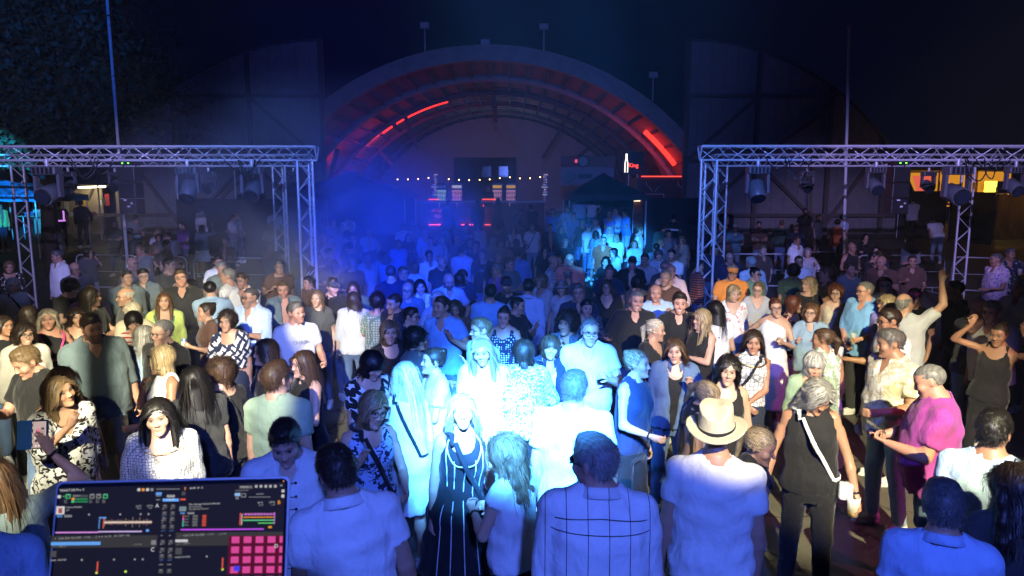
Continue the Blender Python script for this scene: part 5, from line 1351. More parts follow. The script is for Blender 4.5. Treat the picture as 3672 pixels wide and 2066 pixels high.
tl=bpy.data.lights.new('tarpaulin_lamp','POINT'); tl.energy=45; tl.color=(1,.45,.08); tl.shadow_soft_size=.1; to=bpy.data.objects.new('tarpaulin_lamp',tl); to.location=(-.2,-1.6,3.2); link(to,tp); rod('lamp_post',(-.2,-1.6,0),(-.2,-1.6,3.1),.03,BLK,tp); bbox('lamp_head',(-.35,-1.75,3.28),(-.05,-1.45,3.34),BLK,tp)

# ---------------------------------------------------------------- trees
def leafmat(): return pbr('foliage',(.060,.095,.040),.65,noise=.5,nscale=3)
def tree(x,y,h,rad,seed,lab,n):
    rg=random.Random(seed); nr=np.random.default_rng(seed); g=gz(y)
    r=empty('tree',(x,y,g),0,lab,'tree','dark trees beside the hangar'); bark=pbr('bark',(.07,.055,.045),.9,noise=.4,bump=.6,bscale=12)
    pts=[(0,0,0)]; 
    for k in range(1,7): pts.append((pts[-1][0]+rg.uniform(-.25,.25),pts[-1][1]+rg.uniform(-.25,.25),h*.75*k/6))
    v=[];f=[];ns=8
    def limb(pts,r0,r1):
        b=len(v)
        for i,p in enumerate(pts):
            rr=r0+(r1-r0)*i/(len(pts)-1)
            for a in range(ns): v.append((p[0]+rr*math.cos(a/ns*6.283),p[1]+rr*math.sin(a/ns*6.283),p[2]))
        for i in range(len(pts)-1):
            for a in range(ns): f.append((b+i*ns+a,b+i*ns+(a+1)%ns,b+(i+1)*ns+(a+1)%ns,b+(i+1)*ns+a))
    limb(pts,.28,.08); cl=[]
    for k in range(16):
        b=pts[rg.randint(2,6)]; a=rg.uniform(0,6.283); L=rg.uniform(.5,1)*rad; e=(b[0]+math.cos(a)*L,b[1]+math.sin(a)*L,b[2]+rg.uniform(.2,1.2)*L*.7); m=tuple((b[i]+e[i])/2+(.15 if i==2 else 0) for i in range(3))
        limb([b,m,e],.09,.02); cl.append(e); cl.append(m)
    mesh_obj('trunk',v,f,bark,r,True)
    cl+= [pts[-1],(0,0,h*.9)]
    c=np.array(cl)[nr.integers(0,len(cl),n)]+nr.normal(size=(n,3))*np.array([.55,.55,.42])*rad*.42
    keep=c[:,2]>3.4-.0*n; c=c[keep]; n=len(c)
    u=nr.normal(size=(n,3)); u/=np.linalg.norm(u,axis=1)[:,None]; w=np.cross(u,nr.normal(size=(n,3))); w/=np.linalg.norm(w,axis=1)[:,None]; s=nr.uniform(.05,.13,n)[:,None]
    vv=np.stack([c-u*s,c+w*s*.55,c+u*s,c-w*s*.55],1).reshape(-1,3); me=np_mesh('crown',vv,np.arange(4*n).reshape(-1,4),smooth=False); part('crown',me,leafmat(),r)
tree(-14.6,22.0,11.5,3.0,1,'tall dark tree catching blue light at the frame edge',30000); tree(-20.5,24.0,12.0,3.4,2,'dark tree further back behind the blue tent',14000); tree(-14.8,30.5,8.5,2.6,3,'dark tree between stall and timber leaf',6000); tree(-22.5,33,13,3.6,4,'dark tree farthest behind the lit stall',6000)
# ---------------------------------------------------------------- everyone in the crowd, in metres on the ground
PEOPLE=[
dict(x=-0.731,y=3.05,sex='m',H=1.86,yaw=198.5,hrel=18.0,hp=-4.0,hair='short',hc='db',top='polo',tc=('white',),bot='jeans',bc=('denim',),aR='d',aL='d',ex=(),label='person in pale polo shirt seen from behind beside the striped shirt wearer',skin='m',z=-0.3),
dict(x=0.393,y=3.03,sex='m',H=1.9,yaw=178.6,hrel=46.0,hp=-6.0,hair='short',hc='gr',top='shirt',tc=('white', 'vstripe', 'dgrey'),bot='pants',bc=('char',),aR='d',aL='d',ex=('sun',),label='person in white shirt with thin dark stripes, back turned, wearing sunglasses',skin='r',fat=0.8,z=-0.3),
dict(x=1.104,y=3.61,sex='m',H=1.82,yaw=166.0,hrel=-5.0,hp=-4.0,hair='buzz',hc='sp',top='tee',tc=('white',),bot='shorts',bc=('khaki',),aR='d',aL='d',ex=('fedora',),label='person wearing a straw hat and plain white t-shirt, back turned',skin='m',fat=0.5,z=-0.3),
dict(x=2.685,y=3.68,sex='m',H=1.8,yaw=135.9,hrel=-7.0,hp=-4.0,hair='short',hc='bk',top='tee',tc=('lblue',),bot='jeans',bc=('denim',),aR='d',aL='d',ex=(),label="dark haired onlooker's pale blue t-shirt at the frame edge beside the magenta shirt",skin='t',z=-0.3),
dict(x=1.958,y=2.95,sex='m',H=1.7,yaw=156.4,hp=-6.0,hair='short',hc='sp',top='polo',tc=('lblue',),bot='jeans',bc=('denim',),aR='d',aL='d',ex=(),label='person in pale blue collar shirt low in front, only head and shoulders showing',skin='m',z=-0.3),
dict(x=2.434,y=3.17,sex='f',H=1.7,yaw=162.5,hrel=15.0,hp=-8.0,hair='wavy',hc='db',top='tee',tc=('char',),bot='pants',bc=('black',),aR='d',aL='d',ex=(),label='person in dark top at the frame edge, closest to the magenta lit ground',skin='t',z=-0.3),
dict(x=0.014,y=3.82,sex='f',H=1.63,yaw=234.8,hrel=15.0,hp=-8.0,hair='wavy',hc='lb',top='capsl',tc=('white',),bot='pants',bc=('black',),aR='b',aL='t',ex=('watchL',),label='person in white cap-sleeve top with both fists held in front, turned sideways',skin='l',z=-0.3),
dict(x=-0.345,y=4.41,sex='f',H=1.7,yaw=10.5,hrel=-4.0,hp=14.0,hair='long',hc='bl',top='dress',tc=('black',),bot='none',bc=('black',),aR='d',aL='d',ex=('closed', 'piping', 'strapR:black'),label='person in black dress with white piping, eyes closed, face tipped up',skin='l',z=-0.3),
dict(x=-0.852,y=5.21,sex='f',H=1.7,yaw=179.3,hrel=-5.0,hair='long',hc='pb',top='shiftdress',tc=('white',),bot='none',bc=('white',),aR='d',aL='d',ex=('strapL:black',),label='person in plain white dress with black shoulder strap, back turned',skin='l',z=-0.3),
dict(x=-0.651,y=5.83,sex='f',H=1.67,yaw=-63.6,hrel=-8.0,hp=6.0,hair='bun',hc='db',top='blouseS',tc=('offw',),bot='jeans',bc=('denim',),aR='d',aL='d',ex=(),label='person in pale blouse with pinned hair, side-on behind the white dress',skin='l',z=-0.3),
dict(x=-0.238,y=5.966,sex='f',H=1.74,yaw=2.3,hrel=-8.0,hair='longfront',hc='bl',top='blouse',tc=('white',),bot='jeans',bc=('denim',),aR='d',aL='d',ex=(),label='person in loose white v-neck blouse facing the stage under the blue light',skin='l',z=-0.3),
dict(x=-0.295,y=6.7,sex='m',H=1.78,yaw=-57.5,hrel=-10.0,hair='short',hc='lb',top='tee',tc=('lblue',),bot='jeans',bc=('denim',),aR='d',aL='d',ex=('gl',),label='person in pale t-shirt side-on behind the white v-neck blouse',skin='l',z=-0.3),
dict(x=0.1,y=6.004,sex='f',H=1.7,yaw=199.0,hrel=15.0,hair='bob',hc='db',top='blouse',tc=('white', 'leopard', 'denim'),bot='pants',bc=('black',),aR='d',aL='d',ex=(),label='person in leopard print blouse with back turned',skin='l',z=-0.3),
dict(x=0.32,y=6.43,sex='f',H=1.66,yaw=7.2,hrel=-5.0,hair='fringe',hc='br',top='jacket',tc=('navy',),bot='jeans',bc=('denim',),aR='d',aL='d',ex=('strapR:black', 'innerw'),label='person in dark jacket over white top with diagonal bag strap',skin='l',z=-0.3),
dict(x=0.731,y=6.45,sex='m',H=1.83,yaw=-1.5,hrel=7.0,hair='reced',hc='gr',top='polo',tc=('white',),bot='jeans',bc=('denim',),aR='d',aL='c',ex=('gl',),label='person with dark framed glasses in brightly lit white polo shirt',skin='l',fat=0.4,z=-0.3),
dict(x=0.413,y=4.49,sex='m',H=1.82,yaw=172.7,hrel=-8.0,hair='short',hc='sp',top='tee',tc=('white',),bot='jeans',bc=('denim',),aR='d',aL='d',ex=(),label='broad person in glaring white t-shirt with back turned behind the sunglasses wearer',skin='m',fat=0.7,z=-0.3),
dict(x=-0.993,y=4.52,sex='f',H=1.68,yaw=27.4,hrel=10.0,hp=-6.0,hroll=8.0,hair='bob',hc='lb',top='shiftdress',tc=('lblue', 'print', 'navy'),bot='none',bc=('navy',),aR='n',aL='b',ex=('gl', 'strapR:black', 'point'),label='person in blue patterned dress and glasses with one finger raised',skin='l',z=-0.3),
dict(x=-1.199,y=5.71,sex='f',H=1.7,yaw=41.9,hrel=10.0,hp=-22.0,hair='fringe',hc='bk',top='blouseS',tc=('black', 'zigzag', 'white'),bot='jeans',bc=('denim',),aR='d',aL='d',ex=(),label='person in black and white squiggle blouse, head bowed, behind the raised finger',skin='l',z=-0.3),
dict(x=-1.227,y=6.98,sex='f',H=1.7,yaw=25.0,hrel=-5.0,hp=8.0,hair='bob',hc='lb',top='scoop',tc=('black',),bot='pants',bc=('black',),aR='d',aL='d',ex=(),label='person in black scoop neck top looking up past the squiggle blouse',skin='l',z=-0.3),
dict(x=-0.078,y=7.85,sex='f',H=1.7,yaw=-7.4,hrel=2.0,hair='bun',hc='db',top='shiftdress',tc=('navy', 'dots', 'white'),bot='none',bc=('navy',),aR='d',aL='d',ex=(),label='person in navy dress with white polka dots',skin='l',z=-0.3),
dict(x=-0.768,y=7.95,sex='m',H=1.8,yaw=-19.5,hrel=-20.0,hair='short',hc='db',top='polo',tc=('sky',),bot='jeans',bc=('denim',),aR='d',aL='d',ex=(),label='person in blue polo shirt half turned to the haze',skin='m',z=-0.3),
dict(x=-1.219,y=7.91,sex='f',H=1.68,yaw=58.8,hrel=20.0,hair='short',hc='db',top='tee',tc=('navy',),bot='jeans',bc=('denim',),aR='d',aL='d',ex=('gl',),label='person in navy t-shirt with glasses, side-on beside the black scoop neck top',skin='l',z=-0.3),
dict(x=-0.966,y=6.75,sex='f',H=1.66,yaw=68.1,hrel=15.0,hair='curly',hc='bk',top='tee',tc=('dgrey',),bot='jeans',bc=('denim',),aR='d',aL='d',ex=(),label='person in dark grey t-shirt with thick curls in the blue haze',skin='m',z=-0.3),
dict(x=-1.417,y=10.35,sex='f',H=1.7,yaw=12.8,hair='long',hc='bk',top='jacket',tc=('white',),bot='pants',bc=('black',),aR='d',aL='d',ex=('innerb',),label='person in open white jacket over black dress in the blue haze',skin='l',z=-0.3),
dict(x=-0.991,y=9.23,sex='f',H=1.68,yaw=-13.9,hair='bob',hc='pb',top='cardi',tc=('lblue',),bot='jeans',bc=('denim',),aR='d',aL='d',ex=(),label='person in pale blue cardigan beside the open white jacket',skin='l',z=-0.3),
dict(x=-0.991,y=10.38,sex='m',H=1.8,yaw=20.5,hp=-18.0,hair='bald',hc='db',top='shirtS',tc=('lblue',),bot='jeans',bc=('denim',),aR='d',aL='d',ex=('beard.8',),label='person in pale collar shirt with head bowed, bearded, in the haze',skin='m',z=-0.3),
dict(x=-0.86,y=12.2,sex='m',H=1.62,yaw=14.0,hrel=10.0,hair='mop',hc='br',top='tee',tc=('navy',),bot='jeans',bc=('denim',),aR='d',aL='d',ex=(),label='youngster in navy t-shirt behind the bowed collar shirt',skin='l',z=-0.3),
dict(x=-0.054,y=10.02,sex='m',H=1.78,yaw=12.3,hrel=-2.0,hair='short',hc='db',top='tee',tc=('black',),bot='jeans',bc=('denim',),aR='d',aL='d',ex=('cap:navy', 'beard.7'),label='person in dark cap and black t-shirt facing the stage',skin='m',z=-0.3),
dict(x=0.183,y=9.62,sex='m',H=1.78,yaw=178.9,hrel=5.0,hair='short',hc='bk',top='shirt',tc=('lblue',),bot='jeans',bc=('denim',),aR='d',aL='d',ex=(),label='person in pale blue long-sleeve shirt with back turned beside the cap wearer',skin='m',z=-0.3),
dict(x=-0.326,y=9.25,sex='m',H=1.76,yaw=182.0,hrel=-5.0,hair='short',hc='bk',top='teeL',tc=('sky',),bot='jeans',bc=('denim',),aR='d',aL='d',ex=(),label='person in sky blue t-shirt with back turned, near the polka dots',skin='m',z=-0.3),
dict(x=-1.852,y=10.85,sex='m',H=1.86,yaw=189.7,hair='buzz',hc='sp',top='tee',tc=('navy',),bot='jeans',bc=('denim',),aR='d',aL='d',ex=(),label='big person in dark t-shirt with back turned inside the blue smoke',skin='m',fat=0.5,z=-0.3),
dict(x=-2.573,y=9.66,sex='m',H=1.8,yaw=29.9,hrel=10.0,hair='short',hc='db',top='tee',tc=('black',),bot='jeans',bc=('denim',),aR='d',aL='d',ex=('cap:char',),label='person in charcoal cap beside the smoke',skin='m',z=-0.3),
dict(x=-2.656,y=9.33,sex='f',H=1.68,yaw=0.9,hrel=-5.0,hair='long',hc='lb',top='tee',tc=('dgrey',),bot='jeans',bc=('denim',),aR='d',aL='d',ex=(),label='person in grey t-shirt in the shade behind the lettered white t-shirt',skin='l',z=-0.3),
dict(x=-2.158,y=9.23,sex='f',H=1.66,yaw=188.2,hrel=-5.0,hair='long',hc='db',top='blouse',tc=('lgrey',),bot='jeans',bc=('denim',),aR='d',aL='d',ex=(),label='person in light grey ruffled blouse, back turned, long dark hair',skin='l',z=-0.3),
dict(x=-1.785,y=9.1,sex='f',H=1.66,yaw=196.1,hrel=5.0,hair='curly',hc='bk',top='off',tc=('offw', 'crochet', 'green'),bot='jeans',bc=('denim',),aR='d',aL='d',ex=(),label='person in crochet knit top with back turned',skin='m',z=-0.3),
dict(x=-3.834,y=13.63,sex='m',H=1.82,yaw=27.7,hrel=-2.0,hair='bald',hc='gr',top='tee',tc=('black',),bot='jeans',bc=('denim',),aR='d',aL='d',ex=(),label='bald person in black t-shirt standing next to the truss leg',skin='m',z=-0.3),
dict(x=-2.976,y=12.62,sex='m',H=1.82,yaw=38.3,hrel=5.0,hair='bald',hc='gr',top='tee',tc=('black',),bot='jeans',bc=('denim',),aR='d',aL='d',ex=('textp',),label='bald person in black t-shirt with faint print, close to the smoke',skin='m',fat=0.4,z=-0.3),
dict(x=-2.985,y=14.05,sex='m',H=1.78,yaw=32.0,hrel=-10.0,hair='short',hc='db',top='polo',tc=('lgrey',),bot='jeans',bc=('denim',),aR='d',aL='d',ex=(),label='person in light grey polo shirt close to the smoke edge',skin='m',z=-0.3),
dict(x=-4.888,y=18.76,sex='m',H=1.8,yaw=24.6,hrel=5.0,hair='short',hc='db',top='tee',tc=('grey',),bot='jeans',bc=('denim',),aR='d',aL='d',ex=(),label='person in grey t-shirt behind the raised phone',skin='m',z=-0.3),
dict(x=-4.018,y=16.97,sex='m',H=1.76,yaw=188.3,hair='short',hc='db',top='tee',tc=('dgrey',),bot='jeans',bc=('denim',),aR='p',aL='p',ex=('hphone',),label='person raising a phone with both hands above the dark crowd',skin='m',z=-0.3),
dict(x=-3.39,y=17.19,sex='m',H=1.78,yaw=21.2,hrel=-5.0,hair='reced',hc='gr',top='shirt',tc=('navy',),bot='jeans',bc=('denim',),aR='d',aL='d',ex=('gl',),label='person in navy shirt with glasses inside the far smoke',skin='m',z=-0.3),
dict(x=-3.376,y=21.63,sex='m',H=1.8,yaw=178.9,hair='short',hc='db',top='shirtS',tc=('white',),bot='jeans',bc=('denim',),aR='d',aL='d',ex=(),label='person in white short-sleeve shirt deep in the smoke',skin='m',z=-0.102),
dict(x=-3.155,y=20.76,sex='f',H=1.68,yaw=18.6,hair='long',hc='db',top='tee',tc=('navy',),bot='jeans',bc=('denim',),aR='d',aL='d',ex=(),label='person in navy t-shirt just below the white shirt in the smoke',skin='l',z=-0.208),
dict(x=-3.01,y=18.2,sex='m',H=1.74,yaw=29.4,hair='short',hc='bk',top='tee',tc=('blue',),bot='jeans',bc=('denim',),aR='d',aL='d',ex=(),label='person in blue t-shirt in the thickest smoke',skin='m',z=-0.3),
dict(x=-1.724,y=14.55,sex='m',H=1.78,yaw=21.8,hair='short',hc='bk',top='shirtS',tc=('white',),bot='jeans',bc=('denim',),aR='d',aL='d',ex=('gl',),label='person in white collar shirt with glasses at the smoke edge',skin='t',z=-0.3),
dict(x=-1.421,y=13.28,sex='m',H=1.76,yaw=36.1,hrel=10.0,hair='bald',hc='sp',top='tee',tc=('char',),bot='jeans',bc=('denim',),aR='d',aL='d',ex=(),label='bald person in charcoal t-shirt beside the white collar and glasses',skin='m',z=-0.3),
dict(x=-2.042,y=19.86,sex='f',H=1.7,yaw=55.9,hrel=10.0,hair='bob',hc='pb',top='jacket',tc=('lgrey',),bot='jeans',bc=('denim',),aR='d',aL='d',ex=(),label='person in light grey jacket with pale hair beyond the smoke',skin='l',z=-0.3),
dict(x=-1.522,y=19.34,sex='m',H=1.78,yaw=4.5,hair='bald',hc='gr',top='tee',tc=('dgrey',),bot='jeans',bc=('denim',),aR='d',aL='d',ex=(),label='bald person in dark grey t-shirt among the far crowd',skin='m',z=-0.3),
dict(x=-1.2,y=18.74,sex='m',H=1.74,yaw=23.7,hrel=-5.0,hair='short',hc='db',top='tee',tc=('navy',),bot='jeans',bc=('denim',),aR='d',aL='d',ex=(),label='person in navy t-shirt with dark fringe among the far crowd',skin='m',z=-0.3),
dict(x=-1.181,y=20.27,sex='m',H=1.78,yaw=-6.7,hrel=10.0,hair='short',hc='br',top='tee',tc=('black',),bot='jeans',bc=('denim',),aR='d',aL='d',ex=(),label='flushed face above black t-shirt in the far crowd',skin='r',z=-0.267),
dict(x=-1.132,y=15.66,sex='m',H=1.78,yaw=169.1,hrel=-15.0,hair='short',hc='db',top='tee',tc=('lgrey',),bot='jeans',bc=('denim',),aR='d',aL='d',ex=('cap:black',),label='person in pale t-shirt and black cap turned away',skin='m',z=-0.3),
dict(x=-0.891,y=17.34,sex='m',H=1.76,yaw=22.9,hair='short',hc='db',top='tee',tc=('char',),bot='jeans',bc=('denim',),aR='d',aL='d',ex=(),label='person in charcoal t-shirt just behind the turned cap',skin='m',z=-0.3),
dict(x=-0.597,y=14.35,sex='m',H=1.82,yaw=-7.6,hrel=-5.0,hair='short',hc='sp',top='tee',tc=('black',),bot='jeans',bc=('denim',),aR='d',aL='d',ex=('text:DIESEL@flgrey',),label='person in black t-shirt with large pale lettering',skin='m',z=-0.3),
dict(x=-0.297,y=13.59,sex='m',H=1.8,yaw=6.3,hrel=3.0,hair='bald',hc='gr',top='shirtS',tc=('black',),bot='jeans',bc=('denim',),aR='d',aL='d',ex=('gl', 'smile'),label='smiling bald person with glasses in black collar shirt',skin='r',fat=0.5,z=-0.3),
dict(x=-0.548,y=20.11,sex='f',H=1.66,yaw=16.6,hrel=15.0,hair='bob',hc='wh',top='blouse',tc=('grey',),bot='jeans',bc=('denim',),aR='d',aL='d',ex=(),label='white haired person in grey blouse in the far crowd',skin='l',z=-0.287),
dict(x=-0.328,y=18.2,sex='m',H=1.74,yaw=16.0,hair='short',hc='br',top='tee',tc=('grey',),bot='jeans',bc=('denim',),aR='d',aL='d',ex=(),label='person in mid grey t-shirt behind the smiling glasses',skin='l',z=-0.3),
dict(x=-0.391,y=21.25,sex='m',H=1.82,yaw=181.1,hair='short',hc='bk',top='tee',tc=('black',),bot='jeans',bc=('denim',),aR='d',aL='d',ex=(),label='person in black t-shirt standing before the far counter',skin='m',z=-0.148),
dict(x=0.098,y=21.66,sex='f',H=1.7,yaw=4.7,hrel=-10.0,hair='long',hc='bk',top='blouse',tc=('white',),bot='jeans',bc=('denim',),aR='c',aL='d',ex=(),label='person in white blouse with long dark hair holding a drink far back',skin='l',z=-0.098),
dict(x=0.64,y=21.57,sex='m',H=1.82,yaw=6.3,hrel=-3.0,hair='buzz',hc='sp',top='tee',tc=('white',),bot='jeans',bc=('ldenim',),aR='d',aL='d',ex=('strapL:black',),label='person in white t-shirt with black sling strap in front of the counter',skin='m',legs=1.0,z=-0.109),
dict(x=0.162,y=14.57,sex='m',H=1.8,yaw=175.4,hair='short',hc='bk',top='shirt',tc=('blue',),bot='jeans',bc=('denim',),aR='d',aL='d',ex=('cap:black',),label='person in blue shirt and black cap with back turned',skin='m',z=-0.3),
dict(x=-0.014,y=15.49,sex='m',H=1.76,yaw=-19.9,hrel=-10.0,hair='short',hc='db',top='tee',tc=('dgrey',),bot='jeans',bc=('denim',),aR='d',aL='d',ex=(),label='person in dark grey t-shirt beside the blue shirt and cap',skin='m',z=-0.3),
dict(x=0.761,y=16.69,sex='f',H=1.68,yaw=-2.6,hrel=5.0,hair='bob',hc='db',top='tee',tc=('black',),bot='jeans',bc=('denim',),aR='d',aL='d',ex=('gl', 'smile'),label='person in black t-shirt with glasses, smiling, mid crowd',skin='l',z=-0.3),
dict(x=0.759,y=13.081,sex='m',H=1.8,yaw=66.7,hrel=15.0,hair='bald',hc='gr',top='tee',tc=('lgrey', 'print', 'slate'),bot='jeans',bc=('denim',),aR='d',aL='b',ex=(),label='bald person in printed pale t-shirt facing across the crowd',skin='m',z=-0.3),
dict(x=0.919,y=11.87,sex='m',H=1.68,yaw=165.6,hair='balding',hc='gr',top='tee',tc=('dgrey',),bot='jeans',bc=('denim',),aR='d',aL='d',ex=(),label='grey haired person in dark t-shirt, only back of head showing',skin='m',z=-0.3),
dict(x=1.081,y=12.909,sex='m',H=1.86,yaw=-8.8,hrel=2.0,hair='bald',hc='gr',top='tee',tc=('coral',),bot='jeans',bc=('denim',),aR='d',aL='d',ex=('gl',),label='person in coral t-shirt with glasses mid crowd',skin='r',fat=0.5,z=-0.3),
dict(x=1.276,y=17.23,sex='m',H=1.86,yaw=0.8,hair='bald',hc='gr',top='tee',tc=('black',),bot='jeans',bc=('denim',),aR='d',aL='d',ex=(),label='bald person in black t-shirt behind the coral shirt',skin='r',z=-0.3),
dict(x=1.206,y=21.58,sex='m',H=1.8,yaw=6.8,hair='short',hc='bk',top='jacket',tc=('black',),bot='jeans',bc=('denim',),aR='f',aL='d',ex=(),label='person in black jacket with a hand to the chin',skin='m',z=-0.108),
dict(x=1.588,y=22.16,sex='f',H=1.66,yaw=15.9,hair='wavy',hc='bk',top='tee',tc=('navy',),bot='jeans',bc=('denim',),aR='d',aL='d',ex=(),label='person in navy top with dark waves near the tent',skin='l',z=-0.038),
dict(x=1.414,y=24.9,sex='m',H=1.8,yaw=4.7,hrel=-3.0,hair='short',hc='bk',top='tee',tc=('blue',),bot='jeans',bc=('denim',),aR='d',aL='d',ex=('beard.8',),label='bearded person in blue t-shirt before the tent pole',skin='m',z=0.295),
dict(x=1.993,y=25.37,sex='m',H=1.8,yaw=5.5,hrel=-20.0,hair='short',hc='lb',top='tee',tc=('lblue',),bot='shorts',bc=('lgrey',),aR='c',aL='d',ex=(),label='person in pale blue t-shirt holding a cup at the tent corner',skin='l',z=0.352),
dict(x=2.115,y=24.09,sex='m',H=1.78,yaw=15.0,hrel=-5.0,hair='short',hc='db',top='polo',tc=('violet',),bot='jeans',bc=('denim',),aR='d',aL='d',ex=(),label='person in violet polo shirt in front of the tent',skin='l',z=0.197),
dict(x=2.687,y=27.88,sex='m',H=1.9,yaw=-0.5,hrel=-5.0,hair='short',hc='bk',top='teeL',tc=('lblue',),bot='jeans',bc=('denim',),aR='x',aL='x',ex=(),label='broad person with folded arms under the black tent',skin='m',fat=0.9,legs=1.0,z=0.726),
dict(x=3.218,y=28.07,sex='m',H=1.8,yaw=-16.5,hrel=15.0,hair='short',hc='db',top='tee',tc=('white',),bot='jeans',bc=('denim',),aR='h',aL='h',ex=('cap:white',),label='person in white t-shirt under the tent with hands at the belt',skin='m',legs=1.0,z=0.764),
dict(x=3.479,y=24.72,sex='f',H=1.72,yaw=-3.0,hrel=-10.0,hair='fringe',hc='pb',top='scoop',tc=('violet',),bot='jeans',bc=('denim',),aR='d',aL='d',ex=('gl',),label='person in violet top with pale fringe at the tent front',skin='l',z=0.273),
dict(x=3.78,y=25.45,sex='f',H=1.7,yaw=171.6,hrel=-5.0,hair='long',hc='pb',top='blouse',tc=('lblue',),bot='jeans',bc=('denim',),aR='d',aL='d',ex=(),label='person in light blouse, back turned, long pale hair at the tent',skin='l',z=0.362),
dict(x=4.027,y=24.39,sex='m',H=1.84,yaw=-74.4,hrel=-7.0,hp=-8.0,hair='short',hc='db',top='tee',tc=('blue',),bot='shorts',bc=('lblue',),aR='d',aL='t',ex=(),label='person in blue t-shirt and shorts standing side-on by the tent post',skin='m',legs=1.0,z=0.233),
dict(x=2.343,y=21.63,sex='m',H=1.8,yaw=48.8,hrel=15.0,hair='short',hc='lb',top='tee',tc=('white',),bot='jeans',bc=('denim',),aR='d',aL='d',ex=('cap:blue',),label='person in white t-shirt and blue cap, side-on in the cyan beam',skin='l',z=-0.102),
dict(x=2.743,y=22.53,sex='m',H=1.8,yaw=-76.9,hrel=-5.0,hair='balding',hc='wh',top='shirtS',tc=('white',),bot='jeans',bc=('denim',),aR='d',aL='d',ex=('gl',),label='person in white collar shirt and glasses side-on in the cyan beam',skin='l',z=0.007),
dict(x=2.265,y=22.66,sex='m',H=1.76,yaw=9.3,hair='short',hc='lb',top='tee',tc=('dgrey',),bot='jeans',bc=('denim',),aR='d',aL='d',ex=(),label='person in dark t-shirt at the edge of the cyan beam',skin='l',z=0.023),
dict(x=2.524,y=21.02,sex='f',H=1.7,yaw=163.2,hrel=-10.0,hair='long',hc='db',top='shiftdress',tc=('lblue', 'leopard', 'navy'),bot='none',bc=('navy',),aR='d',aL='d',ex=(),label='person in spotted dress with long dark hair in the cyan beam',skin='l',z=-0.176),
dict(x=3.061,y=21.68,sex='f',H=1.72,yaw=-8.0,hrel=-5.0,hair='long',hc='pb',top='blouse',tc=('lblue',),bot='jeans',bc=('denim',),aR='d',aL='d',ex=('gl',),label='person in pale blue blouse and glasses with long pale hair in the cyan beam',skin='l',z=-0.096),
dict(x=3.065,y=20.41,sex='f',H=1.7,yaw=176.5,hrel=5.0,hair='long',hc='bl',top='blouse',tc=('white',),bot='jeans',bc=('denim',),aR='d',aL='d',ex=(),label='person in white blouse, back turned, last in the cyan beam',skin='l',z=-0.25),
dict(x=2.373,y=18.03,sex='m',H=1.84,yaw=-2.5,hrel=-5.0,hair='reced',hc='sp',top='shirtS',tc=('rust',),bot='jeans',bc=('denim',),aR='d',aL='d',ex=('gl',),label='person in rust shirt with glasses in front of the cyan beam',skin='r',z=-0.3),
dict(x=2.485,y=16.62,sex='f',H=1.66,yaw=-68.5,hrel=-10.0,hair='long',hc='bk',top='blouse',tc=('lgrey',),bot='jeans',bc=('denim',),aR='d',aL='d',ex=(),label='dark haired person in light grey blouse, side-on below the rust shirt',skin='l',z=-0.3),
dict(x=3.838,y=21.05,sex='m',H=1.8,yaw=69.7,hrel=15.0,hair='short',hc='lb',top='polo',tc=('white',),bot='jeans',bc=('denim',),aR='d',aL='d',ex=(),label='person in white polo shirt in profile beside the cyan beam',skin='l',z=-0.172),
dict(x=3.356,y=18.88,sex='f',H=1.68,yaw=-5.1,hrel=-5.0,hair='long',hc='lb',top='tee',tc=('lblue',),bot='jeans',bc=('denim',),aR='d',aL='d',ex=('smile',),label='smiling person in pale blue t-shirt with long hair below the white polo',skin='l',z=-0.3),
dict(x=4.179,y=19.54,sex='f',H=1.68,yaw=47.9,hair='long',hc='bl',top='vest',tc=('lblue',),bot='jeans',bc=('denim',),aR='d',aL='d',ex=(),label='person in pale sleeveless top close to the truss tower',skin='l',z=-0.3),
dict(x=4.621,y=20.49,sex='m',H=1.82,yaw=-7.7,hrel=-5.0,hair='short',hc='bk',top='shirtS',tc=('grey',),bot='jeans',bc=('denim',),aR='d',aL='d',ex=(),label='person in grey collar shirt behind the pale sleeveless top',skin='t',z=-0.241),
dict(x=4.948,y=20.06,sex='f',H=1.7,yaw=-33.9,hrel=-5.0,hair='wavy',hc='bl',top='blouse',tc=('beige', 'print', 'grey'),bot='jeans',bc=('denim',),aR='d',aL='d',ex=(),label='person in patterned beige blouse against the truss tower',skin='l',z=-0.293),
dict(x=3.311,y=15.52,sex='m',H=1.7,yaw=-2.0,hair='mop',hc='sp',top='tee',tc=('grey', 'hstripe', 'lblue'),bot='jeans',bc=('denim',),aR='d',aL='d',ex=(),label='person in striped grey t-shirt near the tower base',skin='l',z=-0.3),
dict(x=3.299,y=14.29,sex='m',H=1.82,yaw=-25.0,hrel=-6.0,hair='short',hc='bk',top='tee',tc=('white',),bot='jeans',bc=('denim',),aR='d',aL='d',ex=('beard.5',),label='person in white t-shirt with dark front panel near the tower',skin='m',z=-0.3),
dict(x=2.592,y=11.3,sex='m',H=1.84,yaw=-0.9,hrel=6.0,hair='bald',hc='gr',top='shirt',tc=('lpink',),bot='jeans',bc=('denim',),aR='d',aL='d',ex=(),label='bald person in open pale pink shirt',skin='r',z=-0.3),
dict(x=2.297,y=13.28,sex='m',H=1.76,yaw=-4.8,hrel=7.0,hair='short',hc='db',top='jacket',tc=('black', 'multistripe', 'black'),bot='jeans',bc=('denim',),aR='d',aL='d',ex=('cap:black',),label='youngster in black zip jacket and black cap',skin='l',z=-0.3),
dict(x=2.591,y=13.53,sex='m',H=1.8,yaw=-5.8,hrel=-5.0,hair='short',hc='db',top='tee',tc=('lgrey',),bot='jeans',bc=('denim',),aR='d',aL='d',ex=(),label='person in light grey t-shirt beside the black cap',skin='m',z=-0.3),
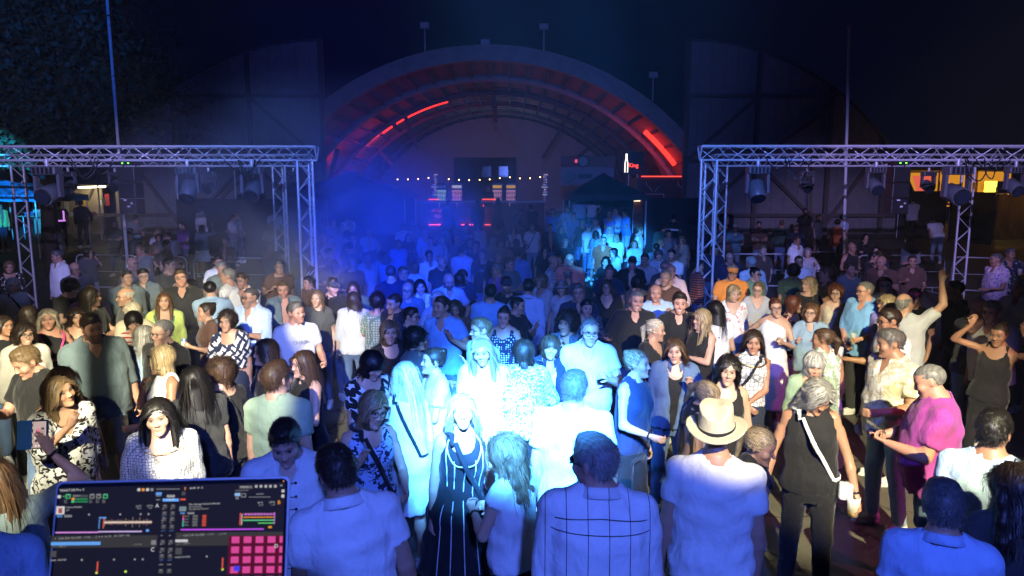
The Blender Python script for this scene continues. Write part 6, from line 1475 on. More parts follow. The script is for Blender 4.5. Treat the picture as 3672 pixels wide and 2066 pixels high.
dict(x=1.626,y=11.6,sex='m',H=1.78,yaw=-8.0,hair='short',hc='sp',top='tee',tc=('navy',),bot='jeans',bc=('denim',),aR='d',aL='d',ex=(),label='person in navy t-shirt with flushed face mid crowd',skin='r',z=-0.3),
dict(x=2.007,y=14.46,sex='f',H=1.66,yaw=-17.9,hrel=-5.0,hair='long',hc='bk',top='tee',tc=('black',),bot='jeans',bc=('denim',),aR='d',aL='d',ex=(),label='person in black top with long black hair behind the flushed face',skin='l',z=-0.3),
dict(x=1.467,y=10.27,sex='f',H=1.7,yaw=-13.1,hrel=-3.0,hair='wavy',hc='br',top='blouse',tc=('black',),bot='jeans',bc=('denim',),aR='d',aL='d',ex=('gl',),label='person in black v-neck blouse and glasses mid crowd',skin='m',z=-0.3),
dict(x=2.08,y=11.26,sex='f',H=1.62,yaw=159.5,hair='curly',hc='bk',top='tee',tc=('dgrey',),bot='jeans',bc=('denim',),aR='d',aL='d',ex=(),label='curly haired person in dark t-shirt, back turned, behind the black shirt smiler',skin='l',z=-0.3),
dict(x=1.472,y=8.34,sex='m',H=1.82,yaw=-2.0,hrel=7.0,hair='buzz',hc='gr',top='shirt',tc=('black',),bot='jeans',bc=('denim',),aR='o',aL='d',ex=('smile',),label='smiling heavy person in black shirt with one palm open',skin='r',fat=0.6,z=-0.3),
dict(x=1.988,y=9.25,sex='m',H=1.78,yaw=-0.1,hrel=-7.0,hair='bald',hc='gr',top='tee',tc=('lblue',),bot='jeans',bc=('denim',),aR='d',aL='n',ex=(),label='bald person in pale t-shirt with a hand raised to the chest',skin='r',z=-0.3),
dict(x=0.879,y=9.109,sex='m',H=1.8,yaw=4.5,hrel=-5.0,hair='short',hc='sp',top='shirt',tc=('navy',),bot='jeans',bc=('denim',),aR='d',aL='d',ex=('gl',),label='person in navy shirt and dark framed glasses mid crowd',skin='m',z=-0.3),
dict(x=0.967,y=8.781,sex='f',H=1.64,yaw=13.7,hrel=-5.0,hair='short',hc='bk',top='blouse',tc=('navy', 'print', 'slate'),bot='jeans',bc=('denim',),aR='d',aL='d',ex=(),label='person in dark patterned blouse behind the bright white polo',skin='l',z=-0.3),
dict(x=0.778,y=10.47,sex='f',H=1.66,yaw=-24.2,hair='bob',hc='lb',top='tee',tc=('lgrey',),bot='jeans',bc=('denim',),aR='d',aL='d',ex=('bucket:grey',),label='person in grey sun hat mid crowd',skin='l',z=-0.3),
dict(x=0.041,y=8.85,sex='f',H=1.66,yaw=49.7,hrel=20.0,hair='bun',hc='bk',top='tee',tc=('black',),bot='jeans',bc=('denim',),aR='d',aL='d',ex=(),label='person in black t-shirt in profile behind the polka dots',skin='m',z=-0.3),
dict(x=0.614,y=7.14,sex='m',H=1.76,yaw=-24.9,hrel=-10.0,hair='curly',hc='db',top='shirt',tc=('slate', 'check', 'navy'),bot='jeans',bc=('denim',),aR='d',aL='d',ex=(),label='person in dark checked shirt with fist raised beside the white polo',skin='m',z=-0.3),
dict(x=-2.39,y=26.53,sex='m',H=1.84,yaw=185.1,hair='short',hc='bk',top='tee',tc=('black',),bot='pants',bc=('black',),aR='d',aL='d',ex=(),label='silhouette in black t-shirt at the middle of the bar counter',skin='t',legs=1.0,z=0.493),
dict(x=-1.314,y=26.94,sex='m',H=1.84,yaw=177.8,hair='short',hc='bk',top='shirt',tc=('black',),bot='pants',bc=('black',),aR='d',aL='d',ex=(),label='silhouette in black shirt leaning at the bar beside the red lit panel',skin='t',legs=1.0,z=0.543),
dict(x=-0.559,y=27.88,sex='f',H=1.72,yaw=181.1,hair='long',hc='bk',top='vest',tc=('brown',),bot='skirt',bc=('black',),aR='d',aL='d',ex=(),label='silhouette in brown sleeveless top at the red corner of the bar',skin='t',legs=1.0,z=0.726),
dict(x=-0.079,y=25.56,sex='m',H=1.82,yaw=110.2,hp=-15.0,hair='short',hc='bk',top='tee',tc=('slate',),bot='jeans',bc=('denim',),aR='b',aL='b',ex=(),label='person in slate t-shirt bending forward at the counter',skin='t',lean=28.0,legs=1.0,z=0.375),
dict(x=0.763,y=25.82,sex='m',H=1.8,yaw=198.3,hair='short',hc='bk',top='tee',tc=('black',),bot='pants',bc=('black',),aR='d',aL='d',ex=(),label='silhouette in black t-shirt at the counter end',skin='t',z=0.407),
dict(x=5.446,y=23.54,sex='m',H=1.8,yaw=172.0,hair='short',hc='bk',top='tee',tc=('black',),bot='pants',bc=('black',),aR='d',aL='d',ex=('belt',),label='dark figure with reflective belt before the black fence panel',skin='t',z=0.13),
dict(x=-5.872,y=22.62,sex='m',H=1.8,yaw=24.6,hair='short',hc='db',top='tee',tc=('grey',),bot='jeans',bc=('denim',),aR='d',aL='d',ex=(),label='person in grey t-shirt at the dark tent',skin='m',z=0.018),
dict(x=-5.541,y=23.54,sex='m',H=1.8,yaw=193.2,hair='short',hc='db',top='tee',tc=('white', 'print', 'navy'),bot='jeans',bc=('denim',),aR='d',aL='d',ex=(),label='person in printed white t-shirt facing the dark tent',skin='m',z=0.13),
dict(x=-1.091,y=30.6,sex='m',H=1.8,yaw=2.0,hair='short',hc='bk',top='tee',tc=('black',),bot='pants',bc=('black',),aR='d',aL='d',ex=(),label='bartender in black t-shirt behind the counter',skin='r',z=1.15),
dict(x=-2.693,y=21.25,sex='f',H=1.68,yaw=22.2,hair='bob',hc='wh',top='blouse',tc=('lblue',),bot='jeans',bc=('denim',),aR='d',aL='d',ex=(),label='person in pale blouse beyond the smoke with white hair',skin='l',z=-0.148),
dict(x=-3.171,y=22.19,sex='m',H=1.8,yaw=188.1,hair='short',hc='bk',top='tee',tc=('grey',),bot='jeans',bc=('denim',),aR='d',aL='d',ex=(),label='person in grey t-shirt near the bar, back turned',skin='m',z=-0.034),
dict(x=-1.438,y=21.63,sex='m',H=1.8,yaw=13.8,hrel=-10.0,hair='short',hc='bk',top='tee',tc=('dgrey',),bot='jeans',bc=('denim',),aR='d',aL='d',ex=(),label='person in dark t-shirt directly before the bar',skin='m',z=-0.102),
dict(x=-2.178,y=22.18,sex='f',H=1.68,yaw=185.6,hair='bob',hc='db',top='tee',tc=('slate',),bot='jeans',bc=('denim',),aR='d',aL='d',ex=(),label='person in slate top, back turned, before the bar',skin='l',z=-0.035),
dict(x=-2.766,y=15.08,sex='f',H=1.68,yaw=180.4,hair='long',hc='br',top='tee',tc=('sky',),bot='jeans',bc=('denim',),aR='d',aL='d',ex=(),label='person in sky blue top with long hair swallowed by smoke',skin='l',z=-0.3),
dict(x=-1.9,y=13.18,sex='f',H=1.66,yaw=183.2,hrel=5.0,hair='bob',hc='lb',top='tee',tc=('lblue',),bot='jeans',bc=('denim',),aR='d',aL='d',ex=(),label='person in pale blue top, back turned, in mid smoke',skin='l',z=-0.3),
dict(x=-3.328,y=4.917,sex='f',H=1.68,yaw=56.1,hrel=16.0,hp=8.0,hroll=-8.0,hair='long',hc='lb',top='blouse',tc=('white', 'leaf', 'black'),bot='pants',bc=('black',),aR='p',aL='d',ex=('neck:thin',),label='person in white blouse with black leaf print, tilting the head',skin='m',z=-0.3),
dict(x=-3.654,y=4.75,sex='f',H=1.64,yaw=215.6,hrel=-2.0,hair='long',hc='br',top='tee',tc=('slate',),bot='jeans',bc=('denim',),aR='v',aL='d',ex=('watchR',),label='person at the frame edge holding a phone in a blue case',skin='l',z=-0.3),
dict(x=-3.453,y=5.233,sex='f',H=1.66,yaw=201.4,hrel=-18.0,hair='long',hc='br',top='tank',tc=('grey',),bot='shorts',bc=('grey',),aR='d',aL='d',ex=(),label='person in grey strap top with back turned behind the leaf print',skin='t',z=-0.3),
dict(x=-2.315,y=4.36,sex='f',H=1.68,yaw=23.0,hrel=-7.0,hair='longfront',hc='bk',top='blouse',tc=('white', 'lace', 'grey'),bot='pants',bc=('black',),aR='d',aL='d',ex=('neck:thin',),label='person in white lace trimmed v-neck blouse with long black hair',skin='l',z=-0.3),
dict(x=-1.243,y=3.67,sex='m',H=1.8,yaw=12.7,hrel=-2.0,hp=-26.0,hair='short',hc='db',top='shirt',tc=('white',),bot='jeans',bc=('denim',),aR='b',aL='d',ex=('toggles',),label='person in white shirt with black toggle fastenings, looking down',skin='l',z=-0.3),
dict(x=-1.668,y=4.81,sex='m',H=1.8,yaw=169.1,hrel=-20.0,hp=8.0,hair='short',hc='br',top='tee',tc=('sage',),bot='jeans',bc=('denim',),aR='d',aL='d',ex=('gl',),label='person in sage green t-shirt with glasses, back turned, head raised',skin='l',z=-0.3),
dict(x=-2.406,y=5.132,sex='f',H=1.7,yaw=210.1,hair='long',hc='bk',top='tee',tc=('char',),bot='pants',bc=('black',),aR='d',aL='d',ex=(),label='person in charcoal t-shirt with very long dark hair, back turned',skin='l',z=-0.3),
dict(x=-2.355,y=5.469,sex='f',H=1.66,yaw=-116.7,hrel=30.0,hair='curly',hc='br',top='scoop',tc=('black',),bot='pants',bc=('black',),aR='d',aL='b',ex=('strapL:black',),label='person in black top with thin shoulder strap looking over a shoulder',skin='l',z=-0.3),
dict(x=-2.955,y=5.76,sex='f',H=1.7,yaw=-47.8,hrel=-10.0,hair='bob',hc='bl',top='vest',tc=('white',),bot='jeans',bc=('denim',),aR='f',aL='b',ex=('gl',),label='person in white sleeveless top and glasses in profile, hand raised',skin='t',z=-0.3),
dict(x=-3.935,y=5.62,sex='m',H=1.76,yaw=-15.0,hrel=-10.0,hp=-24.0,hair='short',hc='lb',top='tee',tc=('black',),bot='jeans',bc=('denim',),aR='d',aL='d',ex=('sunup',),label='person in black t-shirt with sunglasses on the head, looking down',skin='r',z=-0.3),
dict(x=-4.994,y=6.92,sex='f',H=1.68,yaw=53.8,hrel=-3.0,hp=-4.0,hair='wavy',hc='db',top='cardi',tc=('offw',),bot='pants',bc=('black',),aR='d',aL='d',ex=('gl', 'smile', 'innerb'),label='smiling person with glasses in cream cardigan over black top',skin='l',z=-0.3),
dict(x=-3.906,y=6.36,sex='m',H=1.9,yaw=41.6,hrel=10.0,hp=-6.0,hair='short',hc='db',top='roll',tc=('slate',),bot='shorts',bc=('khaki',),aR='d',aL='d',ex=('beard.7',),label='large bearded person in slate linen shirt',skin='r',fat=0.7,legs=1.0,z=-0.3),
dict(x=-5.153,y=7.584,sex='f',H=1.72,yaw=44.2,hrel=-15.0,hp=6.0,hair='long',hc='pb',top='one',tc=('black',),bot='pants',bc=('black',),aR='d',aL='x',ex=('lany:hotpink', 'smile'),label='laughing person in black one-shoulder top with pink lanyard',skin='r',z=-0.3),
dict(x=-5.093,y=7.918,sex='f',H=1.68,yaw=22.7,hrel=15.0,hair='pixie',hc='db',top='tank',tc=('black',),bot='pants',bc=('black',),aR='d',aL='d',ex=('neck:thin',),label='person in black strap top with necklace behind the slate shirt',skin='m',z=-0.3),
dict(x=-3.387,y=6.54,sex='m',H=1.8,yaw=-12.6,hrel=-15.0,hp=-4.0,hair='reced',hc='gr',top='tee',tc=('black',),bot='jeans',bc=('denim',),aR='d',aL='d',ex=('gl',),label='person in black t-shirt with heavy glasses beside the white sleeveless top',skin='l',z=-0.3),
dict(x=-4.282,y=7.68,sex='f',H=1.66,yaw=24.1,hrel=10.0,hair='mop',hc='bk',top='tee',tc=('offw', 'hstripe', 'red'),bot='jeans',bc=('denim',),aR='d',aL='d',ex=('gl',),label='person in cream t-shirt with thin red stripes',skin='l',z=-0.3),
dict(x=-3.732,y=6.82,sex='f',H=1.68,yaw=158.7,hrel=-10.0,hair='long',hc='gr',top='jacket',tc=('ldenim',),bot='jeans',bc=('denim',),aR='d',aL='d',ex=(),label='person in light denim jacket with long grey hair, turned away',skin='l',z=-0.3),
dict(x=-3.151,y=7.65,sex='f',H=1.68,yaw=2.4,hrel=-8.0,hair='curly',hc='db',top='crop',tc=('navy', 'zigzag', 'white'),bot='skirt',bc=('navy',),aR='b',aL='d',ex=('gl',),label='person in navy and white geometric wrap top with curly hair',skin='m',z=-0.3),
dict(x=-2.174,y=6.06,sex='f',H=1.7,yaw=-50.3,hrel=-8.0,hair='long',hc='db',top='scoop',tc=('black',),bot='pants',bc=('black',),aR='d',aL='d',ex=('gl',),label='person in black scoop top with glasses, side-on beside the sage green shirt',skin='l',z=-0.3),
dict(x=-1.763,y=5.75,sex='f',H=1.68,yaw=-43.0,hrel=-5.0,hp=-4.0,hair='long',hc='br',top='vest',tc=('black',),bot='pants',bc=('black',),aR='d',aL='d',ex=(),label='person in black sleeveless top with straight hair, side-on behind the sage green shirt',skin='l',z=-0.3),
dict(x=-2.427,y=7.58,sex='m',H=1.8,yaw=37.8,hrel=15.0,hp=4.0,hair='short',hc='sp',top='tee',tc=('white',),bot='jeans',bc=('denim',),aR='d',aL='d',ex=('text:CHASIN@fgrey',),label='person in white t-shirt with small grey lettering on the chest',skin='r',z=-0.3),
dict(x=-3.266,y=8.59,sex='m',H=1.82,yaw=-19.2,hrel=-15.0,hair='buzz',hc='sp',top='roll',tc=('lblue', 'microdot', 'white'),bot='jeans',bc=('denim',),aR='d',aL='d',ex=('gl', 'beard.4'),label='person in pale dotted shirt with glasses, shaved head',skin='m',fat=0.5,z=-0.3),
dict(x=-3.657,y=8.26,sex='f',H=1.68,yaw=-51.1,hrel=-10.0,hair='bun',hc='db',top='tee',tc=('brown',),bot='pants',bc=('black',),aR='d',aL='c',ex=('hcup',),label='person in brown t-shirt in profile holding a can to the chest',skin='m',z=-0.3),
dict(x=-4.524,y=8.84,sex='f',H=1.72,yaw=23.1,hrel=2.0,hp=6.0,hair='longfront',hc='ag',top='cardi',tc=('lime',),bot='pants',bc=('black',),aR='d',aL='d',ex=('lany:teal', 'innerw'),label='person in lime green top with woven lanyard and long hair',skin='l',z=-0.3),
dict(x=-4.951,y=8.864,sex='m',H=1.78,yaw=-40.8,hrel=-5.0,hair='balding',hc='wh',top='tee',tc=('dgrey',),bot='jeans',bc=('denim',),aR='d',aL='d',ex=('gl',),label='white haired person in dark grey t-shirt with glasses in profile',skin='m',z=-0.3),
dict(x=-4.771,y=8.576,sex='f',H=1.62,yaw=204.1,hrel=-15.0,hair='bob',hc='pb',top='cardi',tc=('beige',),bot='jeans',bc=('denim',),aR='d',aL='d',ex=(),label='person in beige wrap with pale bob, back turned, under the white haired profile',skin='l',z=-0.3),
dict(x=-5.356,y=8.59,sex='m',H=1.82,yaw=81.9,hrel=20.0,hair='long',hc='db',top='tee',tc=('black',),bot='jeans',bc=('denim',),aR='d',aL='o',ex=('gl', 'hcup2', 'beard.5'),label='long haired person in black t-shirt with glasses holding a clear plastic cup',skin='m',z=-0.3),
dict(x=-6.411,y=9.88,sex='m',H=1.76,yaw=83.0,hrel=15.0,hp=-14.0,hair='mop',hc='db',top='tee',tc=('char',),bot='jeans',bc=('denim',),aR='d',aL='d',ex=(),label='youngster in charcoal t-shirt looking down beside the long haired cup holder',skin='l',z=-0.3),
dict(x=-4.871,y=10.09,sex='m',H=1.88,yaw=21.8,hair='short',hc='br',top='polo',tc=('black',),bot='jeans',bc=('denim',),aR='d',aL='d',ex=('gl',),label='tall heavy person in black polo shirt with shaded face',skin='r',fat=0.7,z=-0.3),
dict(x=-5.999,y=10.65,sex='m',H=1.8,yaw=44.4,hrel=15.0,hair='short',hc='bk',top='jacket',tc=('slate',),bot='jeans',bc=('denim',),aR='d',aL='d',ex=(),label='person in slate blue jacket half turned to the barrier',skin='m',z=-0.3),
dict(x=-6.225,y=12.52,sex='m',H=1.8,yaw=56.4,hrel=35.0,hair='quiff',hc='bk',top='tee',tc=('char',),bot='jeans',bc=('denim',),aR='d',aL='d',ex=(),label='person in charcoal t-shirt looking sideways above the black polo',skin='l',z=-0.3),
dict(x=-7.561,y=11.97,sex='m',H=1.8,yaw=47.3,hair='bald',hc='gr',top='tee',tc=('dgrey',),bot='jeans',bc=('denim',),aR='d',aL='d',ex=('gl',),label='bald person in dark grey t-shirt with glasses by the truss leg',skin='m',z=-0.3),
dict(x=-7.84,y=10.75,sex='f',H=1.66,yaw=51.1,hrel=-5.0,hair='bob',hc='wh',top='tee',tc=('white',),bot='jeans',bc=('denim',),aR='d',aL='d',ex=('strapR:black',),label='person in white t-shirt with black strap near the truss foot',skin='r',z=-0.3),
dict(x=-9.594,y=13.1,sex='f',H=1.7,yaw=46.2,hrel=-5.0,hair='bob',hc='lb',top='blouse',tc=('black', 'floral', 'white'),bot='jeans',bc=('denim',),aR='d',aL='d',ex=(),label='person in black blouse with white blossoms beside the truss foot',skin='l',z=-0.3),
dict(x=-5.546,y=7.42,sex='f',H=1.68,yaw=61.8,hrel=5.0,hair='long',hc='db',top='tee',tc=('black',),bot='jeans',bc=('denim',),aR='d',aL='d',ex=('smile',),label='smiling person in black t-shirt cut by the frame edge',skin='t',z=-0.3),
dict(x=-5.743,y=8.1,sex='f',H=1.66,yaw=200.3,hrel=-15.0,hair='long',hc='db',top='tee',tc=('black',),bot='jeans',bc=('denim',),aR='d',aL='d',ex=(),label='person in black t-shirt, back turned, beside the pink lanyard',skin='l',z=-0.3),
dict(x=-9.225,y=14.01,sex='m',H=1.82,yaw=-26.6,hrel=-15.0,hair='short',hc='sp',top='shirt',tc=('white',),bot='jeans',bc=('denim',),aR='d',aL='d',ex=(),label='person in white long-sleeve shirt in profile against the truss leg',skin='r',z=-0.3),
dict(x=-5.509,y=12.93,sex='m',H=1.82,yaw=48.1,hrel=-15.0,hair='short',hc='bk',top='polo',tc=('white',),bot='jeans',bc=('denim',),aR='d',aL='d',ex=(),label='person in white polo shirt looking up, below the barrier rail',skin='r',z=-0.3),
dict(x=-4.458,y=10.82,sex='m',H=1.8,yaw=-97.6,hrel=20.0,hair='short',hc='gr',top='long',tc=('white', 'pinstripe', 'lgrey'),bot='jeans',bc=('denim',),aR='d',aL='d',ex=(),label='person in white ribbed sweater turned away below the barrier',skin='r',z=-0.3),
dict(x=-4.065,y=10.48,sex='m',H=1.78,yaw=-8.8,hrel=-5.0,hair='short',hc='br',top='shirt',tc=('white',),bot='jeans',bc=('denim',),aR='d',aL='d',ex=('gl',),label='person in white shirt with glasses half hidden by the dotted shirt',skin='r',z=-0.3),
dict(x=-4.163,y=12.18,sex='m',H=1.8,yaw=23.9,hair='short',hc='sp',top='tee',tc=('brown',),bot='jeans',bc=('denim',),aR='d',aL='d',ex=(),label='person in brown t-shirt in deep shade before the truss foot',skin='m',z=-0.3),
dict(x=-5.151,y=16.56,sex='m',H=1.84,yaw=22.3,hrel=-5.0,hair='buzz',hc='sp',top='tee',tc=('black',),bot='jeans',bc=('denim',),aR='d',aL='b',ex=('text:VALHALLA@flgrey',),label='person in black t-shirt with pale printed words inside the truss legs',skin='m',z=-0.3),
dict(x=-9.377,y=17.504,sex='f',H=1.66,yaw=203.2,hrel=3.0,hair='bob',hc='bk',top='capsl',tc=('offw', 'splash', 'red'),bot='skirt',bc=('black',),aR='d',aL='d',ex=(),label='person in white top with red and blue splashes, back turned',skin='l',z=-0.3),
dict(x=-8.587,y=17.07,sex='m',H=1.8,yaw=86.7,hrel=20.0,hair='short',hc='br',top='tee',tc=('dgrey',),bot='jeans',bc=('denim',),aR='d',aL='d',ex=(),label='person in dark grey t-shirt leaning towards the long hair beside',skin='l',z=-0.3),
dict(x=-9.202,y=17.796,sex='f',H=1.66,yaw=97.3,hrel=-10.0,hair='long',hc='lb',top='tee',tc=('char',),bot='jeans',bc=('denim',),aR='d',aL='d',ex=(),label='person with long hair in charcoal top facing the dark grey t-shirt',skin='l',z=-0.3),
dict(x=-10.953,y=21.33,sex='f',H=1.68,yaw=27.2,hrel=-5.0,hair='wavy',hc='bl',top='tee',tc=('white',),bot='jeans',bc=('denim',),aR='d',aL='v',ex=(),label='person in white t-shirt dancing with one hand raised behind the rail',skin='l',z=-0.139),
dict(x=-11.864,y=21.56,sex='f',H=1.68,yaw=178.8,hrel=-10.0,hair='bob',hc='bk',top='tee',tc=('ldenim', 'hstripe', 'teal'),bot='jeans',bc=('denim',),aR='v',aL='d',ex=(),label='person in striped pale top with an open hand raised behind the rail',skin='l',z=-0.111),
dict(x=-12.641,y=23.28,sex='m',H=1.82,yaw=208.5,hair='short',hc='bk',top='tee',tc=('grey',),bot='jeans',bc=('denim',),aR='d',aL='d',ex=(),label='person in grey t-shirt, back turned, below the hanging speaker',skin='m',z=0.098),
dict(x=-9.894,y=22.04,sex='f',H=1.7,yaw=174.2,hair='long',hc='db',top='jacket',tc=('slate',),bot='skirt',bc=('offw',),aR='v',aL='b',ex=(),label='person in denim jacket and pale skirt with long dark hair behind the barrier',skin='t',legs=1.0,z=-0.052),
dict(x=-11.23,y=25.28,sex='m',H=1.84,yaw=202.0,hair='short',hc='bk',top='shirt',tc=('white',),bot='jeans',bc=('denim',),aR='d',aL='d',ex=(),label='person in white long-sleeve shirt, back turned, before the dark stage wall',skin='m',z=0.341),
dict(x=-9.492,y=23.53,sex='m',H=1.78,yaw=82.0,hair='short',hc='bk',top='tee',tc=('lgrey',),bot='shorts',bc=('slate',),aR='b',aL='b',ex=(),label='person in light grey t-shirt and patterned shorts beyond the barrier',skin='m',z=0.129),
dict(x=-9.484,y=24.13,sex='m',H=1.8,yaw=-38.5,hair='short',hc='lb',top='tee',tc=('grey',),bot='jeans',bc=('denim',),aR='b',aL='b',ex=(),label='person in grey t-shirt facing the patterned shorts beyond the barrier',skin='m',z=0.201),
dict(x=-14.638,y=22.16,sex='f',H=1.7,yaw=211.4,hair='long',hc='bl',top='cardi',tc=('grey',),bot='jeans',bc=('denim',),aR='p',aL='p',ex=('hphone2',),label='person in grey cardigan with long fair hair holding up a lit phone',skin='l',z=-0.038),
dict(x=-10.182,y=16.58,sex='f',H=1.66,yaw=51.6,hrel=40.0,hair='bob',hc='bk',top='tee',tc=('dgrey',),bot='shorts',bc=('grey',),aR='d',aL='p',ex=(),label='person in dark grey t-shirt showing a phone beside the barrier',skin='l',z=-0.3),
dict(x=-8.532,y=25.03,sex='m',H=1.78,yaw=198.8,hair='short',hc='bk',top='shirtS',tc=('lgrey',),bot='jeans',bc=('denim',),aR='d',aL='d',ex=(),label='person in light collar shirt in the dark between the rear truss legs',skin='m',z=0.311),
dict(x=-17.737,y=26.71,sex='m',H=1.86,yaw=213.6,hair='short',hc='bk',top='jacket',tc=('black',),bot='pants',bc=('black',),aR='d',aL='d',ex=(),label='figure in black jacket in front of the lit stall',skin='t',legs=1.0,z=0.515),
dict(x=-17.234,y=26.52,sex='m',H=1.8,yaw=213.0,hair='short',hc='bk',top='tee',tc=('dgreen',),bot='pants',bc=('black',),aR='d',aL='d',ex=('hivis',),label='figure wearing a vest with pink reflective bands',skin='t',legs=1.0,z=0.492),
dict(x=-16.501,y=26.67,sex='m',H=1.84,yaw=231.7,hair='short',hc='bk',top='jacket',tc=('black',),bot='pants',bc=('black',),aR='w',aL='d',ex=(),label='black clad figure beside the lit stall post',skin='t',legs=1.0,z=0.51),
dict(x=-19.123,y=25.96,sex='m',H=1.84,yaw=66.4,hair='short',hc='bk',top='jacket',tc=('lime',),bot='pants',bc=('navy',),aR='d',aL='d',ex=(),label='figure in lime and blue safety jacket at the blue tent',skin='t',z=0.424),
dict(x=2.007,y=8.055,sex='m',H=1.84,yaw=-10.0,hrel=4.0,hp=-4.0,hair='quiff',hc='db',top='polo',tc=('black',),bot='jeans',bc=('denim',),aR='d',aL='d',ex=('smile',),label='grinning person in black polo shirt',skin='r',z=-0.3),
dict(x=2.146,y=7.745,sex='f',H=1.7,yaw=-55.5,hrel=-15.0,hp=4.0,hair='longfront',hc='bl',top='vest',tc=('black',),bot='pants',bc=('black',),aR='d',aL='x',ex=('smile',),label='smiling person in black top with long blonde hair, turned aside',skin='l',z=-0.3),
dict(x=2.486,y=8.34,sex='f',H=1.68,yaw=161.4,hrel=-6.0,hair='long',hc='bk',top='scoop',tc=('white',),bot='jeans',bc=('denim',),aR='d',aL='d',ex=(),label='person in white top with long straight black hair, back turned',skin='l',z=-0.3),
dict(x=3.179,y=9.81,sex='f',H=1.68,yaw=-8.0,hrel=15.0,hp=-4.0,hair='bob',hc='bl',top='blouseS',tc=('white', 'floral', 'coral'),bot='jeans',bc=('denim',),aR='d',aL='d',ex=(),label='person in white blouse with coral flowers',skin='l',z=-0.3),
dict(x=3.556,y=11.1,sex='m',H=1.84,yaw=-7.8,hrel=-5.0,hair='short',hc='gr',top='tee',tc=('orange',),bot='jeans',bc=('denim',),aR='d',aL='d',ex=('cap:orange', 'gl'),label='person in orange t-shirt and matching orange cap',skin='t',fat=0.3,z=-0.3),
dict(x=4.249,y=11.96,sex='f',H=1.7,yaw=5.4,hrel=30.0,hair='bun',hc='bk',top='tee',tc=('green',),bot='jeans',bc=('denim',),aR='d',aL='d',ex=('sun',),label='person in green t-shirt wearing sunglasses',skin='l',z=-0.3),
dict(x=3.251,y=8.5,sex='f',H=1.7,yaw=-24.9,hrel=14.0,hp=-4.0,hair='bun',hc='rd',top='one',tc=('white',),bot='midi',bc=('white',),aR='h',aL='c',ex=('gl',),label='person in white one-shoulder top and long white skirt with glasses',skin='l',legs=1.0,z=-0.3),
dict(x=3.721,y=9.04,sex='f',H=1.64,yaw=37.6,hrel=15.0,hair='bob',hc='rd',top='blouseS',tc=('black', 'floral', 'coral'),bot='midi',bc=('pink',),aR='d',aL='d',ex=(),label='person in flowered dark blouse and pink skirt, in profile',skin='l',legs=1.0,z=-0.3),
dict(x=3.71,y=8.4,sex='f',H=1.64,yaw=-28.8,hrel=-5.0,hair='bob',hc='ag',top='shirt',tc=('ldenim',),bot='pants',bc=('char',),aR='c',aL='d',ex=('gl', 'smile'),label='person in light denim shirt with round glasses',skin='l',z=-0.3),
dict(x=3.072,y=6.66,sex='f',H=1.68,yaw=-174.8,hrel=55.0,hair='pony',hc='br',top='vest',tc=('white', 'splash', 'sage'),bot='midi',bc=('sage',),aR='d',aL='d',ex=(),label='person in green and white patterned dress with ponytail',skin='t',z=-0.3),
dict(x=2.326,y=6.69,sex='f',H=1.66,yaw=-14.2,hrel=-3.0,hair='long',hc='db',top='vest',tc=('white', 'hex', 'grey'),bot='skirt',bc=('navy',),aR='d',aL='d',ex=('neck:big', 'strapL:black'),label='person in white crochet vest with chunky necklace and black strap',skin='t',legs=1.0,z=-0.3),
dict(x=1.741,y=5.54,sex='f',H=1.68,yaw=-9.4,hrel=-4.0,hair='wavy',hc='bk',top='tank',tc=('black',),bot='pants',bc=('black',),aR='d',aL='d',ex=(),label='person in black tank top staring at the stage, wavy black hair',skin='l',z=-0.3),
dict(x=1.477,y=6.18,sex='f',H=1.7,yaw=-8.4,hrel=-10.0,hair='long',hc='br',top='jacket',tc=('denim',),bot='jeans',bc=('denim',),aR='d',aL='d',ex=('sunup', 'innerb'),label='person in denim jacket with sunglasses pushed up',skin='l',legs=1.0,z=-0.3),
dict(x=1.509,y=7.31,sex='f',H=1.64,yaw=48.3,hrel=18.0,hair='pony',hc='pb',top='blouse',tc=('black',),bot='pants',bc=('black',),aR='d',aL='d',ex=('smile',),label='smiling person in black blouse in profile by the denim jacket',skin='m',z=-0.3),
dict(x=1.391,y=5.09,sex='f',H=1.62,yaw=104.7,hrel=-45.0,hp=-22.0,hair='pony',hc='bl',top='strap',tc=('black',),bot='pants',bc=('black',),aR='d',aL='d',ex=(),label='person in black strap top leaning aside behind the straw hat',skin='l',z=-0.3),
dict(x=2.706,y=6.06,sex='f',H=1.58,yaw=-14.1,hp=-10.0,hair='fringe',hc='wh',top='blouse',tc=('sage',),bot='jeans',bc=('denim',),aR='d',aL='d',ex=(),label='white haired person with fringe behind the black tank with white strap',skin='l',z=-0.3),
dict(x=2.144,y=4.74,sex='f',H=1.74,yaw=-19.3,hrel=25.0,hp=-28.0,hair='wavy',hc='gr',top='vest',tc=('black',),bot='pants',bc=('black',),aR='w',aL='w',ex=('strapR:white', 'watchR', 'watchL', 'hcupL'),label='person in black sleeveless top with white cross-body strap, looking down',skin='t',legs=1.0,z=-0.3),
dict(x=3.308,y=5.87,sex='m',H=1.84,yaw=-77.4,hrel=-24.0,hp=-6.0,hair='short',hc='sp',top='shirtS',tc=('offw', 'splash', 'beige'),bot='jeans',bc=('ldenim',),aR='d',aL='b',ex=('watchR',),label='person in faded cream print shirt and pale jeans, in profile',skin='t',fat=0.2,legs=1.0,z=-0.3),
dict(x=3.868,y=6.88,sex='m',H=1.84,yaw=-89.3,hrel=-5.0,hp=-8.0,hair='short',hc='db',top='tee',tc=('white',),bot='shorts',bc=('beige',),aR='o',aL='d',ex=('gl', 'hcup3'),label='person in white t-shirt with glasses raising a tall glass',skin='t',legs=1.0,z=-0.3),
